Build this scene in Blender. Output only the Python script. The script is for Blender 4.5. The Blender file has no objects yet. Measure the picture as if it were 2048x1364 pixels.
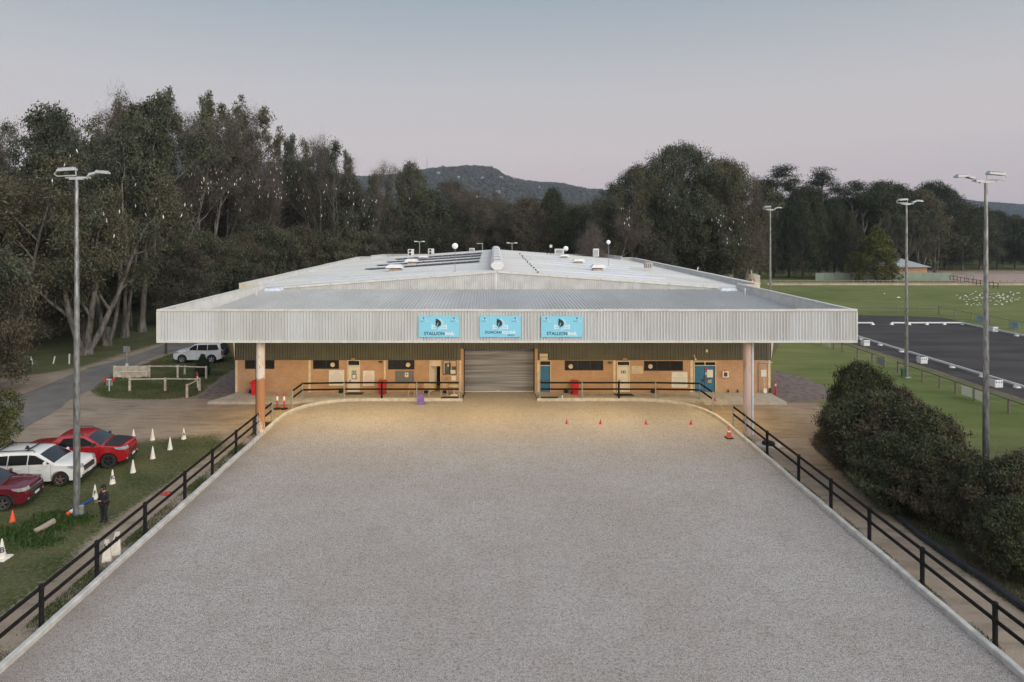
import bpy, bmesh, math, random
import numpy as np
from mathutils import Vector, Matrix, Euler
C = bpy.context.scene.collection
R = math.radians
F, H, CX, CY = 1300.0, 13.0, 988.0, 452.0   # focal length in photo pixels, camera height, vanishing point
# ------------------------------------------------------------------ camera
cd = bpy.data.cameras.new('camera'); cam = bpy.data.objects.new('camera', cd); C.objects.link(cam)
cam.location = (0, 0, H); cam.rotation_euler = (R(90), 0, 0)
cd.sensor_width = 36; cd.lens = 36*F/2048
cd.shift_x = (1024-CX)/2048; cd.shift_y = -(682-CY)/2048
cd.clip_start = .3; cd.clip_end = 9000
bpy.context.scene.camera = cam
# ------------------------------------------------------------------ sky, sun, exposure
SUN = Vector((.62, -.66, .42)).normalized()
w = bpy.data.worlds.new('World'); bpy.context.scene.world = w; w.use_nodes = True
nt = w.node_tree; nt.nodes.clear()
def N(t, **k):
    n = nt.nodes.new(t)
    for a, b in k.items(): setattr(n, a, b)
    return n
L = lambda a, b: nt.links.new(a, b)
out = N('ShaderNodeOutputWorld'); bg = N('ShaderNodeBackground'); L(bg.outputs[0], out.inputs[0])
tc = N('ShaderNodeTexCoord'); nrm = N('ShaderNodeVectorMath', operation='NORMALIZE'); L(tc.outputs['Generated'], nrm.inputs[0])
sep = N('ShaderNodeSeparateXYZ'); L(nrm.outputs[0], sep.inputs[0])
rp = N('ShaderNodeValToRGB'); L(sep.outputs['Z'], rp.inputs[0])
def lin(c): return tuple(((v/255+.055)/1.055)**2.4 if v > 10 else v/255/12.92 for v in c)+(1,)
e = rp.color_ramp.elements
e[0].position = 0; e[0].color = lin((172, 166, 176)); e[1].position = 1; e[1].color = lin((160, 170, 190))
for p, c in ((.045, lin((184, 169, 173))), (.12, lin((195, 182, 178))), (.2, lin((184, 179, 177))), (.33, lin((148, 159, 167))), (.5, lin((150, 162, 178)))):
    q = rp.color_ramp.elements.new(p); q.color = c
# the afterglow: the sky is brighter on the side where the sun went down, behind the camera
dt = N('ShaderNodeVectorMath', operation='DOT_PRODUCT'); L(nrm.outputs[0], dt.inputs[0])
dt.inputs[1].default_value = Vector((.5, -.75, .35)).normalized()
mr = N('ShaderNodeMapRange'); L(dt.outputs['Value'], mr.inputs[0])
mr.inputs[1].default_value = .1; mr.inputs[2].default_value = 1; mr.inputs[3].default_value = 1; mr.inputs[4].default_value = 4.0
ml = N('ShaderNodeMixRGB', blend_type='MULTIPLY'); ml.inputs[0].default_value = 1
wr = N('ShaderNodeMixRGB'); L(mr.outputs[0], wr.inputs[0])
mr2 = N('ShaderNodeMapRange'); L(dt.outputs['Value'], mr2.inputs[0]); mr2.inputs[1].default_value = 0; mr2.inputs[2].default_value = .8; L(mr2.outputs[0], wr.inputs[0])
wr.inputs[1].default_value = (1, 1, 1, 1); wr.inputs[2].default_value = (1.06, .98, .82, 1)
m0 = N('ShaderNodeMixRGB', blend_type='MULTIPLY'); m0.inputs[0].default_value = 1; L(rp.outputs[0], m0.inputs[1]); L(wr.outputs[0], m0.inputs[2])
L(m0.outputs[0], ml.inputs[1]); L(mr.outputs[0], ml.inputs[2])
sky = N('ShaderNodeTexSky', sky_type='NISHITA', sun_disc=False, sun_elevation=math.asin(SUN.z), sun_rotation=math.atan2(SUN.x, SUN.y))
sc_ = N('ShaderNodeMixRGB', blend_type='MULTIPLY'); sc_.inputs[0].default_value = 1; L(sky.outputs[0], sc_.inputs[1]); sc_.inputs[2].default_value = (.012,)*3+(1,)
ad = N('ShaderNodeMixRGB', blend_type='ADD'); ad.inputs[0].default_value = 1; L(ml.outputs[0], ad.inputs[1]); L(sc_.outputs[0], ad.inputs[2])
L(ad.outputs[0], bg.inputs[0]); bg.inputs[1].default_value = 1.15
sd = bpy.data.lights.new('sun', 'SUN'); sun = bpy.data.objects.new('sun', sd); C.objects.link(sun)
sd.energy = 1.15; sd.angle = R(35); sd.color = (1, .94, .86)
sun.rotation_euler = SUN.to_track_quat('Z', 'Y').to_euler(); sun.location = SUN*60
vs = bpy.context.scene.view_settings
vs.view_transform = 'Standard'; vs.look = 'None'; vs.gamma = 1; vs.use_curve_mapping = False; vs.exposure = 0
# ------------------------------------------------------------------ placing helpers
def G(px, py, z=0):                     # a point on the level z seen at a photo pixel
    Y = F*(H-z)/(py-CY); return Vector(((px-CX)/F*Y, Y, z))
def PX(px, Y): return (px-CX)/F*Y
def PZ(py, Y): return H-(py-CY)/F*Y
# ------------------------------------------------------------------ materials
MATS = {}
def mat(name, col, rough=.75, metal=0, var=.12, scale=4, bump=0, bscale=30, col2=None, emit=0, spec=.4, coat=0, stretch=(1, 1, 1), detail=5):
    if name in MATS: return MATS[name]
    m = bpy.data.materials.new(name); m.use_nodes = True; t = m.node_tree; b = t.nodes['Principled BSDF']
    b.inputs['Roughness'].default_value = rough; b.inputs['Metallic'].default_value = metal
    b.inputs['Specular IOR Level'].default_value = spec; b.inputs['Coat Weight'].default_value = coat
    co = t.nodes.new('ShaderNodeTexCoord'); mp = t.nodes.new('ShaderNodeMapping'); t.links.new(co.outputs['Object'], mp.inputs[0])
    mp.inputs['Scale'].default_value = stretch
    no = t.nodes.new('ShaderNodeTexNoise'); no.inputs['Scale'].default_value = scale; no.inputs['Detail'].default_value = detail
    t.links.new(mp.outputs[0], no.inputs[0])
    r = t.nodes.new('ShaderNodeValToRGB'); t.links.new(no.outputs[0], r.inputs[0])
    c2 = col2 if col2 else tuple(min(1, c*(1+var)) for c in col); c1 = col if col2 else tuple(c*(1-var) for c in col)
    r.color_ramp.elements[0].position = .35; r.color_ramp.elements[0].color = (*c1, 1)
    r.color_ramp.elements[1].position = .65; r.color_ramp.elements[1].color = (*c2, 1)
    t.links.new(r.outputs[0], b.inputs['Base Color'])
    if bump:
        n2 = t.nodes.new('ShaderNodeTexNoise'); n2.inputs['Scale'].default_value = bscale; n2.inputs['Detail'].default_value = 4
        t.links.new(mp.outputs[0], n2.inputs[0])
        bp = t.nodes.new('ShaderNodeBump'); bp.inputs['Strength'].default_value = bump; bp.inputs['Distance'].default_value = .03
        t.links.new(n2.outputs[0], bp.inputs['Height']); t.links.new(bp.outputs[0], b.inputs['Normal'])
    if emit:
        b.inputs['Emission Color'].default_value = (*col, 1); b.inputs['Emission Strength'].default_value = emit
    MATS[name] = m; return m
class NT:                                # small wrapper for hand made materials
    def __init__(s, name, rough=.9):
        s.m = bpy.data.materials.new(name); s.m.use_nodes = True; s.t = s.m.node_tree; s.b = s.t.nodes['Principled BSDF']
        s.b.inputs['Roughness'].default_value = rough; s.b.inputs['Specular IOR Level'].default_value = .25
        s.co = s.t.nodes.new('ShaderNodeTexCoord').outputs['Object']; MATS[name] = s.m
    def l(s, a, b): s.t.links.new(a, b)
    def map(s, sc, rot=0):
        n = s.t.nodes.new('ShaderNodeMapping'); n.inputs['Scale'].default_value = sc; n.inputs['Rotation'].default_value = (0, 0, rot); s.l(s.co, n.inputs[0]); return n.outputs[0]
    def noise(s, scale, detail=4, vec=None, rough=.5):
        n = s.t.nodes.new('ShaderNodeTexNoise'); n.inputs['Scale'].default_value = scale; n.inputs['Detail'].default_value = detail
        n.inputs['Roughness'].default_value = rough; s.l(vec or s.co, n.inputs[0]); return n.outputs[0]
    def ramp(s, x, *st):
        n = s.t.nodes.new('ShaderNodeValToRGB'); s.l(x, n.inputs[0]); cr = n.color_ramp
        while len(cr.elements) > 1: cr.elements.remove(cr.elements[-1])
        cr.elements[0].position = st[0][0]; cr.elements[0].color = (*st[0][1], 1)
        for p, c in st[1:]: q = cr.elements.new(p); q.color = (*c, 1)
        return n.outputs[0]
    def g(s, x, a, b): return s.ramp(x, (a, (0,)*3), (b, (1,)*3))
    def mix(s, f, a, b, mode='MIX'):
        n = s.t.nodes.new('ShaderNodeMixRGB'); n.blend_type = mode
        for i, v in enumerate((f, a, b)):
            if hasattr(v, 'links'): s.l(v, n.inputs[i])
            elif i == 0: n.inputs[0].default_value = v
            else: n.inputs[i].default_value = (*v, 1)
        return n.outputs[0]
    def math(s, op, a, b=0):
        n = s.t.nodes.new('ShaderNodeMath'); n.operation = op
        for i, v in enumerate((a, b)):
            if hasattr(v, 'links'): s.l(v, n.inputs[i])
            else: n.inputs[i].default_value = v
        return n.outputs[0]
    def attr(s, name):
        n = s.t.nodes.new('ShaderNodeAttribute'); n.attribute_name = name; return n.outputs['Fac']
    def bump(s, h, st=.4, d=.03):
        n = s.t.nodes.new('ShaderNodeBump'); n.inputs['Strength'].default_value = st; n.inputs['Distance'].default_value = d
        s.l(h, n.inputs['Height']); s.l(n.outputs[0], s.b.inputs['Normal'])
    def col(s, c): s.l(c, s.b.inputs['Base Color'])

WHITE = mat('weathered_white_paint', (.58, .57, .55), .55, var=.09, scale=1.3, bump=.1)
TRIM = mat('cream_metal_trim', (.62, .60, .55), .5, var=.08, scale=2)
CREAM = mat('cream_paint', (.62, .52, .38), .6, var=.12, scale=3)
OFFW = mat('off_white_door_paint', (.68, .62, .52), .5, var=.05)
BLACK = mat('black_plastic', (.013, .013, .014), .6, var=.3, spec=.2)
RAILB = mat('black_rail_vinyl', (.012, .011, .011), .7, var=.3, scale=8, spec=.15)
GALV = mat('galvanised_steel', (.42, .43, .43), .38, metal=.6, var=.25, scale=14)
POLE = mat('weathered_galvanised_pole', (.30, .31, .31), .36, metal=.7, var=.35, scale=5, stretch=(2, 2, .5))
DGLASS = mat('dark_window_glass', (.015, .016, .018), .12, var=.3, scale=1.2, spec=.5)
DFRAME = mat('dark_bronze_frame', (.03, .026, .022), .5)
BLUE = mat('blue_door_paint', (.035, .15, .29), .5, var=.1, scale=2)
RED = mat('red_plastic', (.55, .02, .03), .45, var=.15)
ORANGE = mat('orange_plastic', (.75, .09, .03), .5, var=.12)
CONEW = mat('chalky_white_plastic', (.66, .60, .53), .6, var=.12, scale=6)
TYRE = mat('tyre_rubber', (.02, .019, .018), .85, var=.3, scale=10)
CONC = mat('grey_concrete', (.38, .35, .32), .85, var=.13, scale=2.2, bump=.2)
KERB = mat('pale_kerb_concrete', (.47, .45, .42), .8, var=.16, scale=3, bump=.25)
TIMBER = mat('weathered_timber', (.16, .14, .12), .85, var=.3, scale=5, stretch=(3, 3, 1))
WTIMB = mat('flaking_white_timber', (.58, .52, .45), .8, col2=(.36, .28, .22), scale=4)
PAPER = mat('white_board', (.66, .65, .63), .5, var=.03)
INK = mat('dark_ink', (.05, .06, .07), .6, var=.05)
# ------------------------------------------------------------------ mesh builder
ORG = {}
class MB:
    def __init__(s): s.v = []; s.f = []; s.mi = []; s.m = 0
    def add(s, vs, fs):
        b = len(s.v); s.v += [tuple(v) for v in vs]; s.f += [tuple(i+b for i in f) for f in fs]; s.mi += [s.m]*len(fs); return s
    def box(s, x0, x1, y0, y1, z0, z1, M=None):
        vs = [Vector((x, y, z)) for z in (z0, z1) for y in (y0, y1) for x in (x0, x1)]
        if M is not None: vs = [M @ v for v in vs]
        return s.add(vs, [(0, 2, 3, 1), (4, 5, 7, 6), (0, 1, 5, 4), (2, 6, 7, 3), (0, 4, 6, 2), (1, 3, 7, 5)])
    def bbox(s, x0, x1, y0, y1, z0, z1, b=.02, M=None):        # box with chamfered vertical and top edges
        pts = [(x0+b, y0), (x1-b, y0), (x1, y0+b), (x1, y1-b), (x1-b, y1), (x0+b, y1), (x0, y1-b), (x0, y0+b)]
        cx, cy = (x0+x1)/2, (y0+y1)/2
        def sh(p, k): return (cx+(p[0]-cx)*(1-2*k/(x1-x0)), cy+(p[1]-cy)*(1-2*k/(y1-y0)))
        rings = [[(*p, z0) for p in pts], [(*p, z1-b) for p in pts], [(*sh(p, b), z1) for p in pts]]
        return s.loft(rings, M=M)
    def loft(s, rings, cap=True, M=None, closed=True):
        n = len(rings[0]); vs = [Vector(p) for r in rings for p in r]
        if M is not None: vs = [M @ v for v in vs]
        fs = []
        for i in range(len(rings)-1):
            for j in range(n if closed else n-1):
                a, b = i*n+j, i*n+(j+1) % n; fs.append((a, b, b+n, a+n))
        if cap: fs.append(tuple(range(n))[::-1]); fs.append(tuple((len(rings)-1)*n+j for j in range(n)))
        return s.add(vs, fs)
    def tube(s, pts, r, n=8, cap=True):
        pts = [Vector(p) for p in pts]; rs = r if isinstance(r, (list, tuple)) else [r]*len(pts); rings = []
        prev = None
        for i, p in enumerate(pts):
            d = (pts[min(i+1, len(pts)-1)]-pts[max(i-1, 0)]).normalized()
            ref = prev if prev is not None else (Vector((1, 0, 0)) if abs(d.z) > .8 else Vector((0, 0, 1)))
            a = (ref-d*ref.dot(d)).normalized(); b = d.cross(a); prev = a
            rings.append([p+a*math.cos(t)*rs[i]+b*math.sin(t)*rs[i] for t in [2*math.pi*k/n for k in range(n)]])
        return s.loft(rings, cap)
    def lathe(s, prof, n=16, c=(0, 0, 0), M=None, cap=True):
        rings = [[(c[0]+r*math.cos(2*math.pi*k/n), c[1]+r*math.sin(2*math.pi*k/n), c[2]+z) for k in range(n)] for r, z in prof]
        return s.loft(rings, cap, M)
    def prism(s, poly, axis, a, b, M=None):     # polygon of 2D points pushed from a to b along an axis
        def P(u, v, t): return {'x': (t, u, v), 'y': (u, t, v), 'z': (u, v, t)}[axis]
        return s.loft([[P(u, v, a) for u, v in poly], [P(u, v, b) for u, v in poly]], True, M)
    def build(s, name, m, parent=None, smooth=False, local=False, **tagk):
        me = bpy.data.meshes.new(name)
        org = Vector((0, 0, 0))
        if parent is not None: org = Vector((0, 0, 0)) if local else ORG[parent.name]
        elif not local:
            xs = [v[0] for v in s.v]; ys = [v[1] for v in s.v]; zs = [v[2] for v in s.v]
            org = Vector(((min(xs)+max(xs))/2, (min(ys)+max(ys))/2, min(zs)))
        me.from_pydata([(v[0]-org.x, v[1]-org.y, v[2]-org.z) for v in s.v], [], s.f)
        ms = m if isinstance(m, (list, tuple)) else [m]
        for q in ms:
            if q: me.materials.append(q)
        if len(ms) > 1: me.polygons.foreach_set('material_index', s.mi)
        bm = bmesh.new(); bm.from_mesh(me); bmesh.ops.recalc_face_normals(bm, faces=bm.faces); bm.to_mesh(me); bm.free()
        if smooth:
            me.polygons.foreach_set('use_smooth', [True]*len(me.polygons)); me.set_sharp_from_angle(angle=R(40))
        o = bpy.data.objects.new(name, me); C.objects.link(o)
        if parent is not None: o.parent = parent; ORG[o.name] = ORG.get(parent.name, Vector())
        else: o.location = org; ORG[o.name] = org
        if tagk: tag(o, **tagk)
        return o
def tag(o, label=None, cat=None, group=None, kind=None):
    if label: o['label'] = label
    if cat: o['category'] = cat
    if group: o['group'] = group
    if kind: o['kind'] = kind
    return o
def thing(name, label, cat, loc=(0, 0, 0), group=None, rz=0):
    o = bpy.data.objects.new(name, None); C.objects.link(o); o.location = loc; o.rotation_euler = (0, 0, rz)
    o.empty_display_size = .3; ORG[o.name] = Vector(loc); return tag(o, label, cat, group)
def dup(root, loc, rz=0, label=None, group=None, scale=None):
    def cp(o, par):
        c = o.copy(); C.objects.link(c)
        if par is not None: c.parent = par
        for ch in KIDS.get(o.name, []): cp(ch, c)
        return c
    r = cp(root, None); r.location = loc; r.rotation_euler = (0, 0, rz)
    if scale: r.scale = scale if isinstance(scale, tuple) else (scale,)*3
    if label: r['label'] = label
    if group: r['group'] = group
    return r
KIDS = {}
def reg(root):                           # remember the children of a thing so that it can be copied
    for o in [root]+list(root.children_recursive): KIDS[o.name] = list(o.children)
    return root
def mesh_np(name, V, Fq, m, tint=None):
    me = bpy.data.meshes.new(name); nv, nf = len(V), len(Fq); k = Fq.shape[1]
    me.vertices.add(nv); me.vertices.foreach_set('co', V.astype(np.float32).ravel())
    me.loops.add(nf*k); me.loops.foreach_set('vertex_index', Fq.astype(np.int32).ravel())
    me.polygons.add(nf); me.polygons.foreach_set('loop_start', np.arange(0, nf*k, k, dtype=np.int32))
    try: me.polygons.foreach_set('loop_total', np.full(nf, k, dtype=np.int32))
    except Exception: pass
    me.update(calc_edges=True)
    if tint is not None:
        a = me.attributes.new('tint', 'FLOAT', 'POINT'); a.data.foreach_set('value', tint.astype(np.float32))
    me.materials.append(m); return me
def text_geo(txt, size, M, mb, bold=.0, spacing=1):
    cu = bpy.data.curves.new('t', 'FONT'); cu.body = txt; cu.size = size; cu.align_x = 'CENTER'; cu.align_y = 'CENTER'; cu.offset = bold*size
    cu.resolution_u = 3; cu.space_character = spacing
    o = bpy.data.objects.new('t', cu); C.objects.link(o); bpy.context.view_layer.update()
    me = bpy.data.meshes.new_from_object(o.evaluated_get(bpy.context.evaluated_depsgraph_get()))
    wd = max((v.co.x for v in me.vertices), default=0)-min((v.co.x for v in me.vertices), default=0)
    mb.add([M @ v.co for v in me.vertices], [tuple(p.vertices) for p in me.polygons])
    bpy.data.objects.remove(o); bpy.data.meshes.remove(me); bpy.data.curves.remove(cu); return wd
def facing(x, y, z): return Matrix.Translation((x, y, z)) @ Matrix.Rotation(R(90), 4, 'X')    # text plane facing the camera side (-Y)
HAZE = 0.00013
# ------------------------------------------------------------------ ground
def pix_poly(p): return np.array([tuple(G(x, y))[:2] for x, y in p])
def sdist(P, poly):                       # signed distance to a polygon, inside is positive
    d = np.full(len(P), 1e9); ins = np.zeros(len(P), bool); n = len(poly)
    for i in range(n):
        a, b = poly[i], poly[(i+1) % n]; ab = b-a; t = np.clip(((P-a)@ab)/max(ab@ab, 1e-9), 0, 1)
        d = np.minimum(d, np.hypot(*(P-a-t[:, None]*ab).T))
        c = (a[1] > P[:, 1]) != (b[1] > P[:, 1])
        with np.errstate(divide='ignore', invalid='ignore'): xi = a[0]+(P[:, 1]-a[1])*(b[0]-a[0])/(b[1]-a[1])
        ins ^= c & (P[:, 0] < xi)
    return np.where(ins, d, -d)
YARD = pix_poly([(-420, 775), (0, 756), (80, 748), (150, 737), (205, 722), (255, 705), (330, 684), (420, 672), (468, 690), (468, 785), (600, 797), (640, 803), (585, 822), (562, 845), (520, 880), (485, 893), (462, 905), (432, 868), (270, 884), (120, 905), (-300, 950), (-600, 900)])
LAWN = pix_poly([(185, 782), (225, 750), (300, 724), (345, 707), (420, 684), (470, 680), (470, 735), (430, 762), (392, 792), (330, 799), (240, 798), (200, 793)])
PATH = pix_poly([(470, 888), (430, 905), (385, 933), (321, 977), (257, 1018), (205, 1059), (154, 1103), (115, 1150), (50, 1197), (0, 1231), (-120, 1320), (-300, 1480), (-120, 1560), (60, 1300), (260, 1115), (420, 965), (520, 880)])
RYARD = pix_poly([(1430, 800), (1560, 802), (1640, 806), (1660, 835), (1640, 862), (1622, 885), (1640, 905), (1700, 958), (1790, 1038), (1900, 1122), (2048, 1222), (2300, 1400), (2500, 1700), (2200, 1600), (1480, 865), (1420, 830)])
PAD = pix_poly([(1545, 740), (1600, 752), (1655, 775), (1672, 800), (1560, 806), (1545, 790)])
DRIVE = pix_poly([(468, 735), (470, 786), (440, 799), (392, 797), (432, 765)])
BED = pix_poly([(1622, 880), (1640, 905), (1700, 958), (1790, 1038), (1900, 1122), (2048, 1222), (2400, 1480), (2400, 1200), (2040, 1010), (1900, 900), (1760, 850), (1680, 840)])
WOODF = np.array([(-200, 66), (-56, 64), (-47, 70), (-41, 80), (-45, 100), (-40, 130), (-30, 138), (70, 135), (90, 165), (400, 200), (400, 400), (-400, 400)])
SHEDY = np.array([(75, 150), (130, 150), (160, 185), (95, 185)])
def axis(lo, hi, st, outer): 
    a = list(np.arange(lo, hi+1e-6, st)); s = st; x = hi
    while x < outer: s *= 1.35; x += s; a.append(x)
    s = st; x = lo
    while x > -outer*.7: s *= 1.35; x -= s; a.insert(0, x)
    return np.array(a)
gx = axis(-72, 80, .5, 6000); gy = axis(9, 112, .5, 7000)
XX, YY = np.meshgrid(gx, gy); P2 = np.c_[XX.ravel(), YY.ravel()]
def mask(p, wd=1.6): return np.clip(.5+sdist(P2, p)/wd, 0, 1)
m_yard = np.minimum(mask(YARD, 2.2), 1-mask(LAWN, 1.2)); 
m_dirt = np.maximum.reduce([m_yard, mask(PATH, 1.1), mask(RYARD, 1.0), mask(SHEDY, 3)])
m_dirt = np.where((P2[:, 0] > -14.7) & (P2[:, 0] < 15.6) & (P2[:, 1] < 48.3), 1, m_dirt)
m_dark = np.maximum.reduce([mask(PAD, 1.2), mask(DRIVE, 1.2)])
m_bed = np.maximum(mask(BED, 1.0), mask(WOODF, 9)*.3)
nx, ny = len(gx), len(gy); idx = np.arange(nx*ny).reshape(ny, nx)
Fg = np.c_[idx[:-1, :-1].ravel(), idx[:-1, 1:].ravel(), idx[1:, 1:].ravel(), idx[1:, :-1].ravel()]
k = NT('ground_grass_and_dirt', .95)
n1 = k.noise(.35, 5, rough=.6); n2 = k.noise(6, 5, rough=.65); n3 = k.noise(38, 3); n4 = k.noise(.09, 3)
gr = k.mix(k.g(n1, .38, .66), (.042, .058, .014), (.085, .096, .030)); gr = k.mix(k.math('MULTIPLY', k.g(n2, .46, .62), .62), gr, (.17, .13, .088))
fld = k.mix(k.math('ADD', k.math('MULTIPLY', k.g(k.noise(.5, 5, k.map((.25, 1.4, 1), .5)), .3, .7), .6), k.math('MULTIPLY', k.g(k.noise(.07, 4), .4, .6), .4)), (.078, .108, .022), (.185, .188, .062))
gr = k.mix(k.attr('field'), gr, fld)
gr = k.mix(.55, gr, k.mix(k.g(n3, .3, .7), (.25,)*3, (1.6,)*3), 'MULTIPLY')
di = k.mix(k.g(n1, .3, .7), (.25, .19, .14), (.36, .285, .215)); di = k.mix(k.math('MULTIPLY', k.g(n2, .5, .8), .6), di, (.17, .125, .09))
di = k.mix(k.math('MULTIPLY', k.g(k.noise(1.6, 6, k.map((.35, 1.3, 1), .35)), .48, .7), .55), di, (.14, .105, .08)); di = k.mix(.5, di, k.mix(k.g(n3, .35, .65), (.4,)*3, (1.5,)*3), 'MULTIPLY')
dk = k.mix(k.g(k.noise(2.2, 6), .35, .65), (.12, .092, .085), (.21, .165, .15))
bd = k.mix(k.g(k.noise(3, 6), .35, .65), (.045, .032, .022), (.11, .075, .055)); bd = k.mix(k.g(n1, .5, .62), bd, (.03, .042, .012))
def fz(a, amt, sharp=.08, nz=n2):
    v = k.math('ADD', k.attr(a), k.math('MULTIPLY', k.math('SUBTRACT', nz, .5), amt)); return k.g(v, .5-sharp, .5+sharp)
c = k.mix(fz('bed', 1.3), gr, bd); c = k.mix(fz('dirt', 1.5, .22), c, di); c = k.mix(fz('dark', 1.0), c, dk)
k.col(c); k.bump(k.math('ADD', n2, n3), .5, .05)
V = np.c_[P2, np.zeros(len(P2))]
me = mesh_np('ground', V, Fg, k.m)
def at(nm, v): a = me.attributes.new(nm, 'FLOAT', 'POINT'); a.data.foreach_set('value', v.astype(np.float32))
at('dirt', m_dirt); at('dark', m_dark); at('bed', m_bed)
at('field', np.clip((P2[:, 0]-20)/4, 0, 1)*np.clip((P2[:, 1]-34)/8, 0, 1)*np.clip((260-P2[:, 1])/60, 0, 1))
o = bpy.data.objects.new('ground', me); C.objects.link(o); tag(o, kind='structure', label='grass and dirt ground around the riding arena')
def sheet(name, pts, z, m, label):
    me = bpy.data.meshes.new(name); me.from_pydata([(p[0], p[1], 0) for p in pts], [], [tuple(range(len(pts)))]); me.materials.append(m)
    bm = bmesh.new(); bm.from_mesh(me); bmesh.ops.triangulate(bm, faces=bm.faces); bmesh.ops.recalc_face_normals(bm, faces=bm.faces)
    if bm.faces[:] and bm.faces[0].normal.z < 0: bmesh.ops.reverse_faces(bm, faces=bm.faces)
    bm.to_mesh(me); bm.free()
    o = bpy.data.objects.new(name, me); C.objects.link(o); o.location.z = z; return tag(o, kind='structure', label=label)
# arena sand: crushed fibre and sand, greyish, trodden in patches
KL, KR = -14.3, 15.1
def arc(c0, p1, p2, n=8): return [tuple((1-t)**2*np.array(c0)+2*t*(1-t)*np.array(p1)+t*t*np.array(p2)) for t in np.linspace(0, 1, n)]
AL = [(KL, 6), (KL, 43.2)]+arc((KL, 43.2), (KL+.05, 48.2), (-9.6, 48.2))[1:]
AR = [(KR, 6), (KR, 42.6)]+arc((KR, 42.6), (KR-.05, 48.2), (10.4, 48.2))[1:]
s = NT('arena_sand', 1)
f1 = s.noise(9, 6, rough=.75); f2 = s.noise(34, 4, s.map((1, .6, 1), .6), rough=.7); f3 = s.noise(.13, 4); f4 = s.noise(.6, 4)
b0 = s.mix(s.g(f3, .38, .62), (.360, .322, .298), (.390, .357, .338)); b0 = s.mix(s.math('MULTIPLY', s.g(f4, .45, .72), .4), b0, (.31, .275, .24))
b0 = s.mix(.85, b0, s.mix(s.g(f2, .38, .58), (.34, .32, .29), (1.40, 1.40, 1.41)), 'MULTIPLY')
b0 = s.mix(.7, b0, s.mix(s.g(f1, .38, .51), (.50, .47, .43), (1.13,)*3), 'MULTIPLY')
f5 = s.noise(2.6, 5, rough=.7); b0 = s.mix(.3, b0, s.mix(s.g(f5, .38, .55), (.70, .68, .65), (1.08,)*3), 'MULTIPLY')
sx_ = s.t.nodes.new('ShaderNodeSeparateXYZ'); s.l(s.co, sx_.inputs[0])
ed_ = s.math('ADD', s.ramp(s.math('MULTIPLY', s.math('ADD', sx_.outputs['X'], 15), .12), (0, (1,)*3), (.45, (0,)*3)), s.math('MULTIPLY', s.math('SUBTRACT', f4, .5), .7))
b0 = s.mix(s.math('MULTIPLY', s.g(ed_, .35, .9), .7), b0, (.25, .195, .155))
vo = s.t.nodes.new('ShaderNodeTexVoronoi'); vo.inputs['Scale'].default_value = 7; s.l(s.map((1, .7, 1), .4), vo.inputs[0])
b0 = s.mix(s.math('MULTIPLY', s.ramp(vo.outputs['Distance'], (.07, (1,)*3), (.16, (0,)*3)), .5), b0, (.12, .10, .085))
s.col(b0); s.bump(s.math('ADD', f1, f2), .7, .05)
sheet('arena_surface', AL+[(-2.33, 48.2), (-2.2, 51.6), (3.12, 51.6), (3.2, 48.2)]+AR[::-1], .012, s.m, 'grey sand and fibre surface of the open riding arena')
a = NT('asphalt_grey', .9); a1 = a.noise(.5, 5); a2 = a.noise(40, 3)
a.col(a.mix(.3, a.mix(a.g(a1, .3, .7), (.135, .125, .115), (.20, .18, .16)), a.mix(a.g(a2, .3, .7), (.5,)*3, (1.4,)*3), 'MULTIPLY')); a.bump(a2, .3)
def wob(px, seed, amp=.25):
    rnd = random.Random(seed); pts = [G(x, y) for x, y in px]; o = []
    for i in range(len(pts)-1):
        n = max(2, int((pts[i+1]-pts[i]).length/1.2))
        for j in range(n):
            q = pts[i].lerp(pts[i+1], j/n); o.append((q.x+rnd.uniform(-amp, amp)*.5, q.y+rnd.uniform(-amp, amp)))
    return o+[(pts[-1].x, pts[-1].y)]
sheet('road', wob([(-420, 1010), (30, 868), (95, 832), (150, 795), (195, 772), (238, 742), (300, 716), (350, 702), (420, 678), (500, 655), (600, 625)], 2)+wob([(560, 622), (420, 660), (330, 689), (245, 719), (180, 735), (110, 763), (40, 790), (-60, 830), (-420, 930)], 3), .02, a.m, 'narrow grey asphalt lane curving past the gum trees')
d = NT('dark_riding_surface', .95); d1 = d.noise(.3, 5, d.map((.4, 1.6, 1), -.2)); d2 = d.noise(25, 4)
d.col(d.mix(.4, d.mix(d.g(d1, .3, .7), (.050, .046, .045), (.082, .075, .072)), d.mix(d.g(d2, .3, .7), (.5,)*3, (1.5,)*3), 'MULTIPLY')); d.bump(d2, .5); d.b.inputs['Specular IOR Level'].default_value = .05; a.b.inputs['Specular IOR Level'].default_value = .1
rr = random.Random(5)
sheet('dressage_surface', [(39.8+rr.uniform(-.15, .15), y) for y in range(20, 99, 2)]+[(x, 97.5-(x-41)*.22+rr.uniform(-.2, .2)) for x in range(41, 64, 2)]+[(63.6+rr.uniform(-.15, .15), y) for y in range(92, 18, -2)], .016, d.m, 'dark dressage arena surface beyond the fence on the right')
sheet('verge', [(39.2+rr.uniform(-.12, .12), y) for y in range(20, 101, 1)]+[(39.9, 99), (39.9, 20)], .008, mat('brown_verge_earth', (.13, .09, .065), .95, var=.25, scale=2), 'thin brown earth verge along the dark dressage arena')
sheet('far_arena_surface', [(109, 150), (106, 158), (128, 176), (185, 176), (185, 150)], .014, mat('pink_riding_sand', (.34, .24, .20), .95, var=.12, scale=.5), 'pinkish sand arena in the far right corner of the grounds')
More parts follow.
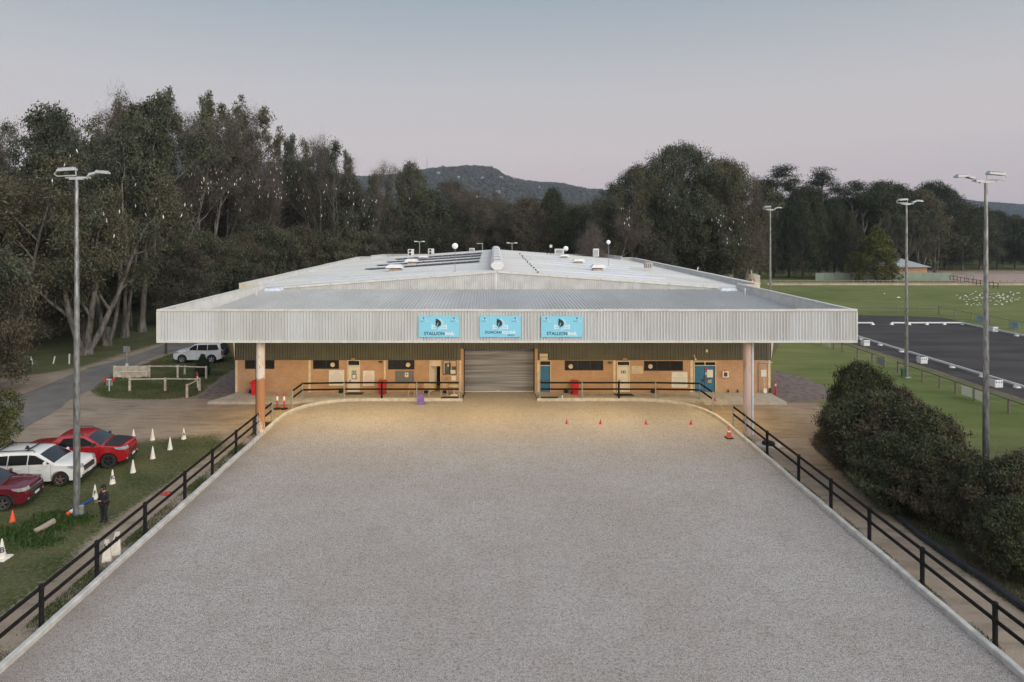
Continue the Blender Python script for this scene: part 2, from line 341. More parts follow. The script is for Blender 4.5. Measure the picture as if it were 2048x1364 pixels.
# concrete platform in front of the wall, two wings either side of the roller door
def slab(poly, z1, lab):
    mb = MB(); mb.prism(poly, 'z', -.1, z1); return tag(mb.build('pavement', CONC, None), lab, kind='structure')
inl = [(x, y+.24) if i > 1 else (x-.24, y) for i, (x, y) in enumerate(AL[1:])]
slab([(-19.0, 47.4), (-14.6, 47.4), (-14.0, 47.75), (-12.6, 48.1), (-10.6, 48.39), (-2.55, 48.4), (-2.5, 50.0), (-19.7, 50.0), (-20.9, 47.4)], .19, 'concrete walkway under the canopy left of the roller door')
slab([(3.4, 48.4), (11, 48.39), (13.4, 48.1), (14.8, 47.75), (15.3, 47.3), (21.3, 47.3), (21.2, 50.0), (3.3, 50.0)], .19, 'concrete walkway under the canopy right of the roller door')
# kerbs
def kerb(path, wd, h, lab, side, m=KERB):
    mb = MB(); n = len(path); rings = []
    for i, p in enumerate(path):
        p = Vector(p); d = (Vector(path[min(i+1, n-1)])-Vector(path[max(i-1, 0)])).normalized(); nn = Vector((-d.y, d.x))*side
        rings.append([(p.x+nn.x*a, p.y+nn.y*a, z) for a, z in ((0, -.05), (0, h-.03), (.03, h), (wd-.03, h), (wd, h-.03), (wd, -.05))])
    mb.loft(rings); return tag(mb.build('kerb', m, None), lab, kind='structure')
def dens(a, b, st=1.2): n = max(1, int((Vector(b)-Vector(a)).length/st)); return [tuple(Vector(a).lerp(Vector(b), i/n)) for i in range(n)]
rk = random.Random(9)
lp = [(x+rk.uniform(-.018, .018), y) for x, y in dens((KL, 6), (KL, 43.2))]+AL[1:]+[(-2.33, 48.2)]
rp_ = [(x+rk.uniform(-.018, .018), y) for x, y in dens((KR, 6), (KR, 42.6))]+AR[1:]+[(3.2, 48.2)]
kerb(lp, .22, .2, 'pale concrete kerb along the left side and corner of the arena', 1)
kerb(rp_, .22, .2, 'pale concrete kerb along the right side and corner of the arena', -1)
ed = [tuple(G(*p))[:2] for p in ((1630, 890), (1645, 907), (1700, 955), (1745, 995), (1790, 1033), (1840, 1075), (1900, 1118), (1975, 1168), (2060, 1228), (2300, 1400))]
mb = MB(); mb.tube([(x, y, .1+rk.uniform(-.02, .02)) for a, b in zip(ed[:-1], ed[1:]) for x, y in dens(a, b, .5)], .15, 7); tag(mb.build('garden_edging', mat('black_rubber_edging', (.02, .02, .023), .8, var=.3), None, smooth=True), 'thick black rubber edging between the sand path and the shrub bed', 'edging')
LAMP = 350
# ------------------------------------------------------------------ the hall
def ribbed(mb, a0, a1, b0, b1, nrm, pitch=.195, h=.028, rw=.045, rnd=0):
    """ruled sheet between edge a0-a1 and edge b0-b1 with raised ribs running from edge a to edge b"""
    a0, a1, b0, b1, nrm = map(Vector, (a0, a1, b0, b1, nrm)); Ln = (a1-a0).length; n = max(1, int(Ln/pitch)); prof = []
    for i in range(n):
        x = i*pitch; prof += [(x, -.0), (x+.014, -.06), (x+.03, -.06), (x+.044, 0), (x+pitch-rw-.02, 0), (x+pitch-rw, h), (x+pitch-.01, h)]  # grooves added beside the ribs so their shade draws dark lines
    prof += [(Ln, 0)]
    A = [a0.lerp(a1, min(1, x/Ln))+nrm*d for x, d in prof]; B = [b0.lerp(b1, min(1, x/Ln))+nrm*d for x, d in prof]
    m = len(prof); return mb.add(A+B, [(i, i+1, i+1+m, i+m) for i in range(m-1)])
BX, BY = .7, 56
hall = thing('riding_hall', 'long low brick riding hall with pale ribbed metal canopy, white roof and roller door', 'building', (BX, BY, 0))
FX0, FX1, FY = -20.6, 22.2, 39.8; FZ0, FZ1 = 5.93, 7.86
HX0, HX1, HY0, HY1 = -22.7, 23.7, 57.9, 112.0
WY, WX0, WX1 = 50.1, -19.96, 21.35
def wx(px): return PX(px, WY)
def wz(py): return PZ(py, WY)
BRZ = wz(720)
# brick
b = NT('orange_brick', .9)
cm = b.t.nodes.new('ShaderNodeSeparateXYZ'); b.l(b.co, cm.inputs[0]); cb = b.t.nodes.new('ShaderNodeCombineXYZ')
b.l(b.math('ADD', cm.outputs['X'], cm.outputs['Y']), cb.inputs[0]); b.l(cm.outputs['Z'], cb.inputs[1])
bt = b.t.nodes.new('ShaderNodeTexBrick'); b.l(cb.outputs[0], bt.inputs[0]); bt.inputs['Scale'].default_value = 1
bt.inputs['Brick Width'].default_value = .24; bt.inputs['Row Height'].default_value = .086; bt.inputs['Mortar Size'].default_value = .006
bt.inputs['Color1'].default_value = (.42, .265, .165, 1); bt.inputs['Color2'].default_value = (.48, .31, .20, 1); bt.inputs['Mortar'].default_value = (.38, .235, .14, 1)
b.col(b.mix(.5, bt.outputs[0], b.mix(b.g(b.noise(1.1, 5), .3, .7), (.8, .78, .75), (1.15,)*3), 'MULTIPLY')); b.bump(bt.outputs['Fac'], -.15, .01)
BRICK = b.m
OLIVE = mat('olive_metal_cladding', (.105, .105, .078), .6, var=.1, scale=1.2)
ROOFM = NT('white_metal_roof', .7); q1 = ROOFM.noise(.22, 5, ROOFM.map((.35, 1, 1))); q2 = ROOFM.noise(2.5, 5)
ROOFM.col(ROOFM.mix(ROOFM.math('MULTIPLY', ROOFM.g(q2, .5, .8), .35), ROOFM.mix(ROOFM.g(q1, .3, .7), (.46, .46, .46), (.56, .56, .56)), (.40, .38, .35))); ROOFM = ROOFM.m
GREYR = NT('grey_metal_roof', .75); q1 = GREYR.noise(.35, 5, GREYR.map((1, .3, 1))); q2 = GREYR.noise(3, 5)
GREYR.col(GREYR.mix(GREYR.math('MULTIPLY', GREYR.g(q2, .5, .8), .35), GREYR.mix(GREYR.g(q1, .3, .7), (.44, .43, .415), (.54, .53, .515)), (.37, .34, .30))); GREYR.b.inputs['Specular IOR Level'].default_value = .08; GREYR = GREYR.m
FASC = NT('ribbed_fascia_paint', .5); q1 = FASC.noise(1.5, 5, FASC.map((1, 1, .15))); q2 = FASC.noise(.25, 3)
FASC.col(FASC.mix(FASC.math('MULTIPLY', FASC.g(q1, .48, .7), .5), FASC.mix(FASC.g(q2, .35, .65), (.56, .56, .54), (.63, .635, .635)), (.45, .43, .39))); FASC = FASC.m
# openings in the front wall: (x0, x1, z0, z1)
def ope(a, b_, y0, y1): return (wx(a), wx(b_), wz(y1), wz(y0))
SL = .19
wins = [ope(489.5, 548.9, 720.3, 738), ope(625.8, 678, 720.3, 738), ope(776, 829, 720.3, 739.2), ope(885.4, 913, 720.8, 749.5), ope(1129.3, 1206.8, 721, 741), ope(1288, 1366, 722, 741.8)]
doors = [ope(695, 720, 720.3, 784), ope(859, 882, 720.3, 784), ope(1079.2, 1102, 721, 784), ope(1234, 1260, 722, 786), ope(1388, 1432, 723, 786)]
doors = [(a, b_, SL, d) for a, b_, c, d in doors]
holes = sorted(wins+doors)
GX0, GX1 = PX(928, 51), PX(1068.5, 51); GZ = PZ(696, 51)
mb = MB()
def wallrun(x0, x1, z0, z1, y0=WY, y1=WY+.24):
    hs = [h for h in holes if h[0] > x0-.01 and h[1] < x1+.01]; x = x0
    for a, b_, c, d in hs:
        if a-x > .01: mb.box(x, a, y0, y1, z0, z1)
        if c-z0 > .02: mb.box(a, b_, y0, y1, z0, c)
        if z1-d > .02: mb.box(a, b_, y0, y1, d, z1)
        x = b_
    mb.box(x, x1, y0, y1, z0, z1)
wallrun(WX0, GX0-.22, 0, BRZ); mb.box(WX0, WX0+.24, WY+.24, HY0, 0, BRZ); mb.box(GX0-.22, GX0, WY, WY+1.1, 0, GZ+.12); mb.build('brick_wall', BRICK, hall)
mb = MB(); wallrun(GX1+.22, WX1, 0, BRZ); mb.box(WX1-.24, WX1, WY+.24, HY0, 0, BRZ); mb.box(GX1, GX1+.22, WY, WY+1.1, 0, GZ+.12)
mb.build('brick_wall', BRICK, hall)
# olive cladding above the brick, in front of it by a hand's breadth, and the flared sides
mb = MB()
def clad(x0, x1, z0): ribbed(mb, (x0, WY-.03, z0), (x1, WY-.03, z0), (x0, WY-.03, 6.35), (x1, WY-.03, 6.35), (0, -1, 0), .2, .022, .05)
clad(WX0+.05, GX0-.22, BRZ); clad(GX0-.22, GX1+.22, GZ+.12); clad(GX1+.22, WX1-.05, BRZ)
mb.build('upper_cladding', OLIVE, hall)
for sx, x0, xf in ((-1, WX0, -20.65), (1, WX1, 22.25)):
    mb = MB(); zf = 4.4
    ribbed(mb, (x0, WY, BRZ), (x0, HY0, BRZ), (xf, WY, zf), (xf, HY0, zf), (sx, 0, -.3), .2)
    ribbed(mb, (xf, WY, zf), (xf, HY0, zf), (xf, WY, 5.93), (xf, HY0, 5.93), (sx, 0, 0), .2)
    mb.build('flared_side_cladding', OLIVE, hall)
    mb = MB(); mb.prism([(x0, BRZ), (xf, zf), (xf, 5.9), (x0, 5.9)], 'y', WY-.02, WY+.05); mb.build('end_panel_trim', OLIVE, hall)
    mb = MB(); mb.prism([(x0, BRZ), (x0+(xf-x0)*.5, 5.9), (x0, 5.9)], 'y', WY-.035, WY-.02); mb.build('end_panel', CREAM, hall)
# canopy fascia with cap and bottom trims
mb = MB()
ribbed(mb, (FX0, FY, FZ0), (FX1, FY, FZ0), (FX0, FY, FZ1), (FX1, FY, FZ1), (0, -1, 0), .1935, .035, .04)
ribbed(mb, (FX0, FY, FZ0), (FX0, HY0, FZ0), (FX0, FY, FZ1), (FX0, HY0, FZ1), (-1, 0, 0)); ribbed(mb, (FX1, FY, FZ0), (21.8, HY0, FZ0), (FX1, FY, FZ1), (21.8, HY0, FZ1), (1, 0, 0))
mb.build('fascia', FASC, hall)
mb = MB(); rq = random.Random(3)
xs = [FX0-.04]+[FX0+3.9*i for i in range(1, 11)]+[FX1+.04]
for i in range(len(xs)-1):
    dz = rq.uniform(-.012, .012); mb.box(xs[i], xs[i+1]-.012, FY-.05, FY+.12, FZ1-.07+dz, FZ1+.05+dz)
    mb.box(xs[i], xs[i+1]-.008, FY-.055, FY+.1, FZ0-.07, FZ0+.05)
for x in (FX0, FX1): mb.box(x-.045, x+.045, FY-.065, FY-.002, FZ0+.05, FZ1-.09)
mb.build('fascia_trim', TRIM, hall)
# canopy parapet walls and their caps, seen from inside
def parapet(name, p0, p1, zb0, zb1, zt, th, inn, m=None):
    p0, p1 = Vector((*p0, 0)), Vector((*p1, 0)); d = (p1-p0).normalized(); nn = Vector((d.y, -d.x, 0))*inn      # towards the roof
    mb = MB(); q0, q1 = p0+nn*th, p1+nn*th; zt_ = zt-.03
    ribbed(mb, q0+Vector((0, 0, zb0)), q1+Vector((0, 0, zb1)), q0+Vector((0, 0, zt_)), q1+Vector((0, 0, zt_)), nn)
    mb.build(name, m or WHITE, hall)
    mb = MB(); n = max(2, int((q1-q0).length/4)); z = zt
    for i in range(n):
        a, b_ = p0.lerp(p1, i/n), p0.lerp(p1, (i+1)/n-.0015); dz = rq.uniform(-.01, .01)
        cor = [a-nn*.04, b_-nn*.04, b_+nn*(th+.05), a+nn*(th+.05)]
        mb.loft([[c+Vector((0, 0, zt-.05+dz)) for c in cor], [c+Vector((0, 0, zt+.03+dz)) for c in cor]])
    mb.build('parapet_cap', TRIM, hall)
parapet('parapet', (FX0, FY+.15), (FX0, HY0), 6.6, 7.25, FZ1, .14, 1); parapet('parapet', (FX1, FY+.15), (21.8, HY0), 6.6, 7.25, FZ1, .14, -1)
parapet('parapet', (HX0, HY0), (HX0, HY1-4), 7.1, 7.1, 7.86, .42, 1); parapet('parapet', (HX1, HY0), (HX1-.9, HY1-7), 7.1, 7.1, 7.86, .42, -1)
# hall side walls and short front returns beside the canopy
mb = MB()
for x0, x1 in ((HX0, FX0+.15), (21.65, HX1)): mb = MB(); mb.box(x0, x1, HY0-.02, HY0+.2, 0, 7.8); mb.build('front_return_wall', CREAM, hall)
mb = MB(); mb.box(HX0, HX0+.2, HY0+.2, HY1-4, 0, 7.8); mb.build('side_wall', CREAM, hall); mb = MB(); mb.add([(HX1, HY0, 0), (HX1-.9, HY1-7, 0), (HX1-.9, HY1-7, 7.8), (HX1, HY0, 7.8)], [(0, 1, 2, 3)])
mb.build('side_wall', CREAM, hall)
# back of the roof: stepped corners and the low rear parapet
for pts in ([(HX0+.4, HY1-4), (-20.4, HY1-4), (-18.6, HY1+1), (-8, HY1+1)], [(HX1-1.3, HY1-7), (20.6, HY1-7), (18.4, HY1+1), (8, HY1+1)]):
    mb = MB()
    for a, b_ in zip(pts[:-1], pts[1:]):
        d = (Vector(b_)-Vector(a)).normalized(); s_ = -1 if a[0] < 0 else 1
        zt = 8.05 if pts.index(a) else 7.86
        ribbed(mb, (*a, 7.0), (*b_, 7.0), (*a, zt), (*b_, zt), (d.y*-s_*-1, d.x*s_*-1 if abs(d.x) > .9 else -1, 0), .2)
        nn = Vector((-d.y, d.x, 0))*.12
        A, B = Vector((*a, 0)), Vector((*b_, 0)); cor = [A-nn, B-nn, B+nn, A+nn]
        mb.loft([[c+Vector((0, 0, zt-.01)) for c in cor], [c+Vector((0, 0, zt+.07)) for c in cor]])
    mb.build('rear_parapet', WHITE, hall)
# canopy roof sheet and its dark underside
CZ0, CZ1 = 6.72, 7.33
mb = MB(); ribbed(mb, (FX0+.14, FY+.1, CZ0), (FX1-.14, FY+.1, CZ0), (FX0+.14, HY0, CZ1), (21.66, HY0, CZ1), (0, -.03, 1), .27, .06, .075)
mb.build('canopy_roof', GREYR, hall)
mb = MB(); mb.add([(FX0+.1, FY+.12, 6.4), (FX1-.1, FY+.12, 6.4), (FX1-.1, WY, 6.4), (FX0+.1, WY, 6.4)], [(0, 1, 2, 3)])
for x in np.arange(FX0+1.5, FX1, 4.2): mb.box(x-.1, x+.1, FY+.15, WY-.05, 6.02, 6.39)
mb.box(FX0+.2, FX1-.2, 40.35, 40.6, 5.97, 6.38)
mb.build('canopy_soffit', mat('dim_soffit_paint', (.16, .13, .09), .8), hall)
# gable above the canopy roof
RX, RZ, EZ = .32, 8.9, 7.38
gx0, gx1 = FX0+.16, 21.64
mb = MB()
ribbed(mb, (gx0, HY0, CZ1-.05), (RX, HY0, CZ1-.05), (gx0, HY0, EZ+.02), (RX, HY0, RZ), (0, -1, 0), .2)
ribbed(mb, (RX, HY0, CZ1-.05), (gx1, HY0, CZ1-.05), (RX, HY0, RZ), (gx1, HY0, EZ+.02), (0, -1, 0), .2)
mb.build('gable_wall', WHITE, hall)
mb = MB()
for a, b_ in (((gx0, EZ), (RX, RZ)), ((gx1, EZ), (RX, RZ))):
    for i in range(7):
        t0, t1 = i/7, (i+1)/7-.002; dz = rq.uniform(-.01, .012)
        p0 = (a[0]+(b_[0]-a[0])*t0, a[1]+(b_[1]-a[1])*t0+dz); p1 = (a[0]+(b_[0]-a[0])*t1, a[1]+(b_[1]-a[1])*t1+dz)
        mb.prism([(p0[0], p0[1]-.06), (p1[0], p1[1]-.06), (p1[0], p1[1]+.1), (p0[0], p0[1]+.1)], 'y', HY0-.09, HY0+.22)
mb.build('gable_trim', TRIM, hall)
# main roof, sheets running down the slope, laps every .76 m
mb = MB()
sl_ = (RZ-EZ)/(RX-gx0)
for s_, xe, xe1 in ((-1, HX0+.42, HX0+.42), (1, HX1-.42, HX1-1.3)):
    ze = RZ-abs(xe-RX)*sl_*.93
    ribbed(mb, (RX, HY0+.1, RZ+.03), (RX, HY1, RZ+.03), (xe, HY0+.1, ze), (xe1, HY1, ze), (s_*.07, 0, 1), 1.05, .07, .09)
mb.build('main_roof', ROOFM, hall)
mb = MB(); mb.prism([(HX0+.4, 7.2), (RX, RZ-.05), (HX1-1.3, 7.2)], 'y', HY1, HY1+.1); mb.build('rear_wall', CREAM, hall)
def roofz(x): return RZ-abs(x-RX)*sl_*.93+.03
# pale translucent strips down the slope
mb = MB()
for k_, (Yp, a, b_) in enumerate([(60.5, -17, -2.2), (64.5, -18.5, -3), (95, -17, -8), (100, -16, -9), (60.5, 4.6, 15.5), (64.2, 4.2, 17), (68, 5, 16), (72, 5, 17), (76.5, 5, 16), (81, 4.6, 17), (86, 5, 16), (91, 5, 15)]):
    x = a; mb = MB()
    while x < b_:
        x2 = min(x+1.9, b_); mb.add([(x, Yp, roofz(x)+.05), (x2-.04, Yp, roofz(x2)+.05), (x2-.04, Yp+.9, roofz(x2)+.05), (x, Yp+.9, roofz(x)+.05), (x, Yp-.03, roofz(x)-.02), (x2-.04, Yp-.03, roofz(x2)-.02)], [(0, 1, 2, 3), (4, 5, 1, 0)]); x = x2
    mb.build('skylight_strip', mat('pale_fibreglass', (.66, .68, .74), .4, var=.08, scale=.7), hall)
for Yp in np.arange(60, 104, 1.05*3): x = 3.9+rq.uniform(-.1, .1); mb = MB(); mb.box(x, x+.14, Yp-.1, Yp+.04, roofz(x)+.0, roofz(x)+.14); mb.build('sheet_end_bracket', DFRAME, hall)
# ridge ventilators: rounded hoods with open louvred necks between them
VW = mat('vent_hood_white', (.70, .68, .67), .5, var=.06, scale=2)
for i in range(8):
    y0 = 59.6+i*6.1; hood = [(-.3, -.02), (.3, -.02), (.6, .3), (.6, .46), (.33, .72), (-.33, .72), (-.6, .46), (-.6, .3)]
    mb = MB(); mb.prism([(RX+u*1.02, RZ+.1+v_) for u, v_ in hood], 'y', y0, y0+3.9)
    v = mb.build('ridge_vent', VW, hall)
    mb = MB(); mb.prism([(RX+u*.93, RZ+.1+v_*.93) for u, v_ in hood], 'y', y0+3.9, y0+6.1)
    for j in range(3): mb.prism([(RX+u*.96, RZ+.1+v_*.96) for u, v_ in hood], 'y', y0+4.3+j*.6, y0+4.3+j*.6+.12)
    mb.build('louvre', mat('louvre_grey', (.13, .125, .12), .7), v)
# two shallow dome skylights on the canopy roof, thin white vent pipes
for x, y, nme in ((PX(548, 57.2), 57.2, 1), (PX(1455, 57.2), 57.2, 1)):
    mb = MB(); z = 7.28; mb.loft([[(x+a*.75*s1, y+b_*.5*s1, z+h) for a, b_ in ((-1, -1), (1, -1), (1, 1), (-1, 1))] for s1, h in ((1, 0), (1, .1), (.8, .26), (.3, .33))]); mb.build('dome_skylight', mat('milky_skylight', (.62, .64, .68), .35), hall, smooth=True)
for px in (512, 1490): mb = MB(); x = PX(px, 54); mb.tube([(x, 54, 7.1), (x, 54, 7.75)], .06, 8); mb.tube([(x, 54, 7.68), (x, 54, 7.8)], .085, 8); mb.build('vent_pipe', WHITE, hall)
# columns
RUST = NT('rust_stained_paint', .7); sz = RUST.t.nodes.new('ShaderNodeSeparateXYZ'); RUST.l(RUST.co, sz.inputs[0])
rz_ = RUST.ramp(RUST.math('DIVIDE', sz.outputs['Z'], 6), (.0, (.12,)*3), (.30, (.42,)*3), (.46, (.85,)*3), (.53, (.8,)*3), (.60, (0,)*3))
ln_ = RUST.g(RUST.math('ADD', rz_, RUST.math('MULTIPLY', RUST.noise(2.6, 8, RUST.map((3, 3, .8)), .7), 1.5)), .82, 1.3)
paint = RUST.mix(RUST.g(RUST.noise(3, 5, RUST.map((2, 2, .4))), .35, .65), (.64, .50, .40), (.74, .65, .55))
RUST.col(RUST.mix(ln_, paint, (.42, .19, .085))); RUST = RUST.m
PEACH = NT('peach_column_paint', .7); PEACH.col(PEACH.mix(PEACH.g(PEACH.noise(2.4, 6, PEACH.map((3, 3, .35))), .58, .7), (.56, .41, .34), (.42, .19, .11))); PEACH = PEACH.m
for px, m, r in ((521.2, RUST, .265), (1494.2, PEACH, .245)):
    x = PX(px, 40.55); mb = MB(); mb.lathe([(r, 0), (r, 1.9), (r*.985, 5.98)], 24, (x, 40.55, 0)); mb.build('column', m, hall, smooth=True)
mb = MB(); x = PX(1505, 40.5); mb.tube([(x, 40.5, 0), (x, 40.5, 5.95)], .075, 10); mb.build('downpipe', mat('pvc_pipe', (.62, .62, .66), .4, var=.05), hall, smooth=True)
mb = MB(); x = PX(509.5, 40.9); mb.box(x-.1, x+.1, 40.8, 41.0, 0, .95); mb.tube([(x+.06, 41, .9), (x+.06, 41, 6)], .05, 8); mb.build('downpipe', mat('dark_pipe', (.05, .045, .045), .6), hall)
# pilasters
mb = None
for a, b_ in ((471, 475.5), (617.3, 621.5), (767.8, 771.6), (919, 922.7), (1074, 1078.5), (1226.5, 1231), (1380.5, 1385.5), (1536, 1540)):
    mb = MB(); mb.box(wx(a), wx(b_), WY-.045, WY+.01, SL, BRZ-.02); mb.build('pilaster', CREAM, hall)
# roller door
mb = MB(); n = 34; prof = []
zz = np.linspace(.03, GZ, n*4+1)
ring0 = [(GX0, 51.0-.05*math.sin(i*math.pi/2), z) for i, z in enumerate(zz)]
mb.add(ring0+[(GX1, y, z) for _, y, z in ring0], [(i, i+1, i+2+len(zz)-1, i+len(zz)) for i in range(len(zz)-1)])
rd = NT('roller_steel', .38); rd.b.inputs['Metallic'].default_value = .35; r1 = rd.noise(1.6, 6, rd.map((.12, 1, 9)))
rd.col(rd.mix(rd.g(r1, .35, .62), (.30, .31, .34), (.58, .59, .63)))
door = mb.build('roller_door', rd.m, hall, smooth=False)
mb = MB(); mb.box(GX0, GX1, 50.93, 51.03, .0, .07); mb.box(.2, .45, 50.9, 50.95, .05, .13); mb.build('bottom_bar', TRIM, door)
mb = MB()
for x in (GX0+.03, GX1-.03): mb.box(x-.03, x+.03, 50.9, 51.04, .02, GZ)
mb.build('guide_rail', DFRAME, door)
mb = MB(); mb.box(GX0-.2, GX1+.2, 51.2, 51.4, 0, 6.3); mb.box(GX0-.1, GX1+.1, WY+.9, 51.25, GZ, 6.3); mb.build('door_head', OLIVE, hall)
# windows
def window(o, n, vent=None):
    a, b_, c, d = o; mb = MB(); t = .045
    mb.box(a, b_, WY+.05, WY+.12, c, c+t); mb.box(a, b_, WY+.05, WY+.12, d-t, d); mb.box(a, a+t, WY+.05, WY+.12, c+t, d-t); mb.box(b_-t, b_, WY+.05, WY+.12, c+t, d-t)
    for i in range(1, n): x = a+(b_-a)*i/n; mb.box(x-.028, x+.028, WY+.055, WY+.12, c+t, d-t)
    wo = mb.build('window', DFRAME, hall)
    return wo
glz = [(wins[0], 3, None), (wins[1], 2, 665), (wins[2], 2, 816), (wins[3], 2, None), (wins[4], 3, 1141.6), (wins[5], 3, 1301)]
WARMI = mat('glowing_room_wall', (.75, .55, .32), .8, emit=.28)  # wall emission stands in for a lamp inside the room
for o, n, vx in glz:
    wo = window(o, n); a, b_, c, d = o; lit = o is wins[3]
    for i in range(n):
        x0, x1 = a+(b_-a)*i/n+.03, a+(b_-a)*(i+1)/n-.03
        mb = MB(); mb.box(x0, x1, WY+.09, WY+.1, c+.04, d-.04)
        if lit: mb = None
        else: mb.build('pane', DGLASS, wo)
    if not lit:
        mb = MB(); mb.box(a, b_, WY+.2, WY+.26, c, d); mb.build('dim_room_panel', mat('dim_room', (.05, .047, .04), .9, var=.5, scale=1.5), wo)  # dark panel, its colour stands for the dim room behind the glass
    if vx:
        x, z = wx(vx), wz(729.8 if vx < 1000 else 733)
        mb = MB(); mb.lathe([(.1, 0), (.17, 0), (.17, .06), (.1, .06)], 18, M=Matrix.Translation((x, WY+.07, z)) @ Matrix.Rotation(R(90), 4, 'X')); mb.build('round_vent', CREAM, wo, smooth=True)
        mb = MB(); mb.lathe([(.0, 0), (.1, 0), (.1, .03), (0, .03)], 14, M=Matrix.Translation((x, WY+.065, z)) @ Matrix.Rotation(R(90), 4, 'X')); mb.build('vent_grille', mat('brown_grille', (.14, .08, .05), .7), wo)
# reception room with self-glowing walls behind the window and the open door
a, b_ = wx(857), wx(915)
mb = MB(); mb.add([(a, WY+2.4, SL), (b_, WY+2.4, SL), (b_, WY+2.4, 2.7), (a, WY+2.4, 2.7)], [(0, 1, 2, 3)]); mb.box(a-.1, a, WY+.24, WY+2.4, SL, 2.7); mb.box(b_, b_+.1, WY+.24, WY+2.4, SL, 2.7); mb.box(a, b_, WY+.25, WY+2.4, 2.66, 2.7)
room = mb.build('reception_room', WARMI, hall)
mb = MB(); mb.box(a, b_, WY+.24, WY+2.4, 0, SL+.005); mb.build('room_floor', mat('brown_floor', (.2, .13, .08), .6), room)
mb = MB(); mb.box(wx(867), wx(876), WY+2.2, WY+2.38, SL, 2.2); mb.build('inner_door', BLACK, room)
mb = MB(); mb.box(wx(887), wx(899), WY+1.2, WY+1.6, SL, 2.1); mb.box(wx(902), wx(912), WY+.9, WY+1.3, SL, 1.9); mb.build('cabinet', mat('teal_cabinet', (.16, .22, .23), .6), room)
mb = MB(); mb.box(wx(900.5), wx(911.5), WY+.16, WY+.17, wz(748.5), wz(741)); mb.box(wx(894.5), wx(897.8), WY+.16, WY+.17, wz(734), wz(729.5)); mb.build('notice', PAPER, room)
# doors
def leaf(name, x0, x1, z1, m, y=WY+.08, par=None): mb = MB(); mb.bbox(x0, x1, y, y+.045, SL+.01, z1, .006); return mb.build(name, m, par or hall)
def dframe(o, m, mull=False):
    a, b_, c, d = o; mb = MB(); t = .05
    mb.box(a, a+t, WY-.02, WY+.13, c, d); mb.box(b_-t, b_, WY-.02, WY+.13, c, d); mb.box(a+t, b_-t, WY-.02, WY+.13, d-t, d); mb.box(a+t, b_-t, WY-.02, WY+.13, 2.22, 2.27)
    if mull: x = (a+b_)/2; mb.box(x-t/2, x+t/2, WY-.015, WY+.12, 2.27, d-t)
    f = mb.build('door_frame', m, hall); mb = MB(); mb.box(a+t, b_-t, WY+.07, WY+.08, 2.28, d-t-.01); mb.build('transom_glass', DGLASS, f); return f
def handle(d, x, z=1.05, w_=.12): mb = MB(); mb.box(x-.025, x+.025, WY+.045, WY+.08, z-.1, z+.1); mb.tube([(x, WY+.03, z), (x+w_, WY+.03, z)], .014, 6); mb.build('handle', DFRAME, d)
for i, o in enumerate(doors):
    if i in (0, 3):
        dframe(o, OFFW); d = leaf('door', o[0]+.05, o[1]-.05, 2.22, OFFW); handle(d, o[0]+.17)
        x = (o[0]+o[1])/2; mb = MB(); mb.box(x-.17, x+.17, WY+.065, WY+.08, 1.62, 1.84); s_ = mb.build('toilet_sign', mat('blue_sign', (.03, .13, .26), .5), d)
        mb = MB()
        for sx in (-.08, .08): mb.lathe([(0, 0), (.028, .0), (.028, .008), (0, .008)], 10, M=Matrix.Translation((x+sx, WY+.063, 1.79)) @ Matrix.Rotation(R(90), 4, 'X')); mb.prism([(x+sx-.045, 1.66), (x+sx+.045, 1.66), (x+sx+.02, 1.76), (x+sx-.02, 1.76)], 'y', WY+.058, WY+.066)
        mb.build('figure_symbol', PAPER, s_)
        if i == 0:
            mb = MB(); mb.box(x-.17, x+.19, WY+.06, WY+.08, 1.18, 1.58); s_ = mb.build('notice_frame', BLACK, d); mb = MB(); mb.box(x-.12, x+.14, WY+.052, WY+.062, 1.23, 1.53); mb.build('notice', PAPER, s_)
    elif i == 2:
        dframe(o, CREAM); d = leaf('door', o[0]+.05, o[1]-.05, 2.22, BLUE); handle(d, o[0]+.12, w_=.08)
    elif i == 4:
        dframe(o, CREAM, True); x = (o[0]+o[1])/2; d = leaf('door', o[0]+.05, x-.012, 2.22, BLUE); handle(d, x-.2); d2 = leaf('door', x+.012, o[1]-.05, 2.22, BLUE)
        mb = MB(); mb.box(x-.3, x+.42, WY+.03, WY+.07, 1.14, 1.19); mb.box(x-.06, x+.02, WY+.02, WY+.07, 1.0, 1.5); mb.build('lock_bar', mat('rusty_bar', (.10, .06, .045), .7), d2)
        for (a_, b2, y0, y1, m) in ((1411, 1415, 736, 741, RED), (1411.3, 1414.3, 745, 750.5, mat('pale_green_tag', (.35, .5, .42), .6)), (1414.7, 1426.5, 740, 755, PAPER), (1416.3, 1423.8, 759.3, 766, mat('tan_notice', (.45, .33, .22), .6))):
            mb = MB(); mb.box(wx(a_), wx(b2), WY+.06, WY+.078, wz(y1), wz(y0)); mb.build('notice', m, d2)
    else:
        a_, b2, c_, d_ = o; mb = MB(); t = .05
        mb.box(a_, a_+t, WY-.02, WY+.13, c_, d_); mb.box(b2-t, b2, WY-.02, WY+.13, c_, d_); mb.box(a_+t, b2-t, WY-.02, WY+.13, d_-t, d_); mb.box(a_+t, b2-t, WY-.02, WY+.13, 2.2, 2.26)
        f = mb.build('door_frame', CREAM, hall); mb = MB(); mb.box(a_+t, b2-t, WY+.06, WY+.1, 2.26, d_-t); mb.build('transom_panel', CREAM, f)
        mb = MB(); mb.bbox(0, .78, 0, .045, SL+.01, 2.2, .005, Matrix.Translation((a_+.06, WY+.1, 0)) @ Matrix.Rotation(R(55), 4, 'Z')); mb.build('door', OFFW, hall)
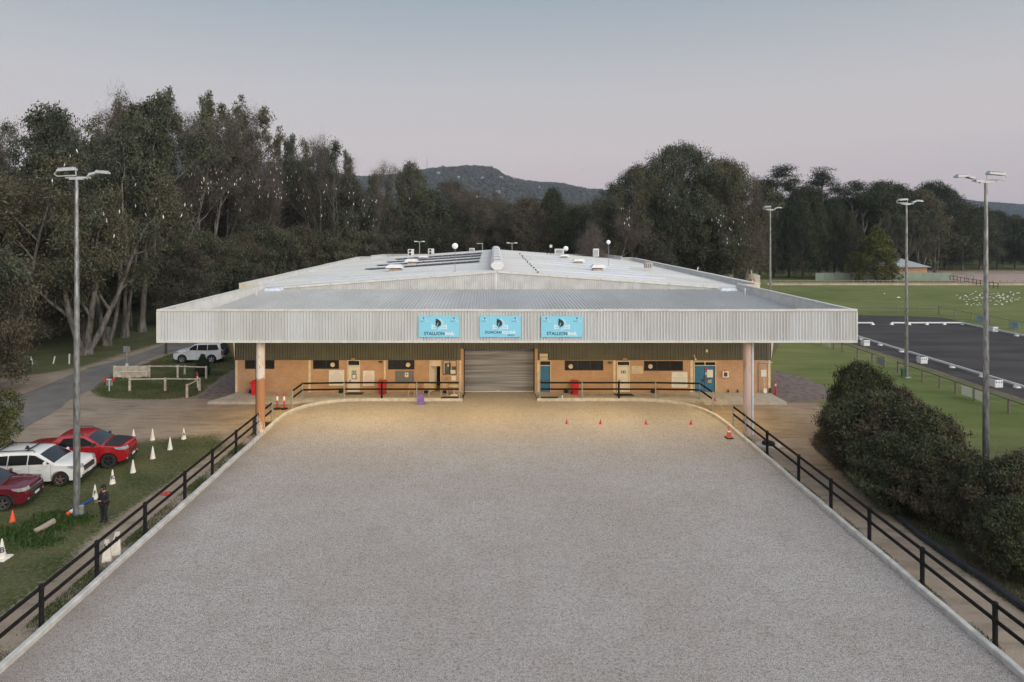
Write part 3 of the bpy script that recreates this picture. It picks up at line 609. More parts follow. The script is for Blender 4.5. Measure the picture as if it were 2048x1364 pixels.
# small fittings on the wall
for px in (707, 1249): mb = MB(); mb.bbox(wx(px-4), wx(px+4), WY-.2, WY-.04, wz(720), wz(715.5), .01); mb.build('exit_light', mat('dull_yellow_plastic', (.35, .25, .13), .6), hall)
for px, py in ((762, 721), (1218, 722.5)): mb = MB(); x, z = wx(px), wz(py); mb.tube([(x, WY-.03, z), (x, WY-.25, z-.03)], .025, 6); mb.lathe([(.05, 0), (.07, .1), (.03, .12)], 8, (x-.06, WY-.3, z-.1)); mb.lathe([(.05, 0), (.07, .1), (.03, .12)], 8, (x+.1, WY-.3, z-.1)); mb.build('floodlight_fitting', DFRAME, hall)
x, z = wx(1387.5), wz(716); mb = MB(); mb.tube([(x, WY-.03, z+.25), (x, WY-.2, z+.2), (x+.02, WY-.28, z)], .03, 6); mb.lathe([(.05, 0), (.09, .08), (.04, .18)], 8, (x+.04, WY-.3, z-.14)); mb.build('floodlight_fitting', TRIM, hall)
mb = MB(); mb.bbox(wx(1411), wx(1414.8), WY-.12, WY-.04, wz(704), wz(698.8), .01); mb.build('alarm_box', PAPER, hall)
mb = MB(); x0, x1 = wx(1517.5), wx(1543.5); mb.tube([(x0, WY-.07, SL), (x0, WY-.07, wz(727)), (x0+.06, WY-.07, wz(724.8)), (x1, WY-.07, wz(724.6))], .035, 8); mb.build('conduit', GALV, hall, smooth=True)
for p in (1456, 1475): mb = MB(); mb.box(wx(p)-.04, wx(p)+.04, WY-.1, WY, SL, SL+.2); mb.build('tap_stub', DFRAME, hall)
mb = MB(); mb.box(PX(980, 46)-1.1, PX(980, 46)+1.2, 45.8, 46.2, 6.15, 6.4); mb.build('ceiling_heater', DFRAME, hall)
# the lit lamps under the canopy: a pressed housing and a glowing lens that carries the light
for i, x in enumerate((-14.5, -7.5, -.2, 7.6, 15.6)):
    y, z = 44.2, 5.95
    mb = MB(); mb.bbox(x-.3, x+.3, y-.22, y+.22, z+.02, z+.14, .02); mb.tube([(x, y, z+.14), (x, y, 6.4)], .025, 6); lh = mb.build('canopy_lamp', GALV, hall)
    mb = MB(); mb.box(x-.26, x+.26, y-.18, y+.18, z, z+.018); mb.build('lens', mat('warm_lamp_lens', (1, .62, .26), .3, emit=6), lh)
    ld = bpy.data.lights.new('lamp_light', 'AREA'); ld.shape = 'RECTANGLE'; ld.size = .5; ld.size_y = .34; ld.energy = LAMP; ld.color = (1, .73, .32); lo = bpy.data.objects.new('lamp_light', ld); C.objects.link(lo); lo.parent = lh
    lo.location = Vector((x, y, z-.03))-ORG[lh.name]
# ------------------------------------------------------------------ sponsor signs on the fascia
SKY = mat('sky_blue_board', (.24, .60, .76), .45, var=.02); SWHITE = mat('sign_white', (.82, .84, .86), .45, var=.02); NAVY = mat('sign_dark_navy', (.022, .035, .045), .5, var=.05)
HORSE = [(580, 195), (597, 212), (613, 188), (628, 212), (660, 224), (688, 248), (706, 285), (707, 322), (690, 352), (655, 368), (628, 382), (604, 404), (612, 380), (626, 350), (636, 318), (646, 286), (636, 282), (618, 318), (612, 350), (592, 362), (578, 350), (584, 305), (578, 268), (586, 232)]
def logo(cx, cz, k, y, white, dark):      # k = metres for one unit of the logo drawing
    P = lambda u, v: (cx+(u-662)*k, cz-(v-300)*k)
    dark.prism([P(*p) for p in HORSE], 'y', y-.004, y)
    for x0, x1, yy in ((512, 585, 345), (512, 600, 378), (512, 592, 415), (760, 822, 345), (742, 822, 378), (725, 822, 415)):
        a, b_ = P(x0, yy+6), P(x1, yy-6); white.box(a[0], b_[0], y-.003, y, a[1], b_[1])
    for x in (503, 826): a, b_ = P(x-8, 432), P(x+8, 325); white.box(a[0], b_[0], y-.0035, y, a[1], b_[1])
    for off, wd in ((0, 9), (26, 9)):
        o_, i_ = [], []
        for t in np.linspace(0, 1, 14):
            ang = R(62-t*140); r = 118+off; c0 = (612, 318)
            for lst, rr_ in ((o_, r+wd/2), (i_, r-wd/2)): lst.append(P(c0[0]+rr_*math.cos(ang)*.98, c0[1]-rr_*math.sin(ang)*(.98)))
        n = len(o_); white.add([(p[0], y-.0025, p[1]) for p in o_+i_], [(i, i+1, i+1+n, i+n) for i in range(n-1)])
def sponsor(px0, px1, t1, t2, small, lab, sub=None):
    x0, x1 = PX(px0, FY-.06), PX(px1, FY-.06); z0, z1 = PZ(674, FY-.06), PZ(632.2, FY-.06); yb = FY-.08
    t = thing('sponsor_sign', lab, 'sign', ((x0+x1)/2, yb, z0), 'blue sponsor signs on the fascia')
    mb = MB(); mb.box(x0, x1, yb-.025, yb+.035, z0, z1); mb.build('board', SKY, t)
    cx = (x0+x1)/2; wt, dk = MB(), MB(); W_, H_ = x1-x0, z1-z0; yf = yb-.027; k = H_/470
    hk = MB(); wl = MB(); logo(cx, z1-(300-140)*k, k, yf, wl, hk); hk.build('horse_head', NAVY, t); wl.build('rail_emblem', SWHITE, t)
    sx = cx-.0*W_; tz = z0+H_*(.165 if not sub else .225); size = H_*(.235 if not sub else .2)
    a_, b_ = MB(), MB(); wa = text_geo(t1, size, Matrix(), a_, .022, 1.03); wb = text_geo(t2, size, Matrix(), b_, .03, 1.03)
    fit = .72*W_/(wa+wb+.05*size); S = Matrix.Scale(min(1.25, fit), 4); f_ = min(1.25, fit)
    for src, dst, xc in ((a_, dk, cx-(wa+wb)*f_/2+wa*f_/2-.02), (b_, wt, cx-(wa+wb)*f_/2+wa*f_+wb*f_/2+.03)):
        M = facing(xc, yf-.003, tz); dst.add([M @ (S @ Vector(v)) for v in src.v], src.f)
    if sub: text_geo(sub, size*.5, facing(cx+W_*.26, yf-.003, z0+H_*.09), dk, .01)
    for ux in (.13, .87):
        sm = MB(); s0 = MB(); logo(x0+ux*W_, z1-H_*.11, k*.24, yf, sm, s0); s0.build('small_horse_head', NAVY, t); sm.build('small_rail_emblem', SWHITE, t)
        s1, s2 = small; text_geo(s1, H_*.058, facing(x0+(ux-.035)*W_, yf-.003, z1-H_*.24), dk, .01); text_geo(s2, H_*.058, facing(x0+(ux+.05)*W_, yf-.003, z1-H_*.24), wt, .01)
    dk.build('dark_lettering', NAVY, t); wt.build('white_lettering', SWHITE, t)
sponsor(837.5, 919.3, 'STALLION', 'RAIL', ('DUNCAN', 'EQUINE'), 'left one of the three blue signs on the pale fascia, horse head over a rail')
sponsor(959.3, 1041.6, 'DUNCAN', 'EQUINE', ('STALLION', 'RAIL'), 'middle blue sign on the fascia, with a third small word under its lettering', 'GROUP')
sponsor(1082.3, 1165, 'STALLION', 'RAIL', ('DUNCAN', 'EQUINE'), 'right one of the three blue signs on the pale fascia, horse head over a rail')
# ------------------------------------------------------------------ boards on the brick wall
GREYT = mat('faint_grey_print', (.36, .36, .37), .6, var=.02); REDT = mat('faint_red_print', (.55, .22, .18), .6)
def board(px0, px1, py0, py1, lab, rows, m=PAPER, head=True, ink=GREYT, name='notice_board', seed=1):
    x0, x1, z0, z1 = wx(px0), wx(px1), wz(py1), wz(py0); rnd = random.Random(seed)
    t = thing(name, lab, 'sign', ((x0+x1)/2, WY-.03, z0))
    mb = MB(); mb.box(x0, x1, WY-.035, WY-.004, z0, z1); mb.build('board', m, t)
    mb = MB(); W_, H_ = x1-x0, z1-z0; top = z1-H_*(.3 if head else .08)
    for i in range(rows):
        z = top-(top-z0-H_*.08)*(i+.5)/rows; x = x0+W_*(.08+rnd.random()*.08)
        while x < x1-W_*.12: l = min(rnd.uniform(.05, .14)*W_, x1-W_*.1-x); mb.box(x, x+l, WY-.038, WY-.035, z-H_*.009, z+H_*.009); x += l+W_*.018
    mb.build('printed_lines', ink, t)
    if head:
        mb = MB(); cx = (x0+x1)/2
        for s_ in (-1, 1): mb.add([(cx+s_*.02, WY-.038, z1-.07), (cx+s_*.1, WY-.038, z1-.15), (cx+s_*.07, WY-.038, z1-.16), (cx+s_*.01, WY-.038, z1-.1)], [(0, 1, 2, 3)])
        mb.box(cx-.22, cx+.22, WY-.038, WY-.035, z1-H_*.25, z1-H_*.225); mb.build('emblem', REDT, t)
    return t
board(658, 688.5, 740, 771, 'white notice board between the long window and the left white door', 9, seed=1)
board(726, 749, 741, 771.6, 'narrow white notice board right of the left white door', 11, ink=REDT, seed=2)
board(1263, 1285.7, 732, 747, 'cream board of close black lettering right of the right white door', 6, CREAM, False, INK, seed=3)
board(1343, 1374.8, 744, 775, 'white notice board left of the blue double doors', 8, seed=4)
board(1521.8, 1532.5, 740, 753, 'small white paper notice above the shovel', 4, PAPER, False, seed=5)
board(902.8, 911.5, 752, 761, 'white paper pinned under the lit window', 3, PAPER, False, seed=7)
mb = MB(); x0, x1 = wx(891), wx(896.5); mb.box(x0, x1, WY-.02, WY-.004, wz(760), wz(753.5)); t = mb.build('poster', mat('brown_poster', (.36, .2, .1), .6, var=.6, scale=8)); tag(t, 'small brown and white poster under the lit window', 'poster')
t = thing('warning_sign', 'small cream sign with two black lines above the single blue door', 'sign', (wx(1087.5), WY-.1, wz(719.7)))
mb = MB(); mb.bbox(wx(1079.5), wx(1095.2), WY-.09, WY-.06, wz(719.7), wz(707), .01); mb.build('board', CREAM, t)
mb = MB(); rnd = random.Random(4)
for z in (wz(712), wz(714.6)):
    x = wx(1080.6)
    while x < wx(1094): l = rnd.uniform(.03, .08); mb.box(x, min(x+l, wx(1094.2)), WY-.094, WY-.09, z-.02, z+.02); x += l+.02
mb.build('printed_lines', INK, t)
# grey hatch with its yellow warning label
t = thing('serving_hatch', 'grey louvred shutter panel under the window with round vent', 'hatch', (wx(809), WY-.03, wz(764.5)))
mb = MB(); x0, x1 = wx(790.8), wx(827.7)
for i in range(9): z0 = wz(766)+(wz(741.3)-wz(766))*i/9; mb.box(x0, x1, WY-.045, WY-.005, z0, z0+.098)
mb.build('shutter', mat('grey_shutter', (.15, .15, .155), .5, var=.1), t)
mb = MB(); mb.box(wx(810), wx(816.9), WY-.06, WY-.046, wz(754), wz(745)); lb = mb.build('label', PAPER, t)
mb = MB(); mb.box(wx(811), wx(816), WY-.064, WY-.06, wz(753.3), wz(751.3)); mb.build('yellow_band', mat('sign_yellow', (.75, .48, .05), .5), lb)
mb = MB(); mb.prism([(wx(813.5)+.09*math.cos(a), wz(748.3)+.07*math.sin(a)) for a in (.2, 1.6, 2.5, 3.9, 5)], 'y', WY-.064, WY-.06); mb.build('black_symbol', INK, lb)
# defibrillator cabinet
t = thing('wall_cabinet', 'white defibrillator cabinet on the brick right of the blue double doors', 'cabinet', (wx(1450), WY-.1, wz(754)))
x0, x1, z0, z1 = wx(1443.8), wx(1456), wz(753.8), wz(741.6); mb = MB(); mb.bbox(x0, x1, WY-.2, WY-.002, z0, z1, .02); mb.build('case', PAPER, t)
mb = MB(); mb.box(x0+.09, x1-.12, WY-.206, WY-.2, z0+.08, z1-.08); mb.build('window', mat('dark_red_panel', (.12, .03, .03), .3, var=.7, scale=9), t); mb = MB(); mb.box(x0+.14, x0+.26, WY-.14, WY-.06, z1, z1+.05); mb.build('alarm_light', RED, t)
# ------------------------------------------------------------------ things on the walkway
def wheelie(px, y, lab):
    x = PX(px, y); t = thing('wheelie_bin', lab, 'bin', (x, y, SL), 'red wheelie bins on the walkway')
    mb = MB(); mb.loft([[(x+a*wd, y+b_*dp, z) for a, b_ in ((-1, -1), (1, -1), (1, 1), (-1, 1))] for z, wd, dp in ((SL+.03, .21, .22), (SL+.9, .27, .31), (SL+.95, .29, .34))]); mb.build('body', RED, t)
    mb = MB(); mb.loft([[(x+a*wd, y+.0+b_*dp, z) for a, b_ in ((-1, -1), (1, -1), (1, 1), (-1, 1))] for z, wd, dp in ((SL+.95, .31, .37), (SL+1.0, .31, .37), (SL+1.07, .22, .26))]); mb.build('lid', RED, t)
    for s_ in (-1, 1): mb = MB(); mb.tube([(x+s_*.2, y+.26, SL+.1), (x+s_*.26, y+.26, SL+.1)], .1, 12); mb.build('wheel', BLACK, t)
    mb = MB(); mb.tube([(x-.2, y+.4, SL+.93), (x+.2, y+.4, SL+.93)], .02, 6); mb.build('handle', BLACK, t)
wheelie(764.5, 49.45, 'red wheelie bin between the left white door and the grey hatch')
wheelie(1150, 49.4, 'red wheelie bin under the window right of the single blue door')
wheelie(511, 49.4, 'red wheelie bin half hidden behind the rusty column')
def bait(px, lab, y=WY-.17):
    x = PX(px, y); mb = MB(); mb.prism([(y-.12, SL), (y+.16, SL), (y+.16, SL+.26), (y-.04, SL+.26), (y-.12, SL+.12)], 'x', x-.15, x+.15); tag(mb.build('bait_box', BLACK), lab, 'bait box', 'black bait boxes along the foot of the wall')
bait(503, 'black bait box on the ground left of the rusty column'); bait(682, 'black bait box between the left notice board and the left white door'); bait(1132, 'black bait box beside the right red bin')
bait(1307, 'black bait box under the window between the right white door and the notice board'); bait(852, 'black bait box under the middle chair'); bait(890, 'black bait box under the right chair')
def mat_rug(p, lab): mb = MB(); q = [G(x, y, SL) for x, y in p]; mb.prism([(v.x, v.y) for v in q], 'z', SL+.003, SL+.022); tag(mb.build('door_mat', mat('coir_black', (.035, .033, .03), .95, var=.3, scale=20)), lab, 'mat', 'black mats on the walkway')
mat_rug([(688, 789), (724, 789), (728.5, 784.9), (695, 784.9)], 'black door mat in front of the left white door'); mat_rug([(1233, 792), (1269.5, 792), (1263, 787.6), (1226, 787.6)], 'black door mat in front of the right white door')
mat_rug([(881, 797), (919, 797), (920, 794), (884, 794)], 'black mat by the kerb left of the roller door'); mat_rug([(1082, 797), (1117, 797), (1115, 794), (1082, 794)], 'black mat by the kerb right of the roller door')
# chairs and table
CHW = mat('pale_chair_plastic', (.62, .46, .32), .5, var=.05)
def chair(px, y, lab):
    x = PX(px, y); t = thing('plastic_chair', lab, 'chair', (x, y, SL), 'pale plastic chairs by the reception door')
    mb = MB(); mb.bbox(x-.23, x+.23, y-.24, y+.2, SL+.4, SL+.44, .015); mb.build('seat', CHW, t)
    mb = MB(); Mx = Matrix.Translation((x, y+.2, SL+.43)) @ Matrix.Rotation(R(-12), 4, 'X')
    mb.bbox(-.22, .22, 0, .03, .34, .45, .01, Mx)
    for i in range(5): mb.box(-.2+i*.09, -.16+i*.09, .004, .026, 0, .345, Mx)
    mb.build('backrest', CHW, t)
    for sx in (-1, 1):
        for sy in (-1, 1): mb = MB(); mb.tube([(x+sx*.2, y+sy*.19-.02, SL+.41), (x+sx*.24, y+sy*.23-.02, SL)], [.025, .018], 6); mb.build('leg', CHW, t)
        mb = MB(); mb.tube([(x+sx*.24, y-.2, SL+.42), (x+sx*.25, y-.21, SL+.64), (x+sx*.25, y+.24, SL+.66)], .02, 6); mb.build('armrest', CHW, t)
chair(823.5, 49.35, 'pale plastic chair under the grey hatch, leftmost of three'); chair(852.5, 49.3, 'pale plastic chair left of the open reception door'); chair(888.5, 49.35, 'pale plastic chair between the open door and the white table')
x, y = PX(908, 49.2), 49.2; t = thing('round_table', 'small round white pedestal table left of the roller door', 'table', (x, y, SL))
mb = MB(); mb.lathe([(.36, 0), (.42, .01), (.42, .03), (.3, .035)], 24, (x, y, SL+.7)); mb.build('tabletop', OFFW, t, smooth=True); mb = MB(); mb.lathe([(.3, 0), (.25, .04), (.05, .1), (.035, .15), (.035, .7)], 16, (x, y, SL)); mb.build('pedestal', OFFW, t, smooth=True)
t = thing('wet_floor_sign', 'yellow folding caution sign standing in the open reception doorway', 'caution sign', (wx(866), WY+.5, SL)); mb = MB()
x = wx(866); mb.prism([(x-.17, SL+.02), (x+.17, SL+.02), (x+.11, SL+.65), (x-.11, SL+.65)], 'y', WY+.4, WY+.42); mb.prism([(x-.17, SL+.02), (x+.17, SL+.02), (x+.11, SL+.65), (x-.11, SL+.65)], 'y', WY+.62, WY+.64); mb.build('panel', mat('caution_yellow', (.6, .42, .02), .5), t)
p = G(1127, 801, SL); p.y = 48.36; mb = MB(); mb.lathe([(.05, 0), (.055, .17), (.03, .18)], 10, (p.x, 48.55, SL)); t = mb.build('bottle', PAPER, smooth=True); tag(t, 'small white drink bottle with dark cap on the walkway edge', 'bottle'); mb = MB(); mb.lathe([(.035, 0), (.035, .06)], 8, (p.x, 48.55, SL+.18)); mb.build('cap', BLACK, t)
t = thing('shovel', 'pale handled shovel leaning on the brick near the right corner', 'shovel', (wx(1527), WY-.2, SL)); x = wx(1527)
mb = MB(); mb.tube([(x, WY-.28, SL+.3), (x-.02, WY-.07, SL+1.05)], .02, 7); mb.tube([(x-.09, WY-.06, SL+1.08), (x+.05, WY-.06, SL+1.08)], .018, 6); mb.build('handle', CREAM, t)
mb = MB(); mb.prism([(x-.13, SL+.36), (x-.14, SL+.08), (x, SL+.0), (x+.15, SL+.08), (x+.13, SL+.36)], 'y', WY-.34, WY-.31); mb.build('blade', PAPER, t)
mb = MB(); mb.bbox(wx(1537.5), wx(1543), WY-.32, WY-.04, SL, wz(775.5), .02); tag(mb.build('bin', mat('rust_brown_box', (.16, .06, .04), .7)), 'rust brown box at the right end of the brick wall', 'box')
# ------------------------------------------------------------------ roof furniture
def rz_at(x): return RZ-abs(x-RX)*sl_*.93
def condenser(px0, px1, py0, py1, Y, lab, fans=2):
    x0, x1, z0, z1 = PX(px0, Y), PX(px1, Y), PZ(py1, Y), PZ(py0, Y); t = thing('air_conditioner', lab, 'air conditioner', ((x0+x1)/2, Y, z0), 'air conditioning units on the roof')
    mb = MB(); mb.bbox(x0, x1, Y, Y+.7, z0, z1, .03); mb.box(x0+.05, x1-.05, Y+.1, Y+.6, z0-.2, z0); mb.build('case', VW, t)
    for i in range(fans):
        r = min((x1-x0)*.27, (z1-z0)/fans*.4); zc = z0+(z1-z0)*(i+.5)/fans; mb = MB(); Mx = Matrix.Translation((x0+(x1-x0)*.4, Y-.02, zc)) @ Matrix.Rotation(R(90), 4, 'X')
        mb.lathe([(r*.8, 0), (r, 0), (r, .04), (r*.8, .04)], 18, M=Mx); fo = mb.build('fan_guard', DFRAME, t); mb = MB(); mb.lathe([(0, 0), (r*.35, .0), (r*.35, .03), (0, .03)], 10, M=Mx); mb.build('fan_hub', GREYT, fo)
condenser(815.5, 827, 498.5, 511, 96, 'leftmost white air conditioner with two round fans on the far left roof'); condenser(856, 867.5, 497.5, 509, 99, 'second white air conditioner with two fans from the left, nearer the ridge')
def cooler(px0, px1, py0, py1, Y, lab, m=VW, slats=6):
    x0, x1, z0, z1 = PX(px0, Y), PX(px1, Y), PZ(py1, Y), PZ(py0, Y); t = thing('evaporative_cooler', lab, 'roof cooler', ((x0+x1)/2, Y, z0), 'box coolers on the roof')
    mb = MB(); d = x1-x0; mb.bbox(x0, x1, Y, Y+d*.8, z0, z1, .04); mb.build('case', m, t)
    mb = MB(); n = slats
    for i in range(n): a = x0+d*(.14+.74*i/n); mb.box(a, a+d*.07, Y-.015, Y+.001, z0+(z1-z0)*.1, z1-(z1-z0)*.15)
    mb.build('grille', mat('vent_dark_slats', (.10, .09, .085), .7), t)
cooler(938.5, 949.3, 496.3, 502.5, 108, 'small white louvred cooler box left of the ridge vents'); cooler(1110, 1128, 498, 507.5, 104, 'wide cooler box with fine louvres right of the ridge')
cooler(1186.8, 1198, 497.5, 513, 92, 'tall narrow cooler box left of the white disc on the right roof', slats=4); cooler(1290.5, 1306, 525.5, 536.5, 76, 'cooler box with brown louvres near the right parapet', mat('grubby_white', (.42, .38, .33), .7), 3)
def cowl(px0, px1, py0, py1, lab, flip=1):
    Y = F*(H-(rz_at(PX((px0+px1)/2, 70))))/(py1-CY); xm = PX((px0+px1)/2, Y); z0 = rz_at(xm)+.05; d = PX(px1, Y)-PX(px0, Y); hh = (py1-py0)/F*Y
    t = thing('roof_ventilator', lab, 'roof vent', (xm, Y, z0), 'cowl ventilators on the roof slopes')
    mb = MB(); mb.box(xm-d*.33, xm+d*.33, Y-d*.25, Y+d*.4, z0-.1, z0+hh*.35); mb.build('curb', mat('stained_curb', (.42, .33, .25), .8, var=.3, scale=6), t)
    mb = MB(); mb.box(xm-d*.28, xm+d*.28, Y-d*.22, Y+d*.35, z0+hh*.35, z0+hh*.52); mb.build('louvre', DFRAME, t)
    mb = MB(); mb.loft([[(xm+a*d*.5*s_-flip*d*.05, Y+d*.07+b_*d*.42*s_, z) for a, b_ in ((-1, -1), (1, -1), (1, 1), (-1, 1))] for z, s_ in ((z0+hh*.5, 1), (z0+hh*.56, 1), (z0+hh*1.0, .66))]); mb.build('hood', VW, t)
cowl(774, 808, 530, 543, 'nearest roof ventilator on the left slope, over the first dark panel strip'); cowl(811, 838, 517, 527.5, 'middle roof ventilator on the left slope'); cowl(838, 858, 510, 516, 'farthest roof ventilator on the left slope')
cowl(1180, 1210, 530, 543, 'nearest roof ventilator on the right slope', -1); cowl(1144, 1169, 517, 526, 'middle roof ventilator on the right slope', -1); cowl(1118, 1138, 507, 514.5, 'farthest roof ventilator on the right slope', -1)
SOL = mat('dark_solar_absorber', (.06, .058, .062), .45, var=.25, scale=1.5)
for (a, ya, b_, yb, lab) in ((730, 541.5, 959, 524.5, 'nearest and longest dark solar strip on the left roof slope'), (753.5, 533.5, 960.5, 518.5, 'second dark solar strip from the front on the left roof slope'), (773.5, 526.3, 962, 513.3, 'third dark solar strip from the front on the left roof slope'), (790, 520.3, 963.3, 508.5, 'farthest dark solar strip on the left roof slope')):
    Y = F*(H-8.1)/(.5*(ya+yb)-CY); Y = F*(H-rz_at(PX(.5*(a+b_), Y)))/(.5*(ya+yb)-CY); x0, x1 = PX(a, Y), PX(b_, Y)
    t = thing('solar_strip', lab, 'solar panel', ((x0+x1)/2, Y, rz_at(x0)), 'dark solar strips on the left roof slope')
    mb = MB(); za, zb = rz_at(x0)+.12, rz_at(x1)+.12; w_ = 4.2*Y*Y/6110*.6; Y -= w_/2
    mb.loft([[(x0, Y+w_*.5, za), (x0+.9, Y, za), (x1, Y, zb), (x1, Y+w_, zb), (x0+1.2, Y+w_, za)], [(x0, Y+w_*.5, za+.08), (x0+.9, Y, za+.08), (x1, Y, zb+.08), (x1, Y+w_, zb+.08), (x0+1.2, Y+w_, za+.08)]]); mb.build('absorber', SOL, t)
    mb = MB()
    for k_ in range(1, 9): x = x0+(x1-x0)*k_/9; z = rz_at(x)+.2; mb.box(x-.04, x+.04, Y-.02, Y+w_, z, z+.03)
    mb.build('clamp', mat('steel_strap', (.4, .4, .42), .5), t)
def disc(px, py, Y, r, base_py, lab, stay=False):
    x, z = PX(px, Y), PZ(py, Y); zb = rz_at(x); t = thing('mast_disc', lab, 'beacon', (x, Y, zb), 'white discs on thin roof masts')
    mb = MB(); mb.tube([(x, Y+.06, zb), (x, Y+.06, z)], .028, 7); mb.build('mast', mat('mast_grey', (.25, .25, .26), .5), t)
    mb = MB(); mb.lathe([(r*.96, 0), (r, .02), (r, .05), (r*.7, .12), (.02, .16)], 26, M=Matrix.Translation((x, Y, z)) @ Matrix.Rotation(R(90), 4, 'X') @ Matrix.Translation((0, 0, -.08))); mb.build('dish', SWHITE, t, smooth=True)
    mb = MB(); mb.lathe([(.16, 0), (.16, .04), (.03, .1)], 10, (x, Y+.06, zb-.02)); mb.build('foot', DFRAME, t)
disc(910, 492, 61.8, .285, 543, 'white disc on a tall thin mast left of the ridge vents'); disc(1217, 484.3, 84, .27, 527, 'white disc on a thin mast toward the right parapet')
x, Y = PX(1131.7, 106), 106; mb = MB(); zb = rz_at(x); t = thing('satellite_dish', 'small white satellite dish beside the wide cooler box', 'dish', (x, Y, zb)); mb.tube([(x-.1, Y, zb), (x-.1, Y, PZ(500, Y))], .05, 6); mb.build('mast', DFRAME, t); mb = MB(); mb.lathe([(.02, 0), (.4, .1), (.42, .14)], 16, M=Matrix.Translation((x, Y-.1, PZ(497.5, Y))) @ Matrix.Rotation(R(100), 4, 'X') @ Matrix.Scale(-1, 4, Vector((0, 0, 1)))); mb.build('dish', SWHITE, t)
x, Y = PX(1101.5, 106), 106; t = thing('roof_speaker', 'pale square box on a slanting bracket on the far roof edge', 'loudspeaker', (x, Y, rz_at(x))); mb = MB(); mb.tube([(x, Y, rz_at(x)), (x, Y, PZ(495, Y))], .05, 6); mb.tube([(x-.7, Y, rz_at(x)), (x, Y, PZ(496, Y))], .05, 6); mb.build('bracket', DFRAME, t); mb = MB(); mb.bbox(x-.2, x+.22, Y-.2, Y+.1, PZ(495, Y), PZ(489.5, Y), .03); mb.build('box', OFFW, t)
# ------------------------------------------------------------------ floodlight poles
LMAT = mat('floodlight_grey', (.50, .51, .53), .45, metal=.2)
def light_pole(x, y, hgt, lab, flip=1, rz=0):
    t = thing('floodlight_pole', lab, 'light pole', (x, y, 0), 'tall galvanised floodlight poles around the arenas')
    mb = MB(); mb.lathe([(.15, 0), (.14, 2.6), (.143, 2.62), (.13, 5.6), (.132, 5.62), (.11, 9.0), (.07, hgt)], 14, (x, y, 0)); mb.build('pole', POLE, t, smooth=True)
    mb = MB(); mb.bbox(x-.26, x+.26, y-.26, y+.26, 0, .05, .01)
    for a in (-1, 1):
        for b_ in (-1, 1): mb.tube([(x+a*.2, y+b_*.2, .04), (x+a*.2, y+b_*.2, .13)], .025, 6)
    mb.build('base_plate', GALV, t)
    M0 = Matrix.Translation((x, y, hgt)) @ Matrix.Rotation(rz, 4, 'Z') @ Matrix.Scale(flip, 4, Vector((1, 0, 0)))
    mb = MB(); mb.box(-.5, .62, -.04, .04, -.02, .06, M0); mb.box(-.3, .3, -.08, .1, -.08, -.02, M0); mb.build('crossarm', LMAT, t)
    # near lamp: a flat head carried in an open stirrup
    A = M0 @ Matrix.Translation((-.38, -.1, 0)) @ Matrix.Rotation(R(-4), 4, 'Y')
    mb = MB(); mb.tube([A @ Vector(p) for p in ((.42, 0, .28), (.42, 0, .08), (-.42, 0, .1), (-.55, 0, .2), (-.42, 0, .34))], .03, 6); lm = mb.build('stirrup', LMAT, t)
    mb = MB(); mb.bbox(-.36, .42, -.16, .16, .3, .4, .02, A); [mb.box(-.3+i*.09, -.27+i*.09, -.13, .13, .4, .46, A) for i in range(8)]; hd = mb.build('lamp_head', LMAT, t)
    mb = MB(); mb.box(-.32, .38, -.14, .14, .29, .3, A); mb.build('lens', mat('unlit_led_lens', (.12, .12, .12), .2), hd)
    B = M0 @ Matrix.Translation((.55, .05, .1)) @ Matrix.Rotation(R(-14), 4, 'Y')
    mb = MB(); mb.bbox(0, .32, -.14, .14, .0, .1, .02, B); mb.tube([B @ Vector((.02, -.14, 0)), B @ Vector((-.1, -.1, -.12))], .05, 6); mb.build('driver_box', LMAT, t)
    B2 = M0 @ Matrix.Translation((.85, .05, .24)) @ Matrix.Rotation(R(4), 4, 'Y')
    mb = MB(); mb.bbox(0, .55, -.17, .17, -.02, .07, .02, B2); [mb.box(.04+i*.08, .07+i*.08, -.14, .14, .07, .12, B2) for i in range(6)]; hd = mb.build('lamp_head', LMAT, t)
    mb = MB(); mb.box(.04, .5, -.14, .14, -.03, -.02, B2); mb.build('lens', mat('unlit_led_lens', (.12, .12, .12)), hd)
    mb = MB(); mb.bbox(x+.13, x+.3, y-.08, y+.08, .12, .5, .02) if y < 35 else mb.bbox(x-.42, x-.17, y-.1, y+.12, .1, .75, .02); mb.build('junction_box', GALV if y < 35 else mat('green_box', (.03, .08, .05), .6), t)
    return t
light_pole(PX(153.5, 29.1), 29.1, 15.15, 'galvanised floodlight pole beside the parked cars and the person in black')
light_pole(PX(1972, 30.6), 30.6, 15.1, 'galvanised floodlight pole rising behind the big shrubs on the right', -1)
light_pole(PX(1813, 55.8), 55.8, 14.9, 'galvanised floodlight pole on the grass beside the dark dressage arena'); light_pole(PX(1540.5, 80), 80, 15.0, 'farther floodlight pole behind the right edge of the roof')
# lamps behind the hall
for px, py, Y, lab, hd in ((839, 484, 128, 'thin lamp post with a short T arm behind the left roof edge', 1), (1024, 487, 126, 'thin lamp post with cross arm just right of the ridge vents', 1), (965, 487.5, 124, 'thin post with one flat arm left of the ridge end', 2)):
    x, z = PX(px, Y), PZ(py, Y); t = thing('lamp_post', lab, 'lamp post', (x, Y, 0)); mb = MB(); mb.tube([(x, Y, 0), (x, Y, z)], .09, 8); mb.build('post', mat('pale_pole', (.35, .35, .34), .6), t)
    mb = MB(); mb.box(x-(1.0 if hd == 1 else 1.1), x+(1.0 if hd == 1 else .1), Y-.08, Y+.08, z, z+.12); mb.build('arm', LMAT, t)
    if hd == 1:
        for s_ in (-1, 1): mb = MB(); mb.bbox(x+s_*.75-.3, x+s_*.75+.3, Y-.2, Y+.2, z+.05, z+.2, .03); mb.build('lamp_head', SWHITE, t)
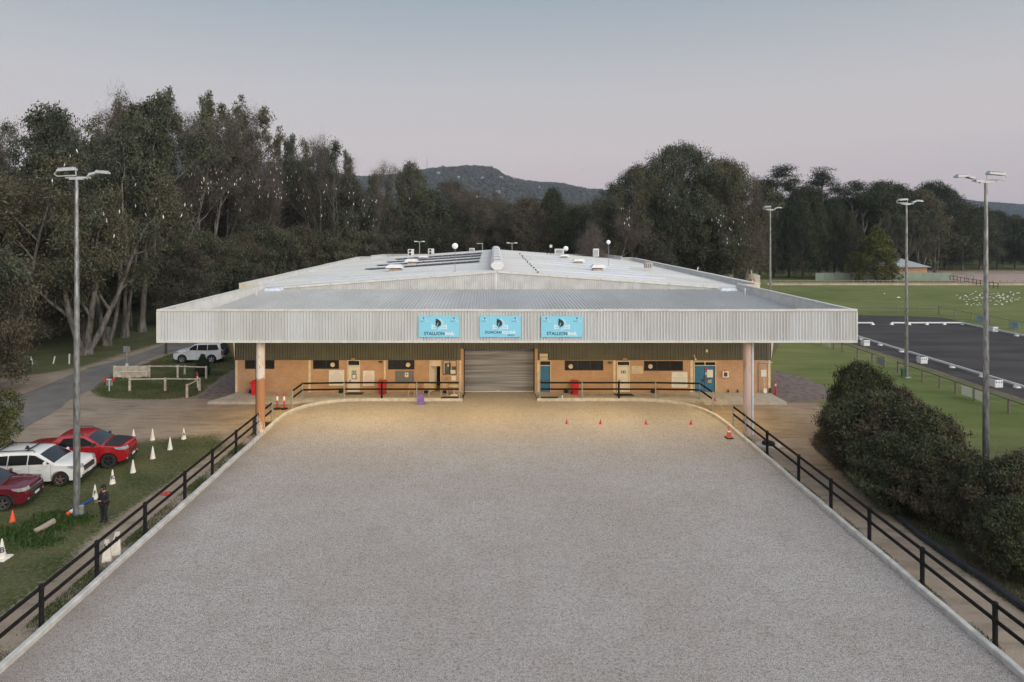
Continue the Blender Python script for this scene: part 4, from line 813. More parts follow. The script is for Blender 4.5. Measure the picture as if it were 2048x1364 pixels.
# ------------------------------------------------------------------ arena rail
def rail_fence(pts, lab, gal=(), name='arena_rail', zs=(1.35, .87), pr=.075, hgt=1.42):
    c = Vector((sum(p[0] for p in pts)/len(pts), sum(p[1] for p in pts)/len(pts), 0)); t = thing(name, lab, 'fence', c, 'black two rail fences around the arena')
    for i, p in enumerate(pts):
        if p in gal: mb = MB(); mb.tube([(*p, .0), (*p, hgt-.04)], .05, 10); mb.build('post', GALV, t, smooth=True)
        else:
            mb = MB(); mb.lathe([(pr, 0), (pr, hgt-.05), (pr*1.14, hgt-.05), (pr*1.14, hgt+.005), (pr*.6, hgt+.03)], 12, (*p, 0))
            for z in zs: mb.lathe([(pr*1.15, -.07), (pr*1.15, .07)], 12, (*p, z))
            mb.build('post', RAILB, t, smooth=True)
    for a, b_ in zip(pts[:-1], pts[1:]):
        a, b_ = Vector(a), Vector(b_); d = b_-a; ang = math.atan2(d.y, d.x)
        for z in zs: mb = MB(); mb.box(.0, d.length, -.022, .022, -.062, .062, Matrix.Translation((a.x, a.y, z)) @ Matrix.Rotation(ang, 4, 'Z')); mb.build('rail', RAILB, t)
LX, RX_ = KL-.3, KR+.32
ly = [12.2, 15.1, 18.1, 20.97, 23.9, 27.2, 30.7, 33.7, 36.8, 40.1, 42.7]; ry = [10.2, 13.4, 16.7, 20.0, 23.4, 26.7, 29.75, 32.9, 36.7, 39.8, 41.9]
lpts = [(LX, y) for y in ly]; rpts = [(RX_, y) for y in ry]
rail_fence(lpts, 'black two rail fence along the whole left side of the arena', lpts[-2:]); rail_fence(rpts, 'black two rail fence along the whole right side of the arena', rpts[-2:])
Yb = 48.33
def bx_(p): return PX(p, Yb)
bl = [(PX(585, 45.9), 45.9), (bx_(607), 48.1), (bx_(688.5), Yb), (bx_(763.5), Yb), (bx_(833.5), Yb), (bx_(918.5), Yb)]
br = [(bx_(1079.5), Yb), (bx_(1164.5), Yb), (bx_(1237.5), Yb), (bx_(1311), Yb), (bx_(1397.5), 48.1), (PX(1425, 45.6), 45.6)]
rail_fence(bl, 'black rail with mostly galvanised posts in front of the walkway left of the roller door', (bl[0], bl[1], bl[2], bl[4], bl[5])); rail_fence(br, 'black rail with mostly galvanised posts in front of the walkway right of the roller door', (br[0], br[1], br[3], br[4], br[5]))
for px, s_ in ((923, -1), (1074, 1)):     # curved gate hinges beside the door
    mb = MB(); x = PX(px, 48.7); mb.tube([(x, 48.7, SL), (x, 48.7, 1.75), (x+s_*.06, 48.7, 1.95), (x+s_*.2, 48.7, 2.05)], .045, 8); tag(mb.build('gate_post', GALV, smooth=True), 'slim galvanised gate post with bent top %s of the roller door' % ('left' if s_ < 0 else 'right'), 'gate post')
# ------------------------------------------------------------------ cones and markers
def cone(px, py, h, r, m, lab, name='marker_cone', cat='cone', grp=None, base=None, letter=None, band=None, lean=0, n=16, z=0):
    p = G(px, py, z); t = thing(name, lab, cat, (p.x, p.y, z), grp)
    Mx = Matrix.Translation(p) @ Matrix.Rotation(lean, 4, 'Y')
    mb = MB(); mb.lathe([(r*.98, .0), (r, .02), (r*.93, .05*h), (r*.5, h*.55), (r*.14, h*.98), (r*.04, h)], n, M=Mx); mb.build('cone', m, t, smooth=True)
    if base: mb = MB(); mb.bbox(-base, base, -base, base, 0, .05, .03, Mx); mb.build('base', BLACK if m is ORANGE else m, t)
    if band: mb = MB(); a, b_ = .48, .74; rr2 = lambda q: r*(1-q)*.97+.012; mb.lathe([(rr2(a), h*a), (rr2(b_), h*b_)], n, M=Mx); mb.build('reflective_band', SWHITE, t, smooth=True)
    if letter:
        mb = MB(); S = Matrix.Scale(1, 4); ang = math.atan2(-p.x, -p.y)
        tilt = math.atan(r*.86/h); th = math.atan2(-p.x, p.y)
        Ml = Matrix.Translation(p+Vector((0, 0, h*.47))) @ Matrix.Rotation(th, 4, 'Z') @ Matrix.Translation((0, -r*.66, 0)) @ Matrix.Rotation(R(90)-tilt, 4, 'X')
        text_geo(letter, h*.36, Ml, mb, .03); mb.build('letter', INK, t)
WG = 'white dressage marker cones on the left yard'
for px, py, hpx, lab, let in ((267, 878, 20, 'white marker cone right behind the nose of the red ute', None), (305, 880, 23, 'white marker cone on the sand, between the ute cone and the lettered far cone', None), (367.5, 878, 22, 'white marker cone with a black A, farthest right on the yard', 'A'),
    (340, 899, 25, 'white marker cone on the grass edge below the A cone', None), (305.5, 917, 25, 'white marker cone in front of the ute, in the middle of the group', None), (266, 945, 26, 'white marker cone between the ute wheel and the K cone', None), (225, 967, 28, 'white marker cone with a black K in front of the white wagon', 'K'), (190, 998, 29, 'white marker cone with a black F behind the person in black', 'F'), (149, 872, 22, 'white marker cone mostly hidden behind the light pole and red ute', None)):
    cone(px, py, hpx/(py-CY)*H*1.0, .15, CONEW, lab, grp=WG, letter=let)
cone(4, 1117, .78, .17, CONEW, 'white marker cone with a black B and a wide foot at the left edge', grp=WG, base=.28, letter='B')
for px, py, let, wd, hh, lean, lab in ((213, 1124, 'H', .34, .82, 0, 'flat white tapered marker board with H leaning behind the black fence'), (229, 1112, 'E', .42, .88, .1, 'flat white tapered marker board with E behind the black fence')):
    p = G(px, py); t = thing('marker_board', lab, 'marker', p, 'white lettered boards behind the left fence'); mb = MB(); Mx = Matrix.Translation(p) @ Matrix.Rotation(R(24), 4, 'Z') @ Matrix.Rotation(lean, 4, 'Y')
    mb.loft([[(-wd/2, 0, 0), (wd/2, 0, 0), (wd/2, .22, 0), (-wd/2, .22, 0)], [(-wd*.2, .07, hh), (wd*.2, .07, hh), (wd*.2, .15, hh), (-wd*.2, .15, hh)]], M=Mx); mb.build('board', CONEW, t)
    mb = MB(); text_geo(let, .25, Mx @ Matrix.Translation((0, .03, hh*.72)) @ Matrix.Rotation(R(85), 4, 'X'), mb, .03); mb.build('letter', INK, t)
OG = 'small orange cones in a row across the arena'
for i, (px, py, lab) in enumerate(((1133.5, 847, 'small orange cone in the arena, leftmost of the row of four'), (1200.8, 848, 'small orange cone in the arena, second of the row from the left'), (1291.8, 848.3, 'small orange cone in the arena, third of the row from the left'), (1382, 848.5, 'small orange cone in the arena, rightmost of the row of four'))):
    cone(px, py, .32, .085, ORANGE if 0 else RED, lab, 'sports_cone', grp=OG, base=.1, z=.012)
cone(25, 1043, .5, .13, ORANGE, 'orange cone on the weeds in front of the maroon car', 'sports_cone')
cone(1429.5, 807, .47, .12, RED, 'red cone on the sand behind the end of the right walkway rail', 'sports_cone', base=.1)
cone(1458, 876, .78, .17, ORANGE, 'orange traffic cone with a white band and black foot by the right fence end', 'traffic_cone', 'traffic cone', base=.23, band=True, z=.012)
for px, lab in ((554.5, 'red and white striped bollard on a rubber foot, left of the pair'), (568.3, 'red and white striped bollard on a rubber foot, right of the pair')):
    p = G(px, 818); t = thing('bollard', lab, 'bollard', p, 'red and white bollards by the walkway corner'); mb = MB(); mb.lathe([(.27, 0), (.27, .05), (.1, .1)], 8, p); mb.build('foot', BLACK, t)
    mb = MB(); mb.lathe([(.06, .08), (.06, 1.0), (.045, 1.02), (.075, 1.06), (.05, 1.12)], 10, p); po = mb.build('post', RED, t, smooth=True); mb = MB(); mb.lathe([(.066, .62), (.066, .9)], 10, p); mb.build('reflective_band', SWHITE, po, smooth=True)
p = G(1551, 789.5); t = thing('bollard', 'orange bollard on the dark paving past the right brick corner', 'bollard', p); mb = MB(); mb.lathe([(.07, 0), (.06, .95), (.03, .97), (.08, 1.0), (.06, 1.08)], 10, p); po = mb.build('post', RED, t, smooth=True); mb = MB(); mb.lathe([(.064, .68), (.064, .85)], 10, p); mb.build('reflective_band', PAPER, po)
ROPE = mat('pale_rope', (.6, .5, .34), .8)
a = Vector((PX(585, 45.9), 45.9, 1.2)); b_ = G(568.3, 818)+Vector((0, 0, .35)); mb = MB(); mb.tube([a.lerp(b_, t_)-Vector((0, 0, .22*math.sin(math.pi*t_))) for t_ in np.linspace(0, 1, 10)], .014, 5); tag(mb.build('rope', ROPE), 'pale rope sagging from the rail end to the striped bollards', 'rope')
a = Vector((PX(1426, 45.7), 45.7, 1.2)); mb = MB(); mb.tube([a, a.lerp(G(1440, 812), .6)+Vector((0, 0, .05)), G(1442, 812)+Vector((0, 0, .03)), G(1450, 823)+Vector((0, 0, .02))], .014, 5); tag(mb.build('rope', ROPE), 'pale rope trailing to the ground from the right rail end', 'rope')
p = G(840.5, 810, .012); t = mb = MB(); mb.loft([[(p.x-.27, p.y, .012), (p.x+.27, p.y, .012), (p.x+.27, p.y+.34, .012), (p.x-.27, p.y+.34, .012)], [(p.x-.2, p.y+.1, .8), (p.x+.2, p.y+.1, .8), (p.x+.2, p.y+.24, .8), (p.x-.2, p.y+.24, .8)]]); tag(mb.build('marker_block', mat('purple_plastic', (.16, .10, .33), .5)), 'purple tapered block standing in the arena against the walkway kerb', 'marker block')
p = G(1537, 890); t = thing('inspection_pit', 'round concrete pit ring with black lid in the sand beside the right fence', 'pit cover', p); mb = MB(); mb.lathe([(.72, -.02), (.72, .03), (.55, .05)], 26, p); mb.build('ring', CONC, t); mb = MB(); mb.lathe([(.36, .05), (.37, .16), (.33, .19), (.1, .2)], 22, p); mb.build('lid', BLACK, t)
p = G(335, 988); mb = MB()
for rr_, c_ in ((.27, (0, 0)), (.18, (.06, .04))): mb.tube([(p.x+c_[0]+rr_*math.cos(a), p.y+c_[1]+rr_*.8*math.sin(a), .03) for a in np.linspace(0, 6.28, 20)], .02, 5)
mb.tube([(p.x-.27, p.y, .03), (p.x-.5, p.y-.05, .02)], .015, 5); tag(mb.build('hose', RED), 'small coil of red hose lying on the sand path behind the left fence', 'hose')
t = thing('rolled_banner', 'blue and white rolled banner leaning on the weeds by the light pole', 'banner', G(150, 1030)); mb = MB(); a, b_ = G(133, 1034)+Vector((0, -.0, .1)), G(186, 1012)+Vector((0, 0, .35)); mb.tube([a.lerp(b_, .48), b_], .08, 9); mb.build('blue_roll', mat('banner_blue', (.015, .06, .15), .7, var=.5, scale=5), t)
mb = MB(); mb.tube([a.lerp(b_, .12), a.lerp(b_, .42)], .1, 8); mb.build('white_roll', PAPER, t); mb = MB(); mb.tube([a, a.lerp(b_, .12)], .09, 8); mb.tube([a.lerp(b_, .42), a.lerp(b_, .48)], .11, 8); mb.build('orange_end', ORANGE, t)
p, q = G(69, 1068), G(107, 1054); mb = MB(); mb.tube([p+Vector((0, 0, .1)), p.lerp(q, .3)+Vector((0, 0, .13)), p.lerp(q, .7)+Vector((0, 0, .2)), q+Vector((0, .05, .24))], [.12, .12, .12, .13], 9); tag(mb.build('log', mat('pale_dead_wood', (.30, .24, .19), .9, var=.2, scale=6, bump=.5), smooth=True), 'pale short log lying in the weeds below the cars', 'log')
# ------------------------------------------------------------------ white rails, banner and signs on the small lawn
def timber_fence(name, pix, zt, lab, cat='fence', r=.1, m=WTIMB, rails=(None,), grp=None, w_=.055):
    pts = [G(*p) for p in pix]; t = thing(name, lab, cat, pts[0], grp)
    for p in pts: mb = MB(); mb.lathe([(r, 0), (r*.95, zt), (r*.5, zt+.04)], 9, p); mb.build('post', m, t, smooth=True)
    for a, b_ in zip(pts[:-1], pts[1:]):
        for z in rails: mb = MB(); mb.tube([a+Vector((0, 0, z or zt-.06)), b_+Vector((0, 0, z or zt-.06))], w_, 7); mb.build('rail', m, t)
    return t
timber_fence('hitching_rail', [(228.5, 756), (298.5, 755), (355.5, 755), (412.5, 757)], 1.02, 'back white timber rail on the small lawn, part covered by a cloth')
timber_fence('hitching_rail', [(259.5, 782), (330.5, 781), (399, 781.5), (374, 795)], .98, 'front white timber rail on the small lawn, turning back at its right end')
p = G(369.5, 749); mb = MB(); mb.lathe([(.09, 0), (.09, .75), (.04, .8)], 8, p); tag(mb.build('timber_post', WTIMB), 'lone white post just behind the back lawn rail', 'post')
t = thing('cloth_banner', 'dirty cream cloth banner sagging on the left end of the back lawn rail', 'banner', G(263, 757)); a, b_ = G(231, 755.8), G(297, 755); mb = MB(); nxx, nzz = 24, 7; vs_ = []
for j in range(nzz):
    for i in range(nxx): p = a.lerp(b_, i/(nxx-1)); vs_.append((p.x, p.y-.12-.05*math.sin(i*.9+j*.8)*(1-j/9), .12+.82*j/(nzz-1)-.1*math.sin(math.pi*i/(nxx-1))*(j < 3)))
mb.add(vs_, [(j*nxx+i, j*nxx+i+1, (j+1)*nxx+i+1, (j+1)*nxx+i) for j in range(nzz-1) for i in range(nxx-1)]); mb.build('cloth', mat('dirty_cream_cloth', (.46, .40, .32), .9, var=.18, scale=2.5), t, smooth=True)
mb = MB(); mb.tube([a+Vector((0, -.2, .55)), b_+Vector((0, -.2, .55))], .02, 5)
for k_ in (.27, .97): q = a.lerp(b_, k_); mb.tube([q+Vector((0, -.2, 0)), q+Vector((0, -.2, .55))], .02, 5)
mb.build('wire_rail', PAPER, t)
p = G(254, 736); t = thing('road_sign', 'back of a grey sign panel on a thin pole beside the lane', 'sign', p); mb = MB(); mb.tube([p, p+Vector((0, 0, 2.0))], .035, 7); mb.build('pole', GALV, t); mb = MB(); mb.box(p.x-.32, p.x+.32, p.y-.05, p.y-.03, p.z+1.45, p.z+2.0); mb.build('panel', mat('sign_back_grey', (.20, .20, .20), .6), t); mb = MB(); mb.box(p.x-.08, p.x+.1, p.y-.1, p.y+.05, 0, .42); mb.build('white_sleeve', PAPER, t)
p = G(218.5, 782); t = thing('cross_sign', 'small white T post with two red reflectors and a grey plate on the lawn edge', 'sign', p); mb = MB(); mb.tube([p, p+Vector((0, 0, .92))], .035, 7); mb.box(p.x-.22, p.x+.22, p.y-.03, p.y+.03, .88, .95); mb.build('post', PAPER, t)
mb = MB(); mb.box(p.x-.26, p.x+.24, p.y+.04, p.y+.06, .42, .85); mb.build('plate', mat('sign_back_grey', (.2, .2, .2)), t)
for s_ in (-1, 1): mb = MB(); mb.lathe([(0, 0), (.12, 0), (.12, .05), (0, .05)], 12, M=Matrix.Translation((p.x+s_*.32, p.y, .9)) @ Matrix.Rotation(R(90), 4, 'X')); mb.build('reflector', RED, t)
p = G(332, 708); mb = MB(); mb.tube([p, p+Vector((0, 0, 3.2))], .12, 9); tag(mb.build('timber_post', mat('dark_old_timber', (.06, .05, .045), .9)), 'dark timber post at the edge of the lane left of the canopy corner', 'post')
for px, py, h_, ln, lab in ((65.5, 731.5, .85, -.2, 'white leaning guide post on the verge, leftmost of three'), (106.5, 727.5, .72, .22, 'white guide post leaning right, middle one of three on the verge'), (138.5, 728, .95, .02, 'upright white guide post on the verge nearest the light pole')):
    p = G(px, py); mb = MB(); mb.box(-.05, .05, -.03, .03, 0, h_, Matrix.Translation(p) @ Matrix.Rotation(ln, 4, 'Y')); tag(mb.build('guide_post', PAPER), lab, 'guide post', 'white guide posts on the verge')
t = thing('marker_pole', 'short red and white pole behind the right end of the front lawn rail', 'pole', G(396, 776)); p = G(396, 776); mb = MB(); mb.tube([p, p+Vector((-.05, 0, .95))], .07, 8); mb.build('pole', PAPER, t); mb = MB(); mb.tube([p+Vector((-.05, 0, .95)), p+Vector((-.07, 0, 1.3))], [.09, .04], 8); mb.build('red_top', RED, t)
# dark timber fences among the left trees
DKT = mat('dark_old_timber', (.06, .05, .045), .9)
def long_fence(a, b_, n, lab, m, hgt=1.1, rails=(.45, .75, 1.05), r=.06, rr2=.035, grp=None, w_=None, bot=None):
    a, b_ = Vector((*a, 0)), Vector((*b_, 0)); t = thing('post_and_rail_fence', lab, 'fence', a.lerp(b_, .5), grp)
    for i in range(n+1): p = a.lerp(b_, i/n); mb = MB(); mb.tube([p, p+Vector((0, 0, hgt))], r, 7); mb.build('post', m, t)
    for z in rails: mb = MB(); mb.tube([a+Vector((0, 0, z)), b_+Vector((0, 0, z))], rr2, 6); mb.build('rail', m, t)
    return t
g0, g1, g2 = G(30, 712), G(160, 668), G(300, 640)
long_fence((-70, 62), (-53.5, 76), 9, 'dark post and rail fence under the near left gums', DKT); long_fence((-53.5, 76), (-52, 118), 16, 'dark post and rail fence running away between the left gums', DKT)
# ------------------------------------------------------------------ right side: fences, dressage rails, planters
fy = [80, 77, 74, 71, 68.5, 66.8, 64.0, 61.5, 59.6, 57.6, 54.3, 52.2, 50.4, 48.4, 45.2, 42.2, 39.4, 36.6, 33.8]; FXX = 35.8
t = thing('post_and_rail_fence', 'low timber fence between the grass bank and the dark dressage arena', 'fence', (FXX, 56, 0))
for y in fy: mb = MB(); mb.tube([(FXX, y, 0), (FXX, y, 1.02)], .08, 8); mb.build('post', TIMBER, t)
for a, b_ in ((80, 59.6), (57.6, 33.8)): mb = MB(); mb.tube([(FXX, a, .95), (FXX, b_, .95)], .055, 7); mb.build('rail', TIMBER, t)
wm = mat('wire_mesh_line', (.15, .15, .14), .7); mb = MB()
for z in (.3, .6): mb.tube([(FXX, 80, z), (FXX, 33.8, z)], .008, 4)
mb.build('wire', wm, t)
for (ya, yb, lab, m) in ((49.6, 48.55, 'white board on the low timber fence, left of the front pair', PAPER), (48.25, 46.9, 'white board on the low timber fence, right of the front pair', PAPER), (60.6, 59.3, 'grey board on the low timber fence near the middle light pole', mat('dull_board', (.22, .25, .25), .6)), (70.6, 69.2, 'pale board on the low timber fence just below the canopy corner', mat('pale_board', (.45, .5, .52), .6))):
    mb = MB(); mb.box(FXX-.13, FXX-.1, yb, ya, .18, .86); tag(mb.build('fence_board', m), lab, 'board', 'boards on the low timber fence')
RW = mat('white_pvc_rail', (.68, .68, .68), .45, var=.04)
def lowrail(a, b_, n, lab):
    a, b_ = Vector((*a, 0)), Vector((*b_, 0)); t = thing('dressage_rail', lab, 'low rail', a.lerp(b_, .5), 'low white rails round the dark dressage arena'); d = (b_-a).normalized(); ang = math.atan2(d.y, d.x)
    mb = MB(); mb.box(0, (b_-a).length, -.05, .05, .2, .36, Matrix.Translation(a) @ Matrix.Rotation(ang, 4, 'Z')); mb.build('rail', RW, t)
    for i in range(n+1): p = a.lerp(b_, i/n); mb = MB(); mb.loft([[(-.2, -.17, .0), (.2, -.17, 0), (.2, .17, 0), (-.2, .17, 0)], [(-.1, -.1, .26), (.1, -.1, .26), (.1, .1, .26), (-.1, .1, .26)]], M=Matrix.Translation(p+Vector((0, 0, .02)))); mb.build('foot_block', RW, t)
lowrail((42, 85.5), (42, 30), 15, 'low white dressage rail along the near side of the dark arena'); lowrail((49.8, 85.5), (42, 85.5), 3, 'far short white rail left of the gap'); lowrail((52.3, 85.5), (61.6, 85.6), 4, 'far short white rail right of the gap'); lowrail((61.6, 85.6), (61.9, 50), 8, 'low white dressage rail along the far side of the dark arena')
for px, py, lab in ((1730.5, 691, 'white letter planter box beside the canopy corner'), (1844, 726, 'white letter planter box right of the middle light pole'), (1992, 773.5, 'white letter planter box nearest on the right'), (1987, 663, 'white letter planter box on the far side of the dark arena')):
    p = G(px, py); t = thing('planter_box', lab, 'planter', p, 'white letter boxes along the dressage arena'); s_ = .33; mb = MB(); mb.bbox(p.x-s_, p.x+s_, p.y-s_, p.y+s_, .02, .62, .03); mb.build('box', RW, t)
    mb = MB(); [mb.box(p.x-.25+i*.2, p.x-.17+i*.2, p.y-s_-.004, p.y-s_, .38, .5) for i in range(3)]; mb.box(p.x-.3, p.x+.3, p.y-.3, p.y+.3, .61, .625); mb.build('slot', DFRAME, t)
long_fence((65.7, 96), (65.9, 60), 11, 'timber fence on the far side of the dark arena', mat('pale_timber', (.20, .19, .14), .85), 1.1, (1.02,)); long_fence((42, 96.6), (65.7, 96), 8, 'timber fence across the field beyond the far end of the dark arena', mat('pale_timber', (.2, .19, .14)), 1.1, (1.02, .55))
long_fence((58, 143), (136, 143.5), 48, 'long pale post and rail fence across the far end of the green field', mat('bleached_timber', (.30, .26, .19), .85), 1.05, (.95, .55), .08, .05)
mb = MB(); mb.box(60, 136, 142.6, 142.75, 0, .42); tag(mb.build('edge_board', mat('pale_edge_board', (.42, .34, .26), .8, var=.15, scale=.5)), 'pale low board along the foot of the long field fence', 'edge board')
for px, py, lab in ((2030, 659, 'pale blue board on the fence beyond the dark arena'), (1963, 646, 'small blue sign on the fence, behind the right light pole')):
    x = 65.7; y = F*65.7/(px-CX); mb = MB(); mb.box(x-.12, x-.09, y-.75, y+.75, .1, .85); tag(mb.build('fence_board', mat('pale_blue_board', (.25, .36, .48), .6, var=.2, scale=2)), lab, 'board')
# tanks beside the hall
for px, r, zt, Y, lab in ((1504, 1.35, 4.1, 118, 'cream metal water tank with a red sign, right of the pair'), (1453, 1.25, 4.15, 119, 'cream metal water tank half hidden behind the right parapet')):
    x = PX(px, Y); t = thing('water_tank', lab, 'water tank', (x, Y, 0), 'water tanks beyond the right parapet'); mb = MB(); mb.lathe([(r, 0)]+[(r+(.03 if i % 2 else 0), zt*i/16) for i in range(1, 16)]+[(r, zt), (r*.3, zt+.3)], 24, (x, Y, 0)); mb.build('shell', mat('cream_tank', (.42, .38, .30), .6, var=.08), t)
    mb = MB(); mb.box(x-.75, x-.1, Y-r-.06, Y-r+.2, zt-1.35, zt-.65); s_ = mb.build('sign', mat('sign_red', (.45, .05, .06), .5), t); mb = MB(); mb.box(x-.48, x-.37, Y-r-.07, Y-r-.06, zt-1.25, zt-.75); mb.box(x-.65, x-.2, Y-r-.071, Y-r-.06, zt-1.05, zt-.95); mb.build('cross', PAPER, s_)
    mb = MB(); mb.tube([(x-.1, Y, zt+.2), (x-.1, Y, zt+.9)], .12, 7); mb.build('vent_stub', PAPER, t)
    mb = MB(); [mb.tube([(x-r-.5-i*.5, Y, 0), (x-r-.5-i*.5, Y, zt+.2+.3*(i == 1))], .07, 6) for i in range(3)]; mb.build('standpipe', TIMBER, t)
# green sheet fence and the small brick house behind it
Yg = 156; x0, x1 = PX(1631, Yg), PX(1903, Yg); t = thing('sheet_fence', 'pale green sheet metal fence at the far edge of the field', 'fence', ((x0+x1)/2, Yg, 0)); n = 14
for i in range(n): a, b_ = x0+(x1-x0)*i/n, x0+(x1-x0)*(i+1)/n; mb = MB(); mb.box(a, b_-.06, Yg, Yg+.05, 0, 1.75+.1*((i*7) % 3)/3); mb.build('panel', mat('pale_green_sheet', (.20, .25, .20), .6, var=.08, scale=.4), t)
Yh = 168; x = PX(1800, Yh); t = thing('brick_house', 'small brick house with a pale pyramid roof behind the green fence', 'house', (x, Yh, 0)); mb = MB(); mb.box(x-2.3, x+5, Yh-3, Yh+4, 0, 2.7); mb.build('wall', BRICK, t); mb = MB(); mb.loft([[(x-3.4, Yh-4, 2.6), (x+5.6, Yh-4, 2.6), (x+5.6, Yh+6, 2.6), (x-3.4, Yh+6, 2.6)], [(x-.6, Yh+1, 4.6), (x+.8, Yh+1, 4.6), (x+.8, Yh+1.5, 4.6), (x-.6, Yh+1.5, 4.6)]]); mb.build('roof', mat('house_roof', (.30, .33, .33), .6), t)
long_fence((PX(1900, 154), 154), (PX(2060, 126), 134), 12, 'dark rail fence round the pink sand in the far right', DKT, 1.3, (.5, 1.2), .07, .05)
x, Y = PX(1941, 150), 150; t = thing('board_sign', 'grey board on two posts by the pink sand arena', 'sign', (x, Y, 0)); mb = MB(); mb.box(x-.9, x+.9, Y, Y+.05, 1.2, 2.2); mb.build('board', mat('sign_back_grey', (.2, .2, .2)), t); mb = MB(); [mb.tube([(x+s_*.8, Y+.1, 0), (x+s_*.8, Y+.1, 2.1)], .05, 6) for s_ in (-1, 1)]; mb.build('post', DKT, t)
# glimpses among the left trees
for px, py, Y, w_, h_, lab in ((322, 571, 118, 6, 2.6, 'low white stable shed glimpsed between the left gum trunks'), (398, 582, 122, 2.4, 2.4, 'small pale shed glimpsed between gum trunks near the parapet')):
    x = PX(px, Y); t = thing('shed', lab, 'shed', (x, Y, 0)); mb = MB(); mb.box(x-w_/2, x+w_/2, Y, Y+3, 0, h_*.8); mb.build('wall', mat('pale_shed_wall', (.34, .33, .31), .7), t); mb = MB(); mb.prism([(x-w_/2-.2, h_*.8), (x+w_/2+.2, h_*.8), (x, h_)], 'y', Y-.2, Y+3.2); mb.build('roof', TIMBER, t)
